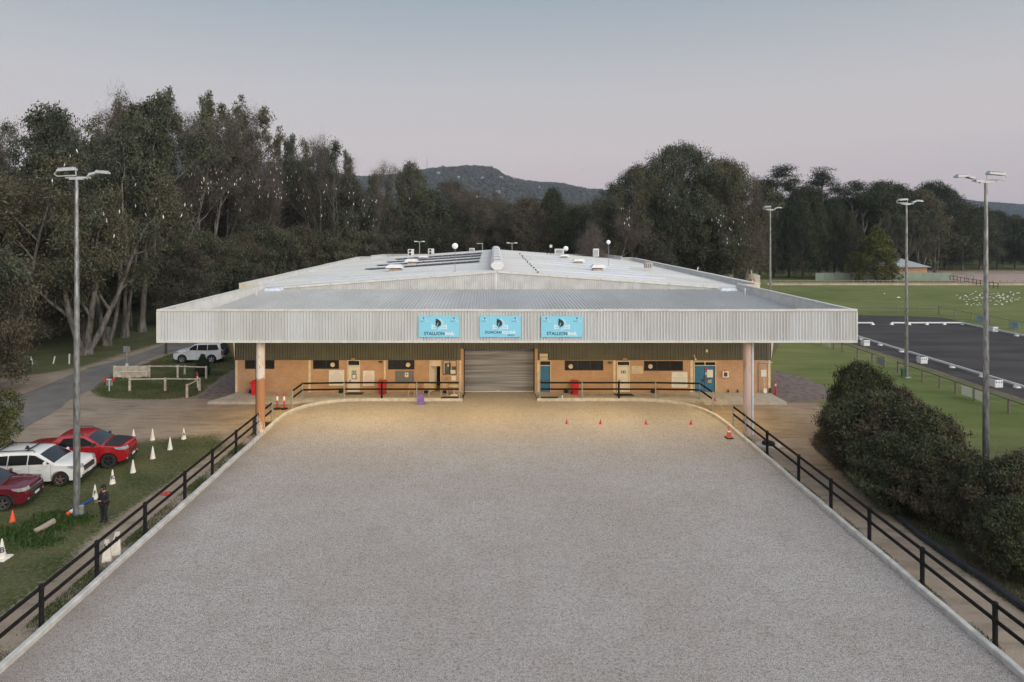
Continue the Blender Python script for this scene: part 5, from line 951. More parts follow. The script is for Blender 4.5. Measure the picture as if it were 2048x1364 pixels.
# ------------------------------------------------------------------ cars
def paint(name, c, rough=.3): return mat(name, c, rough, var=.05, scale=2, coat=.5, spec=.5)
SGL = mat('side_glass', (.008, .008, .009), .25, spec=.12); CGL = mat('car_glass', (.010, .012, .015), .05, var=.2, spec=.7); CHR = mat('chrome_trim', (.6, .6, .62), .2, metal=.9, var=.05); CBL = mat('black_car_trim', (.02, .02, .021), .55, var=.2)
LGT = mat('headlight_glass', (.26, .27, .28), .12, var=.25, scale=9, spec=.7); ALLOY = mat('alloy_rim', (.45, .45, .46), .35, metal=.7)
def chaikin(p):
    o = [p[0]]
    for a, b_ in zip(p[:-1], p[1:]): o += [(a[0]*.75+b_[0]*.25, a[1]*.75+b_[1]*.25), (a[0]*.25+b_[0]*.75, a[1]*.25+b_[1]*.75)]
    return o+[p[-1]]
def car(name, lab, cat, body, front, roof, rear, wb, xf_w, r, W, wins_, loc, rz, grp=None, rim=ALLOY, k=.19, decal=None, rails=False, spare=False, cladding=False, plate=True, gl=None, grille=(.55, .85), mud=None):
    """front: points from bumper bottom up to the windscreen base (last = belt front); roof: over the top; rear: from belt rear (first) down"""
    hz = front[-2][1]; front, roof, rear = chaikin(chaikin(front)), chaikin(chaikin(roof)), chaikin(chaikin(rear))
    t = thing(name, lab, cat, loc, grp, rz); xw = (xf_w-wb, xf_w); ra = r+.075; zb = .3
    def archp(x0): return [(x0-ra*math.cos(a), r+ra*math.sin(a)) for a in np.linspace(R(-8), R(188), 11)][::1]
    bottom = archp(xw[0])+archp(xw[1]); nb = len(bottom); P = bottom+list(front)+list(roof)+list(rear)
    bf = nb+len(front)-1; br = nb+len(front)+len(roof); beltz = (P[bf][1]+P[br][1])/2; zr = max(p[1] for p in P); xmin, xmax = min(p[0] for p in P), max(p[0] for p in P); xc = (xmin+xmax)/2; hl = (xmax-xmin)/2
    def yw(x, z, s=1):
        y = W/2*s
        if z > beltz: y *= 1-k*(z-beltz)/(zr-beltz)
        else: y *= 1-.05*max(0, (beltz-.25-z)/beltz)
        q = max(0, abs(x-xc)/hl-.72)/.28; return y*(1-.16*q*q)
    S = [(-1, 1, 1), (-.955, .25, 1), (-.93, 0, 1), (-.7, 0, 1), (-.69, 0, 0), (-.35, 0, 0), (0, 0, 0), (.35, 0, 0), (.69, 0, 0), (.7, 0, 1), (.93, 0, 1), (.955, .25, 1), (1, 1, 1)]
    rings = []
    for s, ins, ar in S:
        ring = []
        for i, (x, z) in enumerate(P):
            if i < nb:
                if not ar: z = zb
            else:
                zz = z+(.045*(1-s*s) if z > beltz-.3 and nb < i else 0)-(ins*.045 if i not in (bf, br) and z > .7 else 0)
                x = x-ins*.05*(1 if x > xc else -1)*(abs(x-xc) > hl*.9); z = zz
            ring.append((x, yw(x, z, s), z))
        rings.append(ring)
    mb = MB(); mb.loft(rings, cap=False); n = len(P)
    for ri in (0, len(S)-1):
        o = ri*n; lo = list(range(0, bf+1))+list(range(br, n)); up = list(range(bf, br+1)); mb.f += [tuple(o+i for i in lo), tuple(o+i for i in up)]; mb.mi += [0, 0]
    b = mb.build('body', body, t, smooth=True, local=True)
    for i, w_ in enumerate(wins_):
        for s in (-1, 1):
            mb = MB(); a = [(x, yw(x, z, s)+s*.006, z) for x, z in w_]; mb.loft([a, [(x, y-s*.03, z) for x, y, z in a]]); mb.build('side_window', SGL, b, local=True)
    # windscreen and rear window follow the crowned body
    def screen(p0, p1, nm, m=CGL, lift=.008):
        (x0, z0), (x1, z1) = p0, p1; d = Vector((x1-x0, 0, z1-z0)).normalized(); nn = Vector((-d.z, 0, d.x)); nn = nn if nn.z > 0 else -nn
        vs_ = []; cols = 7
        for u in (.06, .5, .93):
            for j in range(cols):
                s = -0.9+1.8*j/(cols-1); x, z = x0+(x1-x0)*u, z0+(z1-z0)*u; vs_.append(Vector((x, yw(x, z, s), z+.045*(1-s*s)))+nn*lift)
        mb = MB(); mb.add(vs_, [(i*cols+j, i*cols+j+1, (i+1)*cols+j+1, (i+1)*cols+j) for i in range(2) for j in range(cols-1)]); return mb.build(nm, m, b, smooth=True, local=True)
    screen(front[-1], roof[0], 'windscreen'); screen(rear[0], roof[-1], 'rear_window')
    if decal: screen(decal[0], decal[1], 'bonnet_decal', CBL, .035)
    for x0 in xw:
        for s in (-1, 1):
            Mx = Matrix.Translation((x0, s*(W/2-.13), r)) @ Matrix.Rotation(R(90), 4, 'X')
            mb = MB(); mb.lathe([(r*.62, -.1), (r*.93, -.115), (r, -.07), (r, .07), (r*.93, .115), (r*.62, .1)], 26, M=Mx, cap=False); wh = mb.build('wheel', TYRE, t, smooth=True, local=True)
            mb = MB(); o = -s*.0
            mb.lathe([(r*.58, -s*.085), (r*.66, -s*.1), (r*.64, s*.02), (r*.58, s*.02)], 22, M=Mx, cap=False)
            for j in range(5): a = j*2*math.pi/5+.3; D = Mx @ Matrix.Rotation(a, 4, 'Z'); mb.box(.03, r*.64, -.035, .035, -s*.075-.012, -s*.075+.012, D)
            mb.lathe([(0, -s*.09), (.07, -s*.09), (.07, -s*.05), (0, -s*.05)], 10, M=Mx); mb.build('rim', rim, wh, local=True)
            mb = MB(); mb.lathe([(0, s*.02), (r*.62, s*.02)], 20, M=Mx); mb.build('brake_shadow_disc', CBL, wh, local=True)
    xn = xmax
    for s in (-1, 1):
        fx = lambda z: max(q[0] for q in front if abs(q[1]-z) < .12); hb = []
        for z in (hz-.23, hz-.15, hz-.07):
            xf_ = fx(z); row = [(x, yw(x, z, s)+s*.012, z) for x in (xf_-.5 if z > hz-.2 else xf_-.3, xf_-.3, xf_-.12)]+[(xf_-.02, yw(xf_, z, s)*.96, z), (xf_+.025, yw(xf_, z, s)*.84, z), (xf_+.03, s*W*.29, z)]; hb.append(row)
        mb = MB(); n_ = 6; mb.add(sum(hb, []), [(i*n_+j, i*n_+j+1, (i+1)*n_+j+1, (i+1)*n_+j) for i in range(2) for j in range(n_-1)]); mb.build('headlight', LGT, t, smooth=True, local=True)
        mb = MB(); mb.bbox(xn-.16, xn+.0, s*W*.36-.07, s*W*.36+.07, .42, .50, .02); mb.build('fog_lamp', LGT, t, local=True)
        xm = front[-1][0]-.42; mb = MB(); mb.bbox(xm, xm+.12, s*(W/2+.02) if s > 0 else s*(W/2+.02)-.2, s*(W/2+.02)+.2 if s > 0 else s*(W/2+.02), beltz+.02, beltz+.2, .035); mb.build('mirror', body if body.name != 'ute_red' else CBL, t, local=True)
        for xs in ([-.55, .45] if name != 'ute' else [-.55, .4]):
            y = yw(xs, .85, s); mb = MB(); mb.bbox(xs-.12, xs+.1, min(y, y+s*.03), max(y, y+s*.03), .92, .95, .008); mb.build('door_handle', body, t, local=True)
        for xs in (-.98, -.02, xf_w-.42):
            mb = MB(); zs = np.linspace(.36, beltz, 6); mb.add([(xs+dx, yw(xs, z, s)+s*.004, z) for z in zs for dx in (-.006, .006)], [(2*i, 2*i+1, 2*i+3, 2*i+2) for i in range(5)]); mb.build('door_seam', CBL, b, local=True)
        mb = MB(); mb.bbox(xmin-.0, xmin+.1, s*W*.4-.1, s*W*.4+.07, .8, 1.15, .02); mb.build('tail_light', mat('tail_light_red', (.3, .01, .01), .3), t, local=True)
        if cladding: mb = MB(); [mb.add([(x0+(ra+d_)*math.cos(a), yw(x0+ra*math.cos(a), r, s)+s*.008, r+(ra+d_)*math.sin(a)) for d_ in (0, .07) for a in np.linspace(0, math.pi, 13)], [(i, i+1, i+14, i+13) for i in range(12)]) for x0 in xw]; mb.build('arch_cladding', CBL, b, local=True)
    mb = MB(); z0, z1 = grille; gx = xn-.035
    mb.bbox(gx-.1, gx+.05, -W*.27, W*.27, z0, z1, .03); g_ = mb.build('grille', CBL, t, local=True); mb = MB(); mb.box(gx+.04, gx+.065, -W*.25, W*.25, (z0+z1)/2-.02, (z0+z1)/2+.02)
    if gl: mb.box(gx+.03, gx+.06, -W*.27, W*.27, z1-.05, z1)
    mb.build('grille_bar', gl or CHR, g_, local=True)
    mb = MB(); mb.bbox(xn-.12, xn+.01, -W*.36, W*.36, .3, .46, .03); mb.build('lower_bumper', CBL, t, local=True)
    if plate: mb = MB(); mb.box(xn+.03, xn+.05, -.19, .19, .47, .58); mb.build('number_plate', PAPER, t, local=True)
    rz0 = max(p[1] for p in roof)
    if rails:
        xs0, xs1 = roof[-1][0]+.15, roof[0][0]-.2
        for s in (-1, 1): mb = MB(); y = s*W/2*(1-k)*.86; mb.tube([(xs0, y, rz0), (xs0+.12, y, rz0+.09), (xs1-.12, y, rz0+.08), (xs1, y, rz0-.0)], .022, 6); mb.build('roof_rail', CBL, t, local=True)
        if rails == 2:
            for xs in (xs0+.35, xs1-.35): mb = MB(); y = W/2*(1-k)*.9; mb.box(xs-.04, xs+.04, -y, y, rz0+.09, rz0+.12); mb.build('roof_bar', CBL, t, local=True)
            mb = MB(); mb.prism([(xs0+.3, rz0+.12), (xs0+.55, rz0+.12), (xs0+.35, rz0+.28)], 'y', W*.22, W*.27); mb.prism([(xs1-.55, rz0+.12), (xs1-.3, rz0+.12), (xs1-.45, rz0+.3)], 'y', -W*.30, -W*.25); mb.build('roof_carrier', CBL, t, local=True)
    if spare: mb = MB(); mb.lathe([(.1, 0), (.36, .0), (.38, .05), (.38, .18), (.34, .22), (.05, .22)], 22, M=Matrix.Translation((xmin, .1, 1.0)) @ Matrix.Rotation(R(-90), 4, 'Y')); mb.build('spare_wheel', CBL, t, smooth=True, local=True)
    return t
def cpos(px, py, xf, W, h):      # centre of a car whose near front wheel (its right side) touches the ground at a photo pixel
    p = G(px, py); c, s = math.cos(h), math.sin(h); lx, ly = xf, -W/2+.13; return (p.x-(lx*c-ly*s), p.y-(lx*s+ly*c), 0)
h = R(7)
car('station_wagon', 'white family wagon with roof bars parked between the red ute and the maroon car', 'car', paint('car_white', (.66, .65, .61)),
    [(2.2, .28), (2.33, .36), (2.36, .62), (2.31, .82), (2.2, .98), (1.55, 1.1), (1.13, 1.13)], [(.32, 1.62), (-.0, 1.68), (-1.1, 1.71), (-1.9, 1.66), (-2.1, 1.6)], [(-2.36, 1.13), (-2.42, .75), (-2.4, .42), (-2.3, .3)], 2.79, 1.4, .36, 1.91,
    [[(.95, 1.16), (.2, 1.56), (-.08, 1.59), (-.08, 1.16)], [(-.15, 1.16), (-.15, 1.59), (-1.0, 1.6), (-1.0, 1.16)], [(-1.07, 1.17), (-1.07, 1.6), (-1.8, 1.56), (-2.08, 1.2)]], cpos(122, 972, 1.4, 1.91, h), h, 'cars parked in a row on the left', rim=mat('brown_dusty_rim', (.20, .13, .11), .5, metal=.4), rails=2, grille=(.62, .86))
h = R(9)
car('ute', 'red dual cab ute with black bonnet decal parked farthest of the three cars', 'ute', paint('ute_red', (.30, .008, .012), .25),
    [(2.3, .36), (2.42, .45), (2.46, .75), (2.4, .98), (2.25, 1.1), (1.6, 1.2), (1.2, 1.22)], [(.42, 1.72), (.1, 1.79), (-.7, 1.8), (-.95, 1.76)], [(-1.62, 1.27), (-2.2, 1.26), (-2.78, 1.24), (-2.86, 1.15), (-2.86, .55), (-2.75, .45)], 3.096, 1.55, .39, 1.9,
    [[(1.0, 1.27), (.3, 1.66), (.0, 1.7), (.0, 1.25)], [(-.07, 1.25), (-.07, 1.7), (-.7, 1.68), (-.98, 1.28)]], cpos(218, 936, 1.55, 1.9, h), h, 'cars parked in a row on the left', rim=CBL, decal=((2.2, 1.12), (1.25, 1.225)), rails=1, gl=RED, grille=(.68, 1.0))
h = R(11)
car('small_suv', 'maroon compact car at the left edge, only its front in view', 'car', paint('car_maroon', (.10, .006, .014), .22),
    [(2.15, .28), (2.28, .36), (2.31, .65), (2.25, .85), (2.1, .98), (1.5, 1.08), (1.08, 1.1)], [(.25, 1.58), (-.1, 1.64), (-1.1, 1.66), (-1.8, 1.6)], [(-2.2, 1.12), (-2.28, .75), (-2.26, .42), (-2.2, .3)], 2.66, 1.32, .36, 1.86,
    [[(.9, 1.13), (.15, 1.52), (-.1, 1.55), (-.1, 1.13)], [(-.17, 1.13), (-.17, 1.55), (-1.0, 1.56), (-1.0, 1.13)], [(-1.07, 1.14), (-1.07, 1.56), (-1.6, 1.5), (-1.8, 1.2)]], cpos(7, 1022, 1.32, 1.86, h), h, 'cars parked in a row on the left', rim=mat('dark_alloy', (.12, .11, .11), .4, metal=.5), cladding=True, rails=1, gl=CHR, grille=(.6, .88))
Y0 = 61.6; x0 = (PX(367, Y0)+PX(424, Y0))/2
car('four_wheel_drive', 'white four wheel drive with rear spare wheel parked beyond the lawn rails beside the hall', 'car', paint('car_pearl', (.56, .57, .60)),
    [(2.2, .4), (2.3, .5), (2.33, .8), (2.22, 1.05), (1.9, 1.14), (1.2, 1.2), (1.05, 1.21)], [(.35, 1.72), (.0, 1.8), (-1.9, 1.84), (-2.1, 1.8)], [(-2.28, 1.2), (-2.34, .8), (-2.32, .5), (-2.25, .42)], 2.79, 1.4, .4, 1.86,
    [[(.88, 1.25), (.3, 1.68), (.0, 1.72), (.0, 1.24)], [(-.07, 1.24), (-.07, 1.73), (-.95, 1.75), (-.95, 1.24)], [(-1.02, 1.24), (-1.02, 1.75), (-1.85, 1.74), (-2.08, 1.28)]], (x0-.05, Y0+.8, 0), R(180), None, spare=True, rails=1, grille=(.7, .98))
# ------------------------------------------------------------------ the person flying the camera
def skin(name, verts, edges, rad, m, parent, sub=2):
    me = bpy.data.meshes.new(name); me.from_pydata(verts, edges, []); o = bpy.data.objects.new(name, me); C.objects.link(o)
    o.modifiers.new('s', 'SKIN'); sv = me.skin_vertices[0].data
    for i, r_ in enumerate(rad): sv[i].radius = r_ if isinstance(r_, tuple) else (r_, r_); sv[i].use_root = (i == 0)
    md = o.modifiers.new('u', 'SUBSURF'); md.levels = md.render_levels = sub; bpy.context.view_layer.update()
    m2 = bpy.data.meshes.new_from_object(o.evaluated_get(bpy.context.evaluated_depsgraph_get())); m2.name = name; m2.materials.clear(); m2.materials.append(m); m2.polygons.foreach_set('use_smooth', [True]*len(m2.polygons))
    bpy.data.objects.remove(o); q = bpy.data.objects.new(name, m2); C.objects.link(q)
    if parent is not None: q.parent = parent
    return q
SKINM = mat('skin', (.42, .22, .15), .55, var=.06); CLO = mat('black_clothing', (.013, .013, .016), .85, var=.25, scale=8)
pp = G(208, 1045); t = thing('person', 'person in black clothes and dark cap looking down at a controller in both hands', 'person', pp, rz=R(-18))
# faces -Y locally
J = {'pel': (0, 0, .86), 'ab': (0, .0, 1.0), 'ch': (0, .01, 1.2), 'nk0': (0, .02, 1.34), 'nk': (0, -.0, 1.40), 'hd0': (0, -.03, 1.46), 'hd1': (0, -.05, 1.54), 'hd2': (0, -.03, 1.60)}
for s, q in ((-1, 'r'), (1, 'l')):
    J.update({q+'sh': (s*.16, .01, 1.29), q+'el': (s*.24, -.03, 1.03), q+'wr': (s*.09, -.26, 1.05), q+'ha': (s*.065, -.32, 1.07), q+'hp': (s*.09, 0, .82), q+'kn': (s*.105, -.02, .46), q+'an': (s*.11, .03, .09), q+'to': (s*.125, -.13, .035)})
def chain(names, edges, rad, m, nm, par, sub=2): ids = {n_: i for i, n_ in enumerate(names)}; return skin(nm, [J[n_] for n_ in names], [(ids[a], ids[b_]) for a, b_ in edges], rad, m, par, sub)
E = [('pel', 'ab'), ('ab', 'ch'), ('ch', 'nk0'), ('nk0', 'nk'), ('nk', 'hd0'), ('hd0', 'hd1'), ('hd1', 'hd2')]+[(a, b_) for q in 'rl' for a, b_ in (('nk0', q+'sh'), (q+'sh', q+'el'), (q+'el', q+'wr'), (q+'wr', q+'ha'), ('pel', q+'hp'), (q+'hp', q+'kn'), (q+'kn', q+'an'), (q+'an', q+'to'))]
rd_ = {'pel': .13, 'ab': .12, 'ch': .13, 'nk0': .07, 'nk': .05, 'hd0': .068, 'hd1': (.078, .095), 'hd2': .06, 'sh': .055, 'el': .042, 'wr': .028, 'ha': (.022, .036), 'hp': .088, 'kn': .056, 'an': .04, 'to': .035}
nm_ = list(J); body_ = chain(nm_, E, [rd_.get(n_, rd_.get(n_[1:])) for n_ in nm_], SKINM, 'body', t)
fing = MB()                                                       # five fingers a hand, curled round the controller
for s in (-1, 1):
    hx, hy, hz = s*.062, -.335, 1.075
    for k_ in range(4): b0 = Vector((hx+s*.012, hy-.012*k_+.01, hz-.012*k_+.01)); fing.tube([b0, b0+Vector((-s*.02, -.032, -.012)), b0+Vector((-s*.045, -.03, -.02+.002*k_)), b0+Vector((-s*.055, -.012, -.024))], [.0095, .009, .008, .006], 6)
    b0 = Vector((hx-s*.01, hy+.02, hz+.02)); fing.tube([b0, b0+Vector((-s*.02, -.02, .018)), b0+Vector((-s*.04, -.03, .016))], [.011, .010, .007], 6)
    fing.lathe([(.0, -.03), (.013, -.02), (.012, .02), (0, .03)], 6, (s*.085, -.05, 1.545))
fing.tube([(0, -.13, 1.56), (0, -.158, 1.535), (0, -.14, 1.522)], [.008, .013, .008], 6)
fm = bpy.data.meshes.new('f'); fm.from_pydata(fing.v, [], fing.f); bm = bmesh.new(); bm.from_mesh(body_.data); bm.from_mesh(fm); bm.to_mesh(body_.data); bm.free(); bpy.data.meshes.remove(fm)
mb = MB()
for s in (-1, 1): mb.lathe([(0, 0), (.009, 0), (.009, .004), (0, .006)], 8, M=Matrix.Translation((s*.032, -.135, 1.553)) @ Matrix.Rotation(R(90), 4, 'X'))
mb.build('eye', INK, body_, local=True); mb = MB(); mb.box(-.024, .024, -.137, -.128, 1.498, 1.505); mb.build('mouth', mat('lip', (.3, .1, .09)), body_, local=True)
jn = ['pel', 'ab', 'ch', 'nk0', 'rsh', 'rel', 'rwr', 'lsh', 'lel', 'lwr']; jr = [.155, .15, .155, .085, .078, .06, .042, .078, .06, .042]
chain(jn, [('pel', 'ab'), ('ab', 'ch'), ('ch', 'nk0'), ('nk0', 'rsh'), ('rsh', 'rel'), ('rel', 'rwr'), ('nk0', 'lsh'), ('lsh', 'lel'), ('lel', 'lwr')], jr, CLO, 'jumper', t)
jn = ['pel', 'rhp', 'rkn', 'ran', 'rto', 'lhp', 'lkn', 'lan', 'lto']; chain(jn, [('pel', 'rhp'), ('rhp', 'rkn'), ('rkn', 'ran'), ('ran', 'rto'), ('pel', 'lhp'), ('lhp', 'lkn'), ('lkn', 'lan'), ('lan', 'lto')], [.15, .11, .075, .06, .05, .11, .075, .06, .05], CLO, 'trousers', t)
mb = MB(); mb.lathe([(.098, 0), (.104, .04), (.085, .09), (.03, .115)], 16, (0, -.035, 1.565)); mb.loft([[(-.07, -.1, 1.57), (.07, -.1, 1.57), (.05, -.2, 1.565), (-.05, -.2, 1.565)], [(-.07, -.1, 1.585), (.07, -.1, 1.585), (.05, -.2, 1.577), (-.05, -.2, 1.577)]]); mb.build('cap', CLO, t, smooth=True, local=True)
mb = MB(); mb.lathe([(.086, -.1), (.1, -.02), (.1, .06)], 14, (0, -.015, 1.55)); mb.build('hair', mat('dark_hair', (.02, .014, .01), .7), t, smooth=True, local=True)
mb = MB(); mb.bbox(-.075, .075, -.40, -.33, 1.06, 1.085, .01, None); mb.tube([(-.05, -.39, 1.08), (-.06, -.41, 1.16)], .005, 5); mb.tube([(.05, -.39, 1.08), (.06, -.41, 1.16)], .005, 5); o = mb.build('controller', mat('grey_controller', (.12, .12, .13), .5), None, local=True)
o.location = pp; o.rotation_euler = (0, 0, R(-18)); tag(o, 'small grey controller held in both hands by the person in black', 'controller')
# ------------------------------------------------------------------ vegetation
def leafmat(name, dark, light, brown=None, amt=.25):
    k = NT(name, .75); t_ = k.attr('tint'); oi = k.t.nodes.new('ShaderNodeObjectInfo')
    c = k.mix(k.g(t_, .1, .9), dark, light)
    if brown: c = k.mix(k.math('MULTIPLY', k.g(k.math('ADD', k.noise(.35, 3), k.math('MULTIPLY', k.math('SUBTRACT', oi.outputs['Random'], .5), .3)), .5, .62), amt), c, brown)
    c = k.mix(1, c, k.ramp(oi.outputs['Random'], (0, (.78,)*3), (1, (1.2, 1.15, 1.1))), 'MULTIPLY'); k.col(c); k.b.inputs['Specular IOR Level'].default_value = .25; return k.m
LEAF = leafmat('gum_leaves', (.020, .026, .014), (.125, .138, .088), (.10, .068, .04), .35)
LEAFB = leafmat('brownish_gum_leaves', (.022, .023, .015), (.115, .114, .078), (.105, .07, .045), .45)
LEAFD = leafmat('dark_conifer_leaves', (.016, .024, .013), (.066, .084, .044), (.05, .045, .022), .5)
LEAFY = leafmat('yellow_green_leaves', (.022, .034, .010), (.13, .13, .035))
LEAFS = leafmat('shrub_leaves', (.016, .022, .011), (.095, .105, .050), (.075, .045, .035), .5)
BARK = NT('gum_bark', .9); q1 = BARK.noise(1.3, 6, BARK.map((1.4, 1.4, .4)), rough=.7); BARK.col(BARK.mix(BARK.g(q1, .38, .62), (.05, .042, .036), (.20, .178, .158))); BARK.bump(q1, .4); BARK = BARK.m
TWIG = mat('twig_bark', (.115, .092, .078), .9, var=.35, scale=1.5)
BARKD = mat('dark_bark', (.055, .04, .032), .9, var=.3, scale=3, bump=.4)
class Tree:
    def __init__(s, seed): s.r = np.random.RandomState(seed); s.seg = []; s.cl = []; s.tips = []; s.cl2 = []
    def branch(s, p, d, L_, r, lvl, prm):
        n = prm['nseg'][lvl]; pts = [p]; rs = [r]; dd = d/np.linalg.norm(d)
        for i in range(n):
            dd = dd+s.r.normal(0, prm['wob'][lvl], 3); dd[2] += prm['up'][lvl]; dd /= np.linalg.norm(dd); p = p+dd*L_/n; rr = r*(1-(1-prm['tap'][lvl])*(i+1)/n)
            s.seg.append((pts[-1], rs[-1], p, rr)); pts.append(p); rs.append(rr)
        if lvl == prm['lv']: s.cl.append(pts[-1]); s.cl.append((pts[-1]+pts[-2])/2); s.tips.append(pts[-1]); return
        if lvl == prm['lv']-1: s.tips += pts[1:]; s.cl2 += pts[1:]
        if lvl == 1: s.cl2 += pts[2:]
        k = prm['kids'][lvl]; lo = prm['from'][lvl]
        for j in range(k):
            f = lo+(1-lo)*(j+s.r.rand()*.9)/k; f = min(f, .999); i = int(f*n); q = pts[i]+(pts[i+1]-pts[i])*(f*n-i); rr = rs[i]*.62
            az = s.r.rand()*6.283; base = pts[i+1]-pts[i]; base = base/np.linalg.norm(base); a = np.cross(base, [math.cos(az), math.sin(az), .3]); a /= max(np.linalg.norm(a), 1e-6); sp = prm['spr'][lvl]*(.7+.6*s.r.rand())
            s.branch(q, base*math.cos(sp)+a*math.sin(sp), L_*prm['len'][lvl]*(.65+.6*s.r.rand())*(1.15-.45*f), rr, lvl+1, prm)
        s.branch(pts[-1], dd, L_*prm['len'][lvl]*.7, rs[-1]*.8, lvl+1, prm)
    def wood(s, name, m, minr=0):
        V, Fc = [], []; b = 0
        for big in (True, False):
            sg = [q for q in s.seg if (q[1] > .07) == big]
            if not sg: continue
            k = 8 if big else 3
            A = np.array([q[0] for q in sg]); B = np.array([q[2] for q in sg]); ra = np.array([q[1] for q in sg]); rb = np.array([q[3] for q in sg])
            D = B-A; A = A-D*.04; D /= np.linalg.norm(D, axis=1)[:, None]; ref = np.where(np.abs(D[:, 2:3]) > .9, [[1., 0, 0]], [[0, 0, 1.]]); U = np.cross(D, ref); U /= np.linalg.norm(U, axis=1)[:, None]; W_ = np.cross(D, U)
            an = np.arange(k)*2*math.pi/k; ring = U[:, None]*np.cos(an)[None, :, None]+W_[:, None]*np.sin(an)[None, :, None]
            v = np.concatenate([A[:, None]+ring*ra[:, None, None], B[:, None]+ring*rb[:, None, None]], 1).reshape(-1, 3); o = (np.arange(len(sg))*2*k)[:, None]+b; j = np.arange(k)[None]; j2 = (j+1) % k
            Fc.append(np.stack([o+j, o+j2, o+j2+k, o+j+k], -1).reshape(-1, 4)); V.append(v); b += len(v)
        me = mesh_np(name, np.concatenate(V), np.concatenate(Fc), m); me.polygons.foreach_set('use_smooth', [True]*len(me.polygons)); return me
    def leaves(s, name, m, n, rad, ln, wd, droop=.5, flat=1, pts=None, outward=0, cen=None):
        P = np.array(s.cl if pts is None else pts); ct = s.r.rand(len(P)); N_ = len(P)*n; r = s.r
        d = r.normal(0, 1, (N_, 3)); d /= np.linalg.norm(d, axis=1)[:, None]; d[:, 2] *= flat
        cr = rad*(.6+.8*r.rand(len(P))); c = np.repeat(P, n, 0)+d*(np.repeat(cr, n)*r.rand(N_)**.45)[:, None]
        u = r.normal(0, 1, (N_, 3)); u[:, 2] -= droop*1.6; u /= np.linalg.norm(u, axis=1)[:, None]; v = np.cross(u, r.normal(0, 1, (N_, 3))); v /= np.linalg.norm(v, axis=1)[:, None]
        l = (ln*(.6+.8*r.rand(N_)))[:, None]; w_ = (wd*(.6+.8*r.rand(N_)))[:, None]
        V = np.stack([c, c+u*l*.5+v*w_*.5, c+u*l, c+u*l*.5-v*w_*.5], 1).reshape(-1, 3)
        tint = np.clip(.45*np.repeat(ct, n)+.55*r.rand(N_), 0, 1); return mesh_np(name, V, np.arange(N_*4).reshape(-1, 4), m, np.repeat(tint, 4))
PROTO = {}; PLACED = []
def topz(me):
    a = np.empty(len(me.vertices)*3, np.float32); me.vertices.foreach_get('co', a); return float(a[2::3].max())
TOPZ = {}
def make_tree(key, crown, wood, tips=None): TOPZ[key] = max(topz(c) for c in crown); PROTO[key] = (crown, wood, np.array(tips) if tips is not None and len(tips) else None)
def gum(key, seed, H_, stems, lm=None, bare=False, nl=26, rad=1.0, spread=.5, first=.35, lean=0, kids=(6, 4, 3), ll=.42, lw=.11, trunk=.38, wm=None, fill=.9, keep=1.0):
    T = Tree(seed)
    for i in range(stems):
        az = i*6.283/stems+T.r.rand(); tl = (spread*.5 if stems > 1 else .08)*(.5+T.r.rand()); d = np.array([math.cos(az)*tl+lean, math.sin(az)*tl, 1.])
        prm = dict(lv=3, nseg=(7, 5, 4, 3), wob=(.07, .13, .2, .25), up=(.06, .12, .14, .05), tap=(.35, .3, .3, .3), kids=kids, spr=(spread*1.1, .65, .75), len=(.42, .5, .5), **{'from': (first, .3, .25)})
        h_ = H_*(.62+.12*T.r.rand())*(1 if i == 0 else .9); T.branch(np.array([math.cos(az)*.15*(stems > 1), math.sin(az)*.15*(stems > 1), 0.]), d, h_, trunk*(1 if stems == 1 else .68), 0, prm)
    T.seg.append((np.array([0, 0, -.2]), trunk*1.75, np.array([0, 0, .5]), trunk*1.35)); T.seg.append((np.array([0, 0, .5]), trunk*1.35, np.array([0, 0, 1.6]), trunk*1.0*(1 if stems == 1 else 1.15)))
    T.cl = [p for p in T.cl if T.r.rand() < keep] or T.cl
    top = max(p[2] for p in T.cl)+.4; sc = H_/top
    T.seg = [(a*sc, r1, b_*sc, r2) for a, r1, b_, r2 in T.seg]; T.cl = [p*sc for p in T.cl]; T.tips = [p*sc for p in T.tips]; T.cl2 = [p*sc for p in T.cl2]
    if not bare: T.cl += [p for p in T.cl2 if T.r.rand() < (fill if p[2] < H_*.62 else .12)]
    w_ = T.wood('trunk', wm or BARK)
    if bare:
        pts = []; 
        for p in T.cl: pts.append(p)
        c = T.leaves('crown', TWIG, 26, 1.4, 1.0, .024, -.5)
        if nl: 
            top_ = [p for p in T.cl if T.r.rand() < .6]+[p for p in T.cl2 if T.r.rand() < .6]; l2 = T.leaves('crown', lm or LEAFB, nl, rad, ll, lw, pts=top_)
            bm = bmesh.new(); bm.from_mesh(c); bm.free()
            c2 = (c, l2)
            make_tree(key, c2, w_, T.tips); return
        make_tree(key, (c,), w_, T.tips); return
    make_tree(key, (T.leaves('crown', lm or LEAF, nl, rad, ll, lw),), w_, T.tips)
gum('g1', 11, 26, 1, first=.42, spread=.42, kids=(7, 4, 3), nl=56, rad=.78, ll=.5, lw=.13, keep=.4, fill=.45)
gum('g2', 23, 26, 2, first=.45, spread=.38, kids=(5, 4, 3), nl=52, rad=.78, ll=.5, lw=.13, keep=.38, fill=.45)
gum('g3', 37, 24, 3, first=.3, spread=.55, kids=(5, 4, 3), nl=40, rad=.85, keep=.45, fill=.3)
gum('g4', 41, 22, 1, first=.22, spread=.75, kids=(8, 4, 3), nl=26, rad=1.15)
gum('gb1', 52, 26, 3, LEAFB, first=.35, spread=.5, kids=(5, 4, 3), nl=16, rad=1.0, bare=True, trunk=.28)
gum('gb2', 67, 22, 2, LEAFB, first=.25, spread=.7, kids=(6, 4, 3), nl=14, rad=1.1, bare=True, trunk=.26)
gum('bare', 71, 14, 2, LEAFB, first=.2, spread=.9, kids=(6, 4, 3), nl=0, bare=True, trunk=.28)
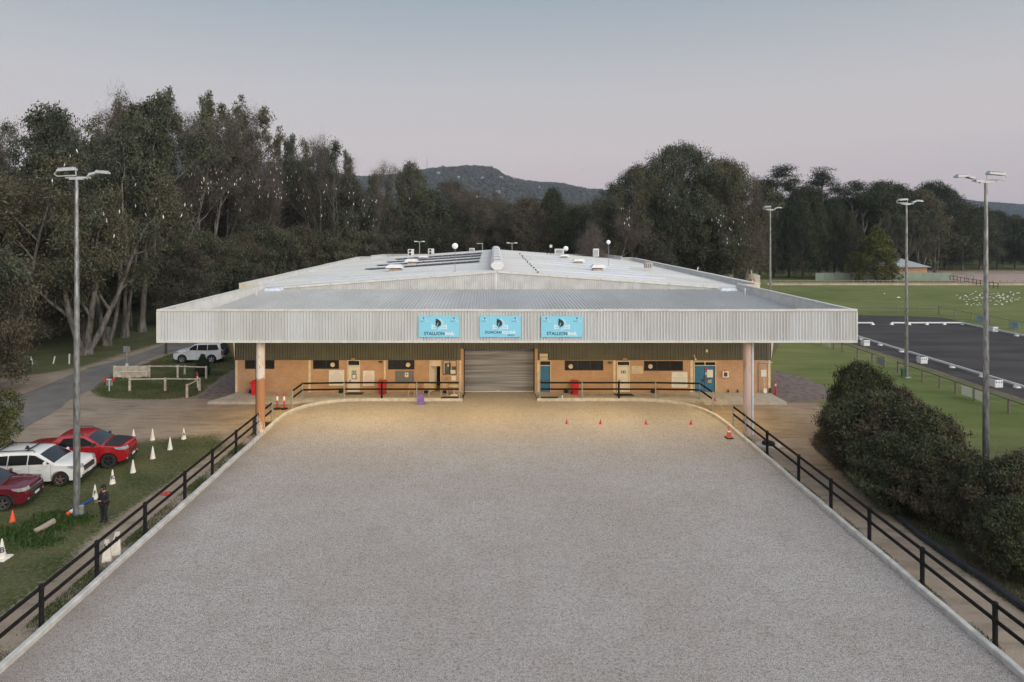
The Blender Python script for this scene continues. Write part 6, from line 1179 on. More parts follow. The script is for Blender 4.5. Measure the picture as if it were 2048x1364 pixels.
gum('wide', 83, 22, 4, LEAF, first=.3, spread=.95, kids=(6, 5, 3), nl=24, rad=1.2, trunk=.6)
def umbrella_gum(key, seed):             # flat topped clumps carried on long bare limbs
    T = Tree(seed); prm = dict(lv=2, nseg=(7, 5, 3), wob=(.05, .12, .2), up=(.04, .14, .1), tap=(.4, .3, .3), kids=(11, 4), spr=(.75, .7), len=(.27, .42), **{'from': (.45, .45)})
    T.branch(np.array([0, 0, 0.]), np.array([.05, 0, 1.]), 17, .4, 0, prm); top = max(p[2] for p in T.cl)+.6; sc = 24/top
    T.seg = [(a*sc, r1, b_*sc, r2) for a, r1, b_, r2 in T.seg]; T.cl = [p*sc for p in T.cl]; make_tree(key, (T.leaves('crown', LEAFD, 100, 1.6, .35, .11, droop=0, flat=.45),), T.wood('trunk', BARK), T.tips)
umbrella_gum('u1', 5); umbrella_gum('u2', 19)
def crown_tree(key, seed, H_, prof, lm, ncl, nl, rad, ll, lw, wood=BARKD, base=.1, lob=.3, trunk=.35, droop=.2):
    """dense crown: leaf clumps spread near the surface of an uneven profile"""
    T = Tree(seed); r = T.r; ph = r.rand(6)*6.28; pts = []
    for i in range(ncl):
        f = r.rand()**.9; az = r.rand()*6.283; z = base+(1-base)*f; R_ = np.interp(f, [p[0] for p in prof], [p[1] for p in prof]); lobes = 1+lob*(math.sin(3*az+ph[0]+f*5)*.5+math.sin(5*az+ph[1]+f*11)*.35+math.sin(2*az+f*23+ph[2])*.4)
        q = .55+.45*r.rand()**.5; pts.append(np.array([math.cos(az)*R_*lobes*q, math.sin(az)*R_*lobes*q, z*H_])); 
        if r.rand() < .25: T.seg.append((np.array([0, 0, z*H_*.8]), .07*trunk/.35, pts[-1], .02))
    T.cl = pts; n = 6
    for i in range(n): T.seg.append((np.array([math.sin(i)*.1, 0, H_*.93*i/n]), trunk*(1-i/n*.8), np.array([math.sin(i+1)*.1, 0, H_*.93*(i+1)/n]), trunk*(1-(i+1)/n*.8)))
    make_tree(key, (T.leaves('crown', lm, nl, rad, ll, lw, droop=droop),), T.wood('trunk', wood), pts)
crown_tree('c1', 3, 20, [(0, 3.2), (.15, 4.2), (.5, 3.6), (.8, 2.2), (1, .3)], LEAFD, 520, 42, .75, .38, .12, base=.06, lob=.35)
crown_tree('c2', 8, 20, [(0, 2.4), (.2, 3.4), (.55, 3.2), (.85, 2.0), (1, .5)], LEAFD, 480, 42, .8, .38, .12, base=.1, lob=.5)
crown_tree('yg', 15, 13, [(0, 4.6), (.15, 5.6), (.45, 4.6), (.75, 2.7), (1, .3)], LEAFY, 620, 34, .6, .42, .16, base=.03, lob=.3)
crown_tree('d1', 21, 18, [(0, 3), (.2, 5.6), (.5, 6.6), (.8, 5.0), (1, 1.2)], LEAFD, 560, 48, 1.1, .42, .13, base=.14, lob=.45, wood=BARK)
crown_tree('d2', 27, 18, [(0, 3.5), (.25, 6), (.6, 6.2), (.85, 3.8), (1, 1.0)], LEAF, 560, 44, 1.1, .42, .12, base=.12, lob=.55, wood=BARK)
crown_tree('d3', 29, 18, [(0, 3.5), (.25, 5), (.6, 5.8), (.85, 4.4), (1, 1.4)], LEAFB, 520, 44, 1.1, .42, .11, base=.12, lob=.6, wood=BARK)
crown_tree('dome', 61, 27, [(0, 7), (.2, 10.5), (.45, 12.5), (.7, 11.5), (.88, 7.5), (1, 2)], LEAF, 900, 84, 1.3, .42, .12, base=.10, lob=.42, wood=BARK, trunk=.55, droop=.6)
crown_tree('dome2', 63, 24, [(0, 5), (.25, 8), (.5, 9.5), (.75, 8), (.9, 5), (1, 1.5)], LEAF, 560, 84, 1.25, .42, .12, base=.12, lob=.5, wood=BARK, trunk=.45, droop=.6)
def place(key, px, Y, top, lab, grp=None, wide=1, cat='tree', name='gum_tree', rz=None, hp=None, X=None):
    cr, wd, tips = PROTO[key]; x = X if X is not None else PX(px, Y); z1 = H+(CY-top)/F*Y; hp = hp or TOPZ[key]; s = z1/hp
    PR = random.Random(hash((key, round(px), round(Y))) % 99991) if False else random.Random(int(px*7+Y*13))
    t = bpy.data.objects.new(name, None); C.objects.link(t); t.location = (x, Y, 0); a = PR.uniform(0, 6.28) if rz is None else rz; t.rotation_euler = (0, 0, a); t.scale = (s*wide, s*wide, s); tag(t, lab, cat, grp); PLACED.append((t, px, lab))
    for i, c in enumerate(cr): o = bpy.data.objects.new('crown' if i == 0 else 'leaf_clumps', c); C.objects.link(o); o.parent = t
    o = bpy.data.objects.new('trunk', wd); C.objects.link(o); o.parent = t
    return t, (tips, Matrix.Translation((x, Y, 0)) @ Matrix.Rotation(a, 4, 'Z') @ Matrix.Diagonal((s*wide, s*wide, s, 1)))
PERCH = []
# near left: the roadside gums whose trunks one can tell apart
NL = 'big gums along the lane on the left'
for key, px, Y, top, lab, wd_, a in (('wide', 170, 66, 330, 'thick many stemmed gum right behind the left light pole, trunk at the lane edge', 1.0, .6), ('g3', 215, 71, 215, 'leaning gum with a reddish base between the two pale trunks left of the canopy', .9, 2), ('g2', 250, 76, 190, 'pale twin trunked gum at the lane edge, left of the canopy corner', .85, 1),
        ('g1', 284, 80, 178, 'tall gum with a dark straight trunk behind the canopy corner', .9, 4), ('gb1', 325, 86, 195, 'gum with a bent pale upper trunk above the canopy corner', .95, 2.2), ('g4', -70, 48, 330, 'dark drooping gum hanging in from the left edge of the photo', 1.25, .3), ('g3', 20, 64, 300, 'gum with long bare limbs reaching right, near the left edge', 1.2, 3.6),
        ('g2', 395, 98, 190, 'pale straight gum trunk rising behind the left parapet of the canopy', .9, .4), ('gb1', 435, 104, 186, 'tall gum with the highest bare stems left of centre', .8, 5), ('g1', 90, 76, 205, 'tall open crowned gum behind the left light pole', .9, 3.1)):
    t, q = place(key, px, Y, top, lab, NL, wd_, rz=a); PERCH.append(q)
crown_tree('ov', 51, 5.0, [(0, .8), (.3, 1.9), (.6, 2.0), (.85, 1.5), (1, .5)], LEAFY, 300, 34, .34, .2, .055, base=.32, lob=.5, trunk=.1, wood=BARK)
place('ov', -42, 33.5, 764, 'small leafy tree hanging in at the left edge beside the lane', None, 1.0, rz=1.2)
crown_tree('dr', 53, 15, [(0, 2.5), (.2, 4.2), (.5, 5.0), (.8, 3.8), (1, 1.4)], LEAFB, 460, 84, .95, .42, .10, base=.08, lob=.6, trunk=.4, wood=BARK, droop=.9)
place('dr', -50, 50, 470, 'dense dark tree with drooping reddish foliage at the left edge', NL, 1.0, rz=2.0); place('dr', 25, 70, 345, 'rusty green dense crown behind the tree at the left edge', NL, 1.1, rz=4.0)
WL = 'tall gum of the left wood'
rt = random.Random(77)
skyl = [(-120, 240), (0, 215), (35, 196), (70, 225), (110, 225), (160, 205), (200, 200), (232, 162), (262, 200), (295, 180), (340, 196), (372, 302), (425, 186), (462, 285), (500, 195), (540, 298), (565, 262), (605, 250), (640, 258), (665, 275), (705, 296), (735, 303), (770, 345), (822, 314), (860, 352), (900, 355), (930, 346), (960, 362), (1000, 380), (1060, 388), (1105, 370), (1150, 382), (1210, 380)]
keysA = ['g1', 'g2', 'gb1', 'g3', 'g1', 'gb1', 'g2', 'gb2']
for i, (px, tp) in enumerate(skyl):
    Y = 92+rt.uniform(-6, 22)+max(0, px)*.045; key = keysA[i % 8] if px < 780 else ['gb2', 'd3', 'gb2', 'gb1'][i % 4]
    wdt = rt.uniform(.52, .74) if px < 780 else .9; lab_ = WL if px < 780 else 'brownish gum close behind the hall'
    if px == 822: key, lab_, wdt = 'd2', 'round crowned tree standing above the wood against the hill', .55
    if px == 1105: key, lab_, wdt = 'd1', 'single dark domed tree top above the wood before the hill', .45
    t, q = place(key, px, Y if px < 780 else 148+rt.uniform(-8, 12), tp, lab_, 'gums of the wood' if px < 780 else 'brown gums behind the hall', wdt); PERCH.append(q)
for i in range(44):                      # the lower, denser layer of the wood
    px = -60+i*18.5+rt.uniform(-9, 9); Y = (82 if i % 2 else 92)+rt.uniform(0, 14)+max(0, px)*.06; tp = 350+rt.uniform(-30, 75)+max(0, px-450)*.08
    t, q = place(['d2', 'dr', 'd3', 'dr', 'gb2', 'dr'][i % 6], px, Y, tp, 'lower bushy gum of the left wood', 'lower gums of the left wood', .85); PERCH.append(q)
crown_tree('sk', 57, 13, [(0, 2.0), (.25, 3.8), (.6, 4.2), (.85, 3.0), (1, 1.2)], LEAF, 420, 70, .8, .42, .11, base=.34, lob=.7, trunk=.26, wood=BARK, droop=.9)
for i, (px, Y, tp) in enumerate(((115, 78, 440), (165, 74, 470), (262, 84, 462), (360, 86, 470), (400, 92, 455), (440, 96, 470), (480, 102, 460), (515, 106, 440), (560, 110, 455), (600, 114, 445), (645, 116, 455), (690, 118, 448), (735, 120, 455))):
    place('sk' if i % 3 else 'dr', px, Y, tp, 'leafy gum before the tall trunks', 'leafy gums before the left wood', 1.0)
for i in range(16):
    px = 740+i*32+rt.uniform(-8, 8); Y = 138+rt.uniform(0, 14); t, q = place(['d3', 'gb2', 'd2', 'd1', 'gb2'][i % 5], px, Y, 425+rt.uniform(-30, 22), 'low dark tree behind the hall roof', 'low trees behind the hall', .95)
for i in range(11):
    px = 960+i*28; t, q = place(['d1', 'd2', 'd3'][i % 3], px, 175+rt.uniform(-6, 8), 395+rt.uniform(-8, 12), 'green topped back row tree before the hill', 'back row trees before the hill', 1)
for i in range(30):
    px = -150+i*36; place(['d3', 'd2', 'd1'][i % 3], px, 150+rt.uniform(-8, 12), 385+rt.uniform(-20, 25), 'shadowed tree deep in the left wood', 'deep trees of the left wood', 1.1)
# the big gum right behind the roof: several crowns of one spreading clump
RB = []
for key, px, Y, top, lab, wd_, a in (('dome', 1362, 124, 276, 'great dense dome of the big gum clump, highest crown behind the right of the roof', .88, .5), ('dome2', 1275, 122, 322, 'left shoulder crown of the big gum clump', .85, 2), ('dome2', 1448, 122, 305, 'right shoulder crown of the big gum clump', .8, 4), ('wide', 1325, 118, 280, 'spreading gum with pale limbs in front of the great dense dome', .62, .2), ('wide', 1430, 119, 296, 'broad gum leaning right beside the largest one behind the roof', .7, 2.9), ('g4', 1262, 116, 325, 'left gum of the big clump behind the roof, pale curved trunk', .72, 1.1), ('d2', 1372, 124, 350, 'leafy low gum in the middle of the big clump behind the roof', .95, 0), ('d2', 1240, 126, 400, 'low grey green gum at the left foot of the big clump', .9, 2), ('d2', 1480, 131, 425, 'grey green weeping tree beside the water tanks', .8, 1), ('d3', 1310, 116, 440, 'low leafy tree in front of the big clump, over the roof edge', .9, 1), ('d2', 1410, 128, 440, 'low leafy grey tree over the right parapet', .8, 4), ('bare', 1225, 112, 392, 'bare limbs with cockatoos left of the big gum clump', .9, .5), ('gb2', 1475, 116, 345, 'open branched gum on the right shoulder of the big clump', .75, 5.2)):
    t, q = place(key, px, Y, top, lab, 'big gum clump behind the right half of the roof', wd_, rz=a); RB.append(q)
# conifers and gums behind the field
for i, (px, top, key) in enumerate(((1520, 395, 'c2'), (1548, 420, 'c1'), (1578, 408, 'c2'), (1606, 398, 'c1'), (1637, 402, 'c2'), (1668, 392, 'c1'), (1698, 420, 'c2'), (1722, 455, 'c1'))):
    place(key, px, 160+(i % 3)*3, top, 'dark green conifer behind the field', 'dark conifers behind the field', .95 if px < 1700 else .8, name='conifer')
place('yg', 1752, 152, 447, 'yellow green bushy conifer standing in front of the green fence', None, 1.02, name='conifer')
for px, top, key, lab in ((1552, 327, 'u1', 'tall umbrella gum above the conifers, nearest the big clump'), (1578, 345, 'u2', 'second umbrella gum, a little lower, above the conifers'), (1657, 331, 'u2', 'umbrella gum standing clear above the middle of the conifer row'), (1722, 357, 'u1', 'thin umbrella gum with flat layered crowns'), (1748, 362, 'u2', 'thin umbrella gum just left of the round crowned trees'), (1700, 368, 'u1', 'lower flat topped umbrella gum between two taller ones')):
    place(key, px, 182, top, lab, 'umbrella gums above the conifers', 1.35)
for px, top, key in ((1768, 357, 'd1'), (1790, 363, 'd1'), (1845, 372, 'd2'), (1868, 358, 'd1'), (1890, 370, 'd3'), (1825, 398, 'd3'), (1925, 402, 'd1'), (1960, 407, 'd2'), (1995, 418, 'd1'), (2030, 425, 'd2'), (2065, 428, 'd1'), (1905, 440, 'd3'), (1790, 430, 'd1'), (2110, 420, 'd2'), (1600, 372, 'd1'), (1630, 368, 'd3'), (1685, 385, 'd1'), (1520, 365, 'd3'), (1550, 380, 'd1'), (1735, 395, 'd3')):
    place(key, px, 190+((px*7) % 11), top, 'dark broad tree behind the field', 'dark broad trees behind the field', .9 if px > 1760 else .7, rz=px)
for px in (1810, 1840, 1871): place('g3', px, 172, 415, 'pale trunked gum behind the green sheet fence', 'pale trunked gums behind the green fence', .8)
for i in range(16): place(['d1', 'd3', 'd2'][i % 3], 1500+i*42, 215+(i*5) % 9, 432+(i*13) % 20, 'dim back row tree behind the field', 'dim trees at the back of the belt', 1.3)
# shrubs in the bed along the right side of the arena
def shrub_proto(key, seed, Hh, prof, ncl, nl, lm=LEAFS): crown_tree(key, seed, Hh, prof, lm, ncl, nl, .38, .18, .06, base=.05, lob=.55, trunk=.09, droop=-.4)
shrub_proto('s1', 31, 4.4, [(0, 1.7), (.25, 2.3), (.6, 2.3), (.85, 1.6), (1, .5)], 1000, 52); shrub_proto('s2', 33, 4.4, [(0, 1.9), (.3, 2.4), (.65, 2.1), (.9, 1.2), (1, .4)], 1000, 52)
shrub_proto('s3', 35, 4.0, [(0, 1.2), (.3, 2.1), (.7, 2.1), (1, .6)], 620, 40, leafmat('dry_shrub_leaves', (.03, .022, .018), (.10, .07, .055), (.12, .07, .05), .9))
def shrub(key, px, Y, top, lab, wd_=1, grp='shrubs in the bed beside the sand path', name='shrub', cat='shrub'):
    return place(key, px, Y, top, lab, grp, wd_, cat, name)
for key, px, Y, top, lab, wd_ in (('s1', 1722, 39, 716, 'dark shrub farthest along the bed, nearest the hall', .6), ('s3', 1795, 38, 765, 'reddish brown dry shrub behind the farthest dark shrub', .75), ('s2', 1716, 35, 782, 'shrub at the near left end of the big shrub mass', .8), ('s3', 1862, 34.3, 812, 'brown twiggy shrub on the field side of the big mass', .85), ('s1', 1770, 33.4, 776, 'big shrub in the middle of the mass, its left part', 1.05), ('s2', 1828, 31.7, 802, 'big shrub in the middle of the mass, its right part', 1.05), ('s1', 1790, 30.3, 860, 'shrub in front of the mass over the black edging', .95), ('s2', 1878, 29.2, 868, 'shrub at the right end of the big mass, left of the light pole', 1.0),
        ('s1', 1975, 27.0, 918, 'nearest shrub group on the right, its left plant', .95), ('s2', 2050, 26.2, 905, 'nearest shrub group on the right, cut by the photo edge', 1.05), ('s1', 2040, 24.2, 990, 'low front shrub at the right edge of the photo', .9), ('s3', 2110, 28.5, 880, 'shrub just beyond the right edge of the photo', 1)):
    shrub(key, px, Y, top, lab, wd_)
crown_tree('cy', 44, 2.3, [(0, .8), (.3, .95), (.7, .6), (1, .1)], LEAFD, 260, 40, .16, .12, .04, base=.03, lob=.12, trunk=.06)
place('cy', 405, 56.5, 706, 'small dark conical shrub in front of the white four wheel drive', None, .85, 'shrub', 'conical_shrub')
# ------------------------------------------------------------------ grass, weeds
def blades(name, P, h, lab, m, seed=1, wd=.012, kind='stuff'):
    r = np.random.RandomState(seed); n = len(P); hh = h*(.4+.9*r.rand(n)); az = r.rand(n)*6.283; ln = r.normal(0, .35, (n, 2))*hh[:, None]
    b = np.c_[P, np.zeros(n)]; o = np.c_[np.cos(az), np.sin(az), np.zeros(n)]*wd*(.6+.8*r.rand(n))[:, None]
    V = np.stack([b-o, b+o, b+np.c_[ln, hh]], 1).reshape(-1, 3); me = mesh_np(name, V, np.arange(n*3).reshape(-1, 3), m, np.repeat(r.rand(n), 3)); o = bpy.data.objects.new(name, me); C.objects.link(o); return tag(o, kind=kind, label=lab)
GRS = leafmat('grass_blades', (.030, .050, .010), (.085, .110, .028), (.14, .105, .06), .6)
r = np.random.RandomState(3)
def scatter(poly, n, sub=None, keep=1.0, nz=.35):
    lo, hi = poly.min(0), poly.max(0); lo = np.maximum(lo, [-45, 12]); hi = np.minimum(hi, [60, 80]); P = lo+(hi-lo)*r.rand(n, 2); ok = sdist(P, poly) > -.15+.5*r.rand(n)*0
    if sub is not None: ok &= sdist(P, sub) < .1
    ph = np.sin(P[:, 0]*1.9+np.sin(P[:, 1]*1.3)*1.5)+np.sin(P[:, 1]*2.3+P[:, 0]*.7); return P[ok & (ph+r.normal(0, .8, n) > -1+nz)]
strip = np.array([(KL-.95, 12), (KL-.2, 12), (KL-.2, 43), (KL-.7, 43)]); stripr = np.array([(KR+.2, 12), (KR+.2, 41), (KR+.55, 41), (KR+.5, 12)])
LG = pix_poly([(-250, 960), (60, 905), (270, 888), (430, 868), (440, 898), (385, 930), (321, 974), (257, 1015), (205, 1055), (154, 1100), (115, 1147), (50, 1194), (-150, 1330), (-500, 1300)])
blades('grass_tufts', scatter(strip, 42000, nz=.9), .085, 'green grass growing along the outside of the left kerb', GRS, 1, .009)
blades('grass_tufts', scatter(stripr, 16000, nz=1.2), .07, 'thin grass along the outside of the right kerb', GRS, 2, .009)
blades('grass', scatter(LG, 170000, nz=1.1), .05, 'short patchy grass around the parked cars and cones', GRS, 3, .010)
blades('grass', scatter(LAWN, 40000, nz=.1), .10, 'longer grass on the small lawn with white rails', GRS, 4, .02)
blades('grass', scatter(BED, 50000, nz=.5), .13, 'grass and weeds in the shrub bed', GRS, 5, .014)
wp = np.concatenate([np.array([tuple(G(*q))[:2]])+r.normal(0, .8, (n_, 2))*np.array([sx, sy]) for q, n_, sx, sy in (((150, 1040), 3500, .35, .25), ((95, 1052), 4500, .8, .4), ((30, 1068), 4500, .9, .4), ((75, 1084), 3000, .6, .3), ((110, 1032), 2500, .5, .25))])
blades('weeds', wp[::3], .15, 'tall green weeds round the foot of the left light pole and the log', leafmat('weed_leaves', (.022, .042, .008), (.07, .12, .025)), 6, .03)

ZONES = [(60, 'at the left edge'), (190, 'by the left light pole'), (320, 'above the white lawn rails'), (470, 'above the white four wheel drive'), (600, 'above the left parapet'), (740, 'left of the roof corner'), (850, 'behind the leftmost air conditioner'), (930, 'behind the left mast disc'), (1040, 'behind the ridge vents'), (1130, 'behind the wide cooler box'), (1240, 'behind the right mast disc'),
    (1380, 'left of the big clump middle'), (1500, 'over the water tanks'), (1570, 'by the far light pole'), (1660, 'left of the yellow green conifer'), (1780, 'above the yellow green conifer'), (1840, 'by the middle light pole'), (1930, 'left of the right light pole'), (2010, 'right of the right light pole'), (9999, 'at the right edge')]
def zone(px): return next(z for m_, z in ZONES if px < m_)
cnt = {}
for t_, px_, lb in PLACED: cnt.setdefault(lb, []).append((px_, t_))
for lb, ls in cnt.items():
    if len(ls) < 2: continue
    zs = {}
    for px_, t_ in sorted(ls, key=lambda q: q[0]): zs.setdefault(zone(px_), []).append(t_)
    for z_, tt in zs.items():
        n_ = len(tt); rk_ = [''] if n_ == 1 else [', left one', ', right one'] if n_ == 2 else [', left one', ', middle one', ', right one'] if n_ == 3 else [', leftmost']+[', %s from left' % w_ for w_ in ('second', 'third', 'fourth', 'fifth', 'sixth', 'seventh')][:n_-2]+[', rightmost']
        for t_, r_ in zip(tt, rk_): t_['label'] = '%s %s%s' % (lb, z_, r_)
# ------------------------------------------------------------------ white cockatoos
BIRD = mat('white_feathers', (.80, .78, .74), .7, var=.04)
def bird_mesh(nm, pose):
    mb = MB()
    if pose == 'perch': mb.loft([[(r_*math.cos(a), y+r_*.9*math.sin(a), z) for a in np.linspace(0, 6.283, 8, endpoint=False)] for r_, y, z in ((.012, .10, -.16), (.03, .06, -.06), (.065, .02, .04), (.075, 0, .12), (.06, -.01, .19), (.038, -.02, .24), (.045, -.03, .29), (.03, -.035, .33), (.008, -.02, .36))])
    elif pose == 'feed': mb.loft([[(r_*math.cos(a), y, z+r_*.95*math.sin(a)) for a in np.linspace(0, 6.283, 8, endpoint=False)] for r_, y, z in ((.012, .28, .12), (.035, .18, .13), (.075, .06, .14), (.08, -.04, .15), (.055, -.13, .14), (.04, -.17, .12), (.045, -.21, .09), (.02, -.25, .05))]); mb.tube([(-.03, 0, 0), (-.03, 0, .09)], .008, 4); mb.tube([(.03, 0, 0), (.03, 0, .09)], .008, 4)
    else:
        mb.loft([[(r_*math.cos(a), y, r_*math.sin(a)) for a in np.linspace(0, 6.283, 7, endpoint=False)] for r_, y in ((.02, .3), (.05, .12), (.07, 0), (.05, -.12), (.04, -.18), (.01, -.23))])
        for s_ in (-1, 1): mb.loft([[(s_*.04, -.08, .02), (s_*.04, .08, .02), (s_*.04, .08, .035), (s_*.04, -.08, .035)], [(s_*.3, -.1, .14), (s_*.3, .07, .14), (s_*.3, .07, .15), (s_*.3, -.1, .15)], [(s_*.5, .02, .1), (s_*.5, .09, .1), (s_*.5, .09, .105), (s_*.5, .02, .105)]])
    me = bpy.data.meshes.new(nm); me.from_pydata(mb.v, [], mb.f); me.materials.append(BIRD); me.polygons.foreach_set('use_smooth', [True]*len(me.polygons)); return me
BM_ = {k: bird_mesh('cockatoo', k) for k in ('perch', 'feed', 'fly')}; rb = random.Random(12)
def bird(kind, loc, lab, grp, s=1): o = bpy.data.objects.new('cockatoo', BM_[kind]); C.objects.link(o); o.location = loc; o.rotation_euler = (rb.uniform(-.15, .15), rb.uniform(-.35, .35), rb.uniform(0, 6.28)); o.scale = (s,)*3; return tag(o, lab, 'bird', grp)
cand = []
for tips, M in PERCH+RB:
    if tips is None: continue
    T4 = np.c_[tips, np.ones(len(tips))] @ np.array(M).T; px = CX+T4[:, 0]/T4[:, 1]*F; py = CY-(T4[:, 2]-H)/T4[:, 1]*F
    cand += [(a, b_, x, y, z) for a, b_, x, y, z in zip(px, py, T4[:, 0], T4[:, 1], T4[:, 2])]
cand = np.array(cand)
regions = [((370, 490, 335, 420), 40), ((270, 370, 315, 440), 12), ((440, 540, 345, 400), 10), ((510, 605, 335, 400), 44), ((560, 670, 370, 445), 20), ((690, 765, 385, 450), 24), ((95, 250, 300, 380), 5), ((160, 300, 420, 480), 6), ((780, 980, 380, 420), 6), ((1190, 1290, 390, 450), 9), ((1330, 1420, 380, 440), 9), ((1420, 1510, 430, 500), 25)]
bpy.context.view_layer.update(); DG = bpy.context.evaluated_depsgraph_get()
for (x0, x1, y0, y1), n in regions:
    sel = cand[(cand[:, 0] > x0) & (cand[:, 0] < x1) & (cand[:, 1] > y0) & (cand[:, 1] < y1)]
    if len(sel) == 0: print('no perch', x0); continue
    sel = sel[np.argsort(sel[:, 3])][:max(n*14, 80)]      # birds sit on the outer branches on the camera side
    right = x0 > 1000
    for i in range(n):
        c_ = sel[rb.randrange(len(sel))]; o_ = Vector((0, 0, H)); d_ = (Vector((c_[2]+rb.uniform(-.8, .8), c_[3], c_[4]+rb.uniform(-.4, .4)))-o_).normalized()
        ok_, hit, *_r = bpy.context.scene.ray_cast(DG, o_, d_)     # sit on the outside of the crown the twig belongs to
        if not ok_ or hit.y < 60: continue
        q_ = hit-d_*.35; bird('perch', (q_.x, q_.y, q_.z-.1), 'white cockatoo roosting in the big gum clump behind the right of the roof' if right else 'white cockatoo roosting in the gums of the left wood', 'cockatoos roosting in the right gums' if right else 'cockatoos roosting in the left gums', rb.uniform(.7, .95))
for px, py, Y, lab in ((1164, 341, 150, 'lone cockatoo flying over the hill'),): bird('fly', (PX(px, Y), Y, PZ(py, Y)), lab, None)
o = bird('perch', (0, 0, 0), 'single white cockatoo perched on the right parapet of the hall', None); o.location = (23.2, 74, 8.0); o.rotation_euler = (0, 0, 1)
for n in range(82):
    if n < 40: px, py = rb.uniform(1945, 2050), rb.gauss(598, 7)
    else: px, py = rb.uniform(1930, 2060), rb.uniform(586, 612)
    if n % 13 == 0: px = rb.uniform(1908, 1945); py = rb.uniform(591, 601)
    p = G(px, py); bird('feed' if rb.random() < .85 else 'fly', (p.x, p.y, 0 if rb.random() < .9 else .4), 'white cockatoo feeding in the flock on the green field', 'cockatoos feeding on the field', .85)
for px, py in ((1797, 596.5), (1768, 589)): p = G(px, py); bird('feed', p, 'white cockatoo alone on the grass left of the flock' if px < 1780 else 'white cockatoo on the grass just left of the middle light pole', None, 1.3)
# ------------------------------------------------------------------ hills
HB = leafmat('hill_forest', (.026, .036, .028), (.06, .072, .052), (.07, .06, .045), .4)
def hill(name, sky_, D0, D1, lab, seed, st=4):
    r = np.random.RandomState(seed); pxs = np.arange(sky_[0][0], sky_[-1][0], st); tops = np.interp(pxs, [s[0] for s in sky_], [s[1] for s in sky_]); nd = 64; ds = np.linspace(D0, D1, nd)
    ph = r.rand(8)*6; V = []; tint = []
    f = np.clip((ds-D0)/(D1-D0), 0, 1); prof = np.sin(f*math.pi/2)**1.1
    zt = H+(CY-tops-8)/F*D1
    X = (pxs[None, :]-CX)/F*ds[:, None]; Yg_ = np.repeat(ds[:, None], len(pxs), 1)
    rid = 1+.10*np.sin(pxs[None, :]*.02+ph[0]+f[:, None]*3)*(1-f[:, None])+.07*np.sin(pxs[None, :]*.045+ph[1]+f[:, None]*6)*(1-f[:, None])
    Z = (zt*.99)[None, :]*prof[:, None]*rid-4+3.5*r.rand(nd, len(pxs))
    X = np.vstack([X, X[-1:]*1.12]); Yg_ = np.vstack([Yg_, Yg_[-1:]*1.12]); Z = np.vstack([Z, Z[-1:]*0-5])
    ny_, nx_ = X.shape; idx = np.arange(ny_*nx_).reshape(ny_, nx_); Fq = np.c_[idx[:-1, :-1].ravel(), idx[:-1, 1:].ravel(), idx[1:, 1:].ravel(), idx[1:, :-1].ravel()]
    me = mesh_np(name, np.stack([X, Yg_, Z], -1).reshape(-1, 3), Fq, HB, r.rand(ny_*nx_)); o = bpy.data.objects.new(name, me); C.objects.link(o); tag(o, kind='structure', label=lab)
    # tree crowns over the whole slope: one mesh of small leafy domes
    n = 15000; i = r.randint(0, nd, n); j = r.randint(0, nx_, n); j = np.clip(j, 0, nx_-2); jf = r.rand(n); c = np.stack([X[i, j]*(1-jf)+X[i, j+1]*jf, Yg_[i, j]+r.uniform(-14, 14, n), Z[i, j]*(1-jf)+Z[i, j+1]*jf], -1)
    rad = r.uniform(4, 8, n); k = 26; N_ = n*k; d = r.normal(0, 1, (N_, 3)); d /= np.linalg.norm(d, axis=1)[:, None]; d[:, 2] = np.abs(d[:, 2])*.9
    cc = np.repeat(c, k, 0)+d*(np.repeat(rad, k)*.8)[:, None]; u = r.normal(0, 1, (N_, 3)); u /= np.linalg.norm(u, axis=1)[:, None]; v = np.cross(u, d); v /= np.maximum(np.linalg.norm(v, axis=1), 1e-6)[:, None]; s_ = (np.repeat(rad, k)*.42)[:, None]
    Vv = np.stack([cc-u*s_, cc-v*s_, cc+u*s_, cc+v*s_], 1).reshape(-1, 3); me = mesh_np('forest', Vv, np.arange(N_*4).reshape(-1, 4), HB, np.repeat(np.clip(np.repeat(r.rand(n), k)*.6+r.rand(N_)*.4, 0, 1), 4)); o = bpy.data.objects.new('forest', me); C.objects.link(o); tag(o, kind='stuff', label='far off forest covering the '+lab.split(' hill')[0]+' hill')
    def at_(px, py):                     # a point on the slope seen at a pixel
        j = int(np.argmin(abs(pxs-px))); zz = Z[:nd, j]; pj = CY-(zz-H)/ds*F; i = int(np.argmin(abs(pj-py))); return Vector((X[i, j], ds[i], zz[i]))
    return at_
A1 = hill('hill', [(250, 285), (345, 287), (420, 302), (520, 322), (600, 334), (650, 344), (720, 350), (760, 347), (840, 339), (880, 334), (930, 332), (985, 336), (1010, 348), (1060, 358), (1120, 363), (1160, 371), (1200, 377), (1260, 384), (1400, 400), (1500, 420)], 1100, 2300, 'long wooded hill behind the hall with houses on it', 4)
A2 = hill('hill', [(1450, 430), (1600, 398), (1700, 392), (1760, 384), (1800, 377), (1830, 377), (1880, 387), (1940, 395), (2048, 405), (2150, 412), (2300, 425)], 1500, 2450, 'low wooded hill far away on the right', 5)
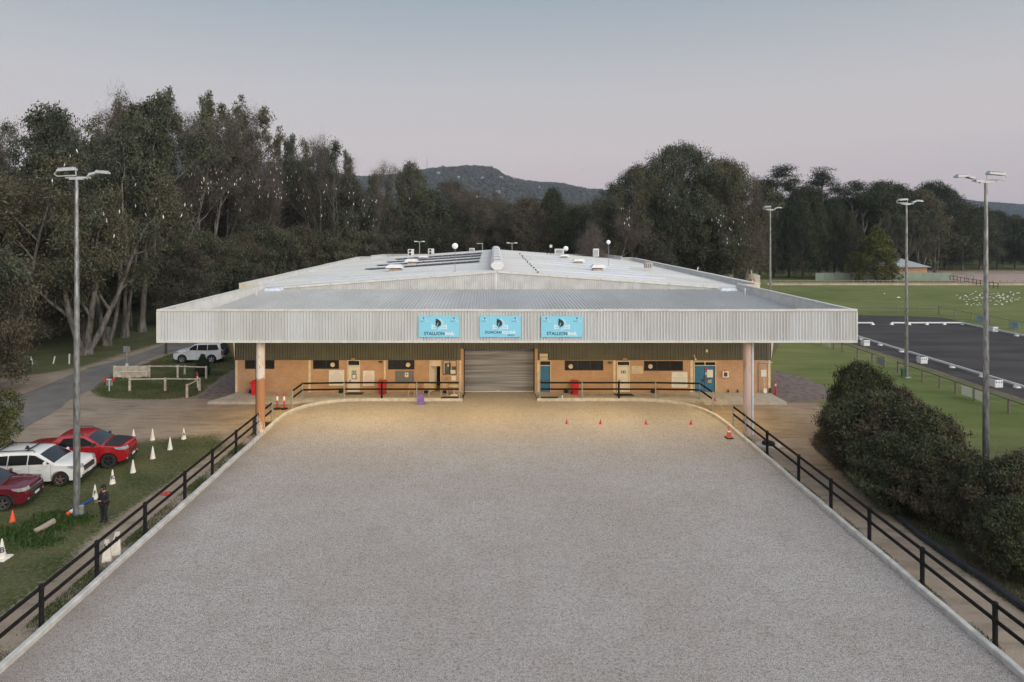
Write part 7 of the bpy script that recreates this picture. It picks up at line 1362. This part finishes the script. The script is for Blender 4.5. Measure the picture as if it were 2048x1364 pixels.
for i, (px, py, wd_, m, lab) in enumerate(((888, 337, 26, 'r', 'house with an orange red roof near the top of the hill'), (878, 351, 22, 'w', 'pale house below the orange roofed one on the hill'), (918, 359, 14, 'w', 'small pale house left of the long white ones on the hill'), (1002, 360, 22, 'w', 'long white house on the hill, left of the pair'), (1028, 362, 28, 'w', 'long white house on the hill, right of the pair'), (1048, 364, 14, 'g', 'small grey house at the right end of the hill houses'), (827, 371, 12, 'w', 'small white house low on the left part of the hill'), (995, 388, 26, 'w', 'white roofed house low on the hill just over the wood'), (1078, 379, 9, 'w', 'tiny white house low on the right slope of the hill'), (965, 362, 18, 'g', 'grey roofed house on the middle of the hill'))):
    p = A1(px, py)+Vector((0, -12, 3)); w2 = wd_*.2; t = thing('hill_house', lab, 'house', p, 'houses on the wooded hill', rb.uniform(-.3, .3)); mb = MB(); mb.box(-w2, w2, 0, 9, 0, 4); mb.build('wall', mat('far_house_wall_'+m, {'r': (.34, .12, .08), 'w': (.34, .33, .32), 'g': (.32, .3, .28)}[m], .7), t, local=True)
    mb = MB(); mb.loft([[(-w2-.8, -.8, 4), (w2+.8, -.8, 4), (w2+.8, 9.8, 4), (-w2-.8, 9.8, 4)], [(-w2+1.5, 4, 6), (w2-1.5, 4, 6), (w2-1.5, 5, 6), (-w2+1.5, 5, 6)]]); mb.build('roof', mat('far_roof_'+m, {'r': (.24, .10, .07), 'w': (.36, .37, .38), 'g': (.25, .24, .24)}[m], .6), t, local=True)
    mb = MB(); [mb.box(-w2+1+k_*w2*.6, -w2+2.4+k_*w2*.6, -.05, 0, 1, 2.2) for k_ in range(3)]; mb.build('window', DGLASS, t, local=True)
p = A1(853, 341); mb = MB(); mb.tube([p, p+Vector((0, 0, 44))], [.8, .4], 5); tag(mb.build('radio_mast', mat('mast_steel', (.12, .12, .13), .6)), 'thin radio mast on the skyline of the hill', 'mast')
# ------------------------------------------------------------------ the air
if HAZE > 0:
    mb = MB(); mb.box(-3400, 3400, -40, 2950, -9, 420); o = mb.build('haze', None, None)
    hm = bpy.data.materials.new('haze_air'); hm.use_nodes = True; hm.node_tree.nodes.clear(); ho = hm.node_tree.nodes.new('ShaderNodeOutputMaterial'); pv = hm.node_tree.nodes.new('ShaderNodeVolumePrincipled')
    pv.inputs['Density'].default_value = HAZE; pv.inputs['Color'].default_value = (.68, .76, .92, 1); pv.inputs['Anisotropy'].default_value = .1; hm.node_tree.links.new(pv.outputs[0], ho.inputs['Volume']); o.data.materials.clear(); o.data.materials.append(hm); tag(o, kind='stuff', label='faint evening haze')
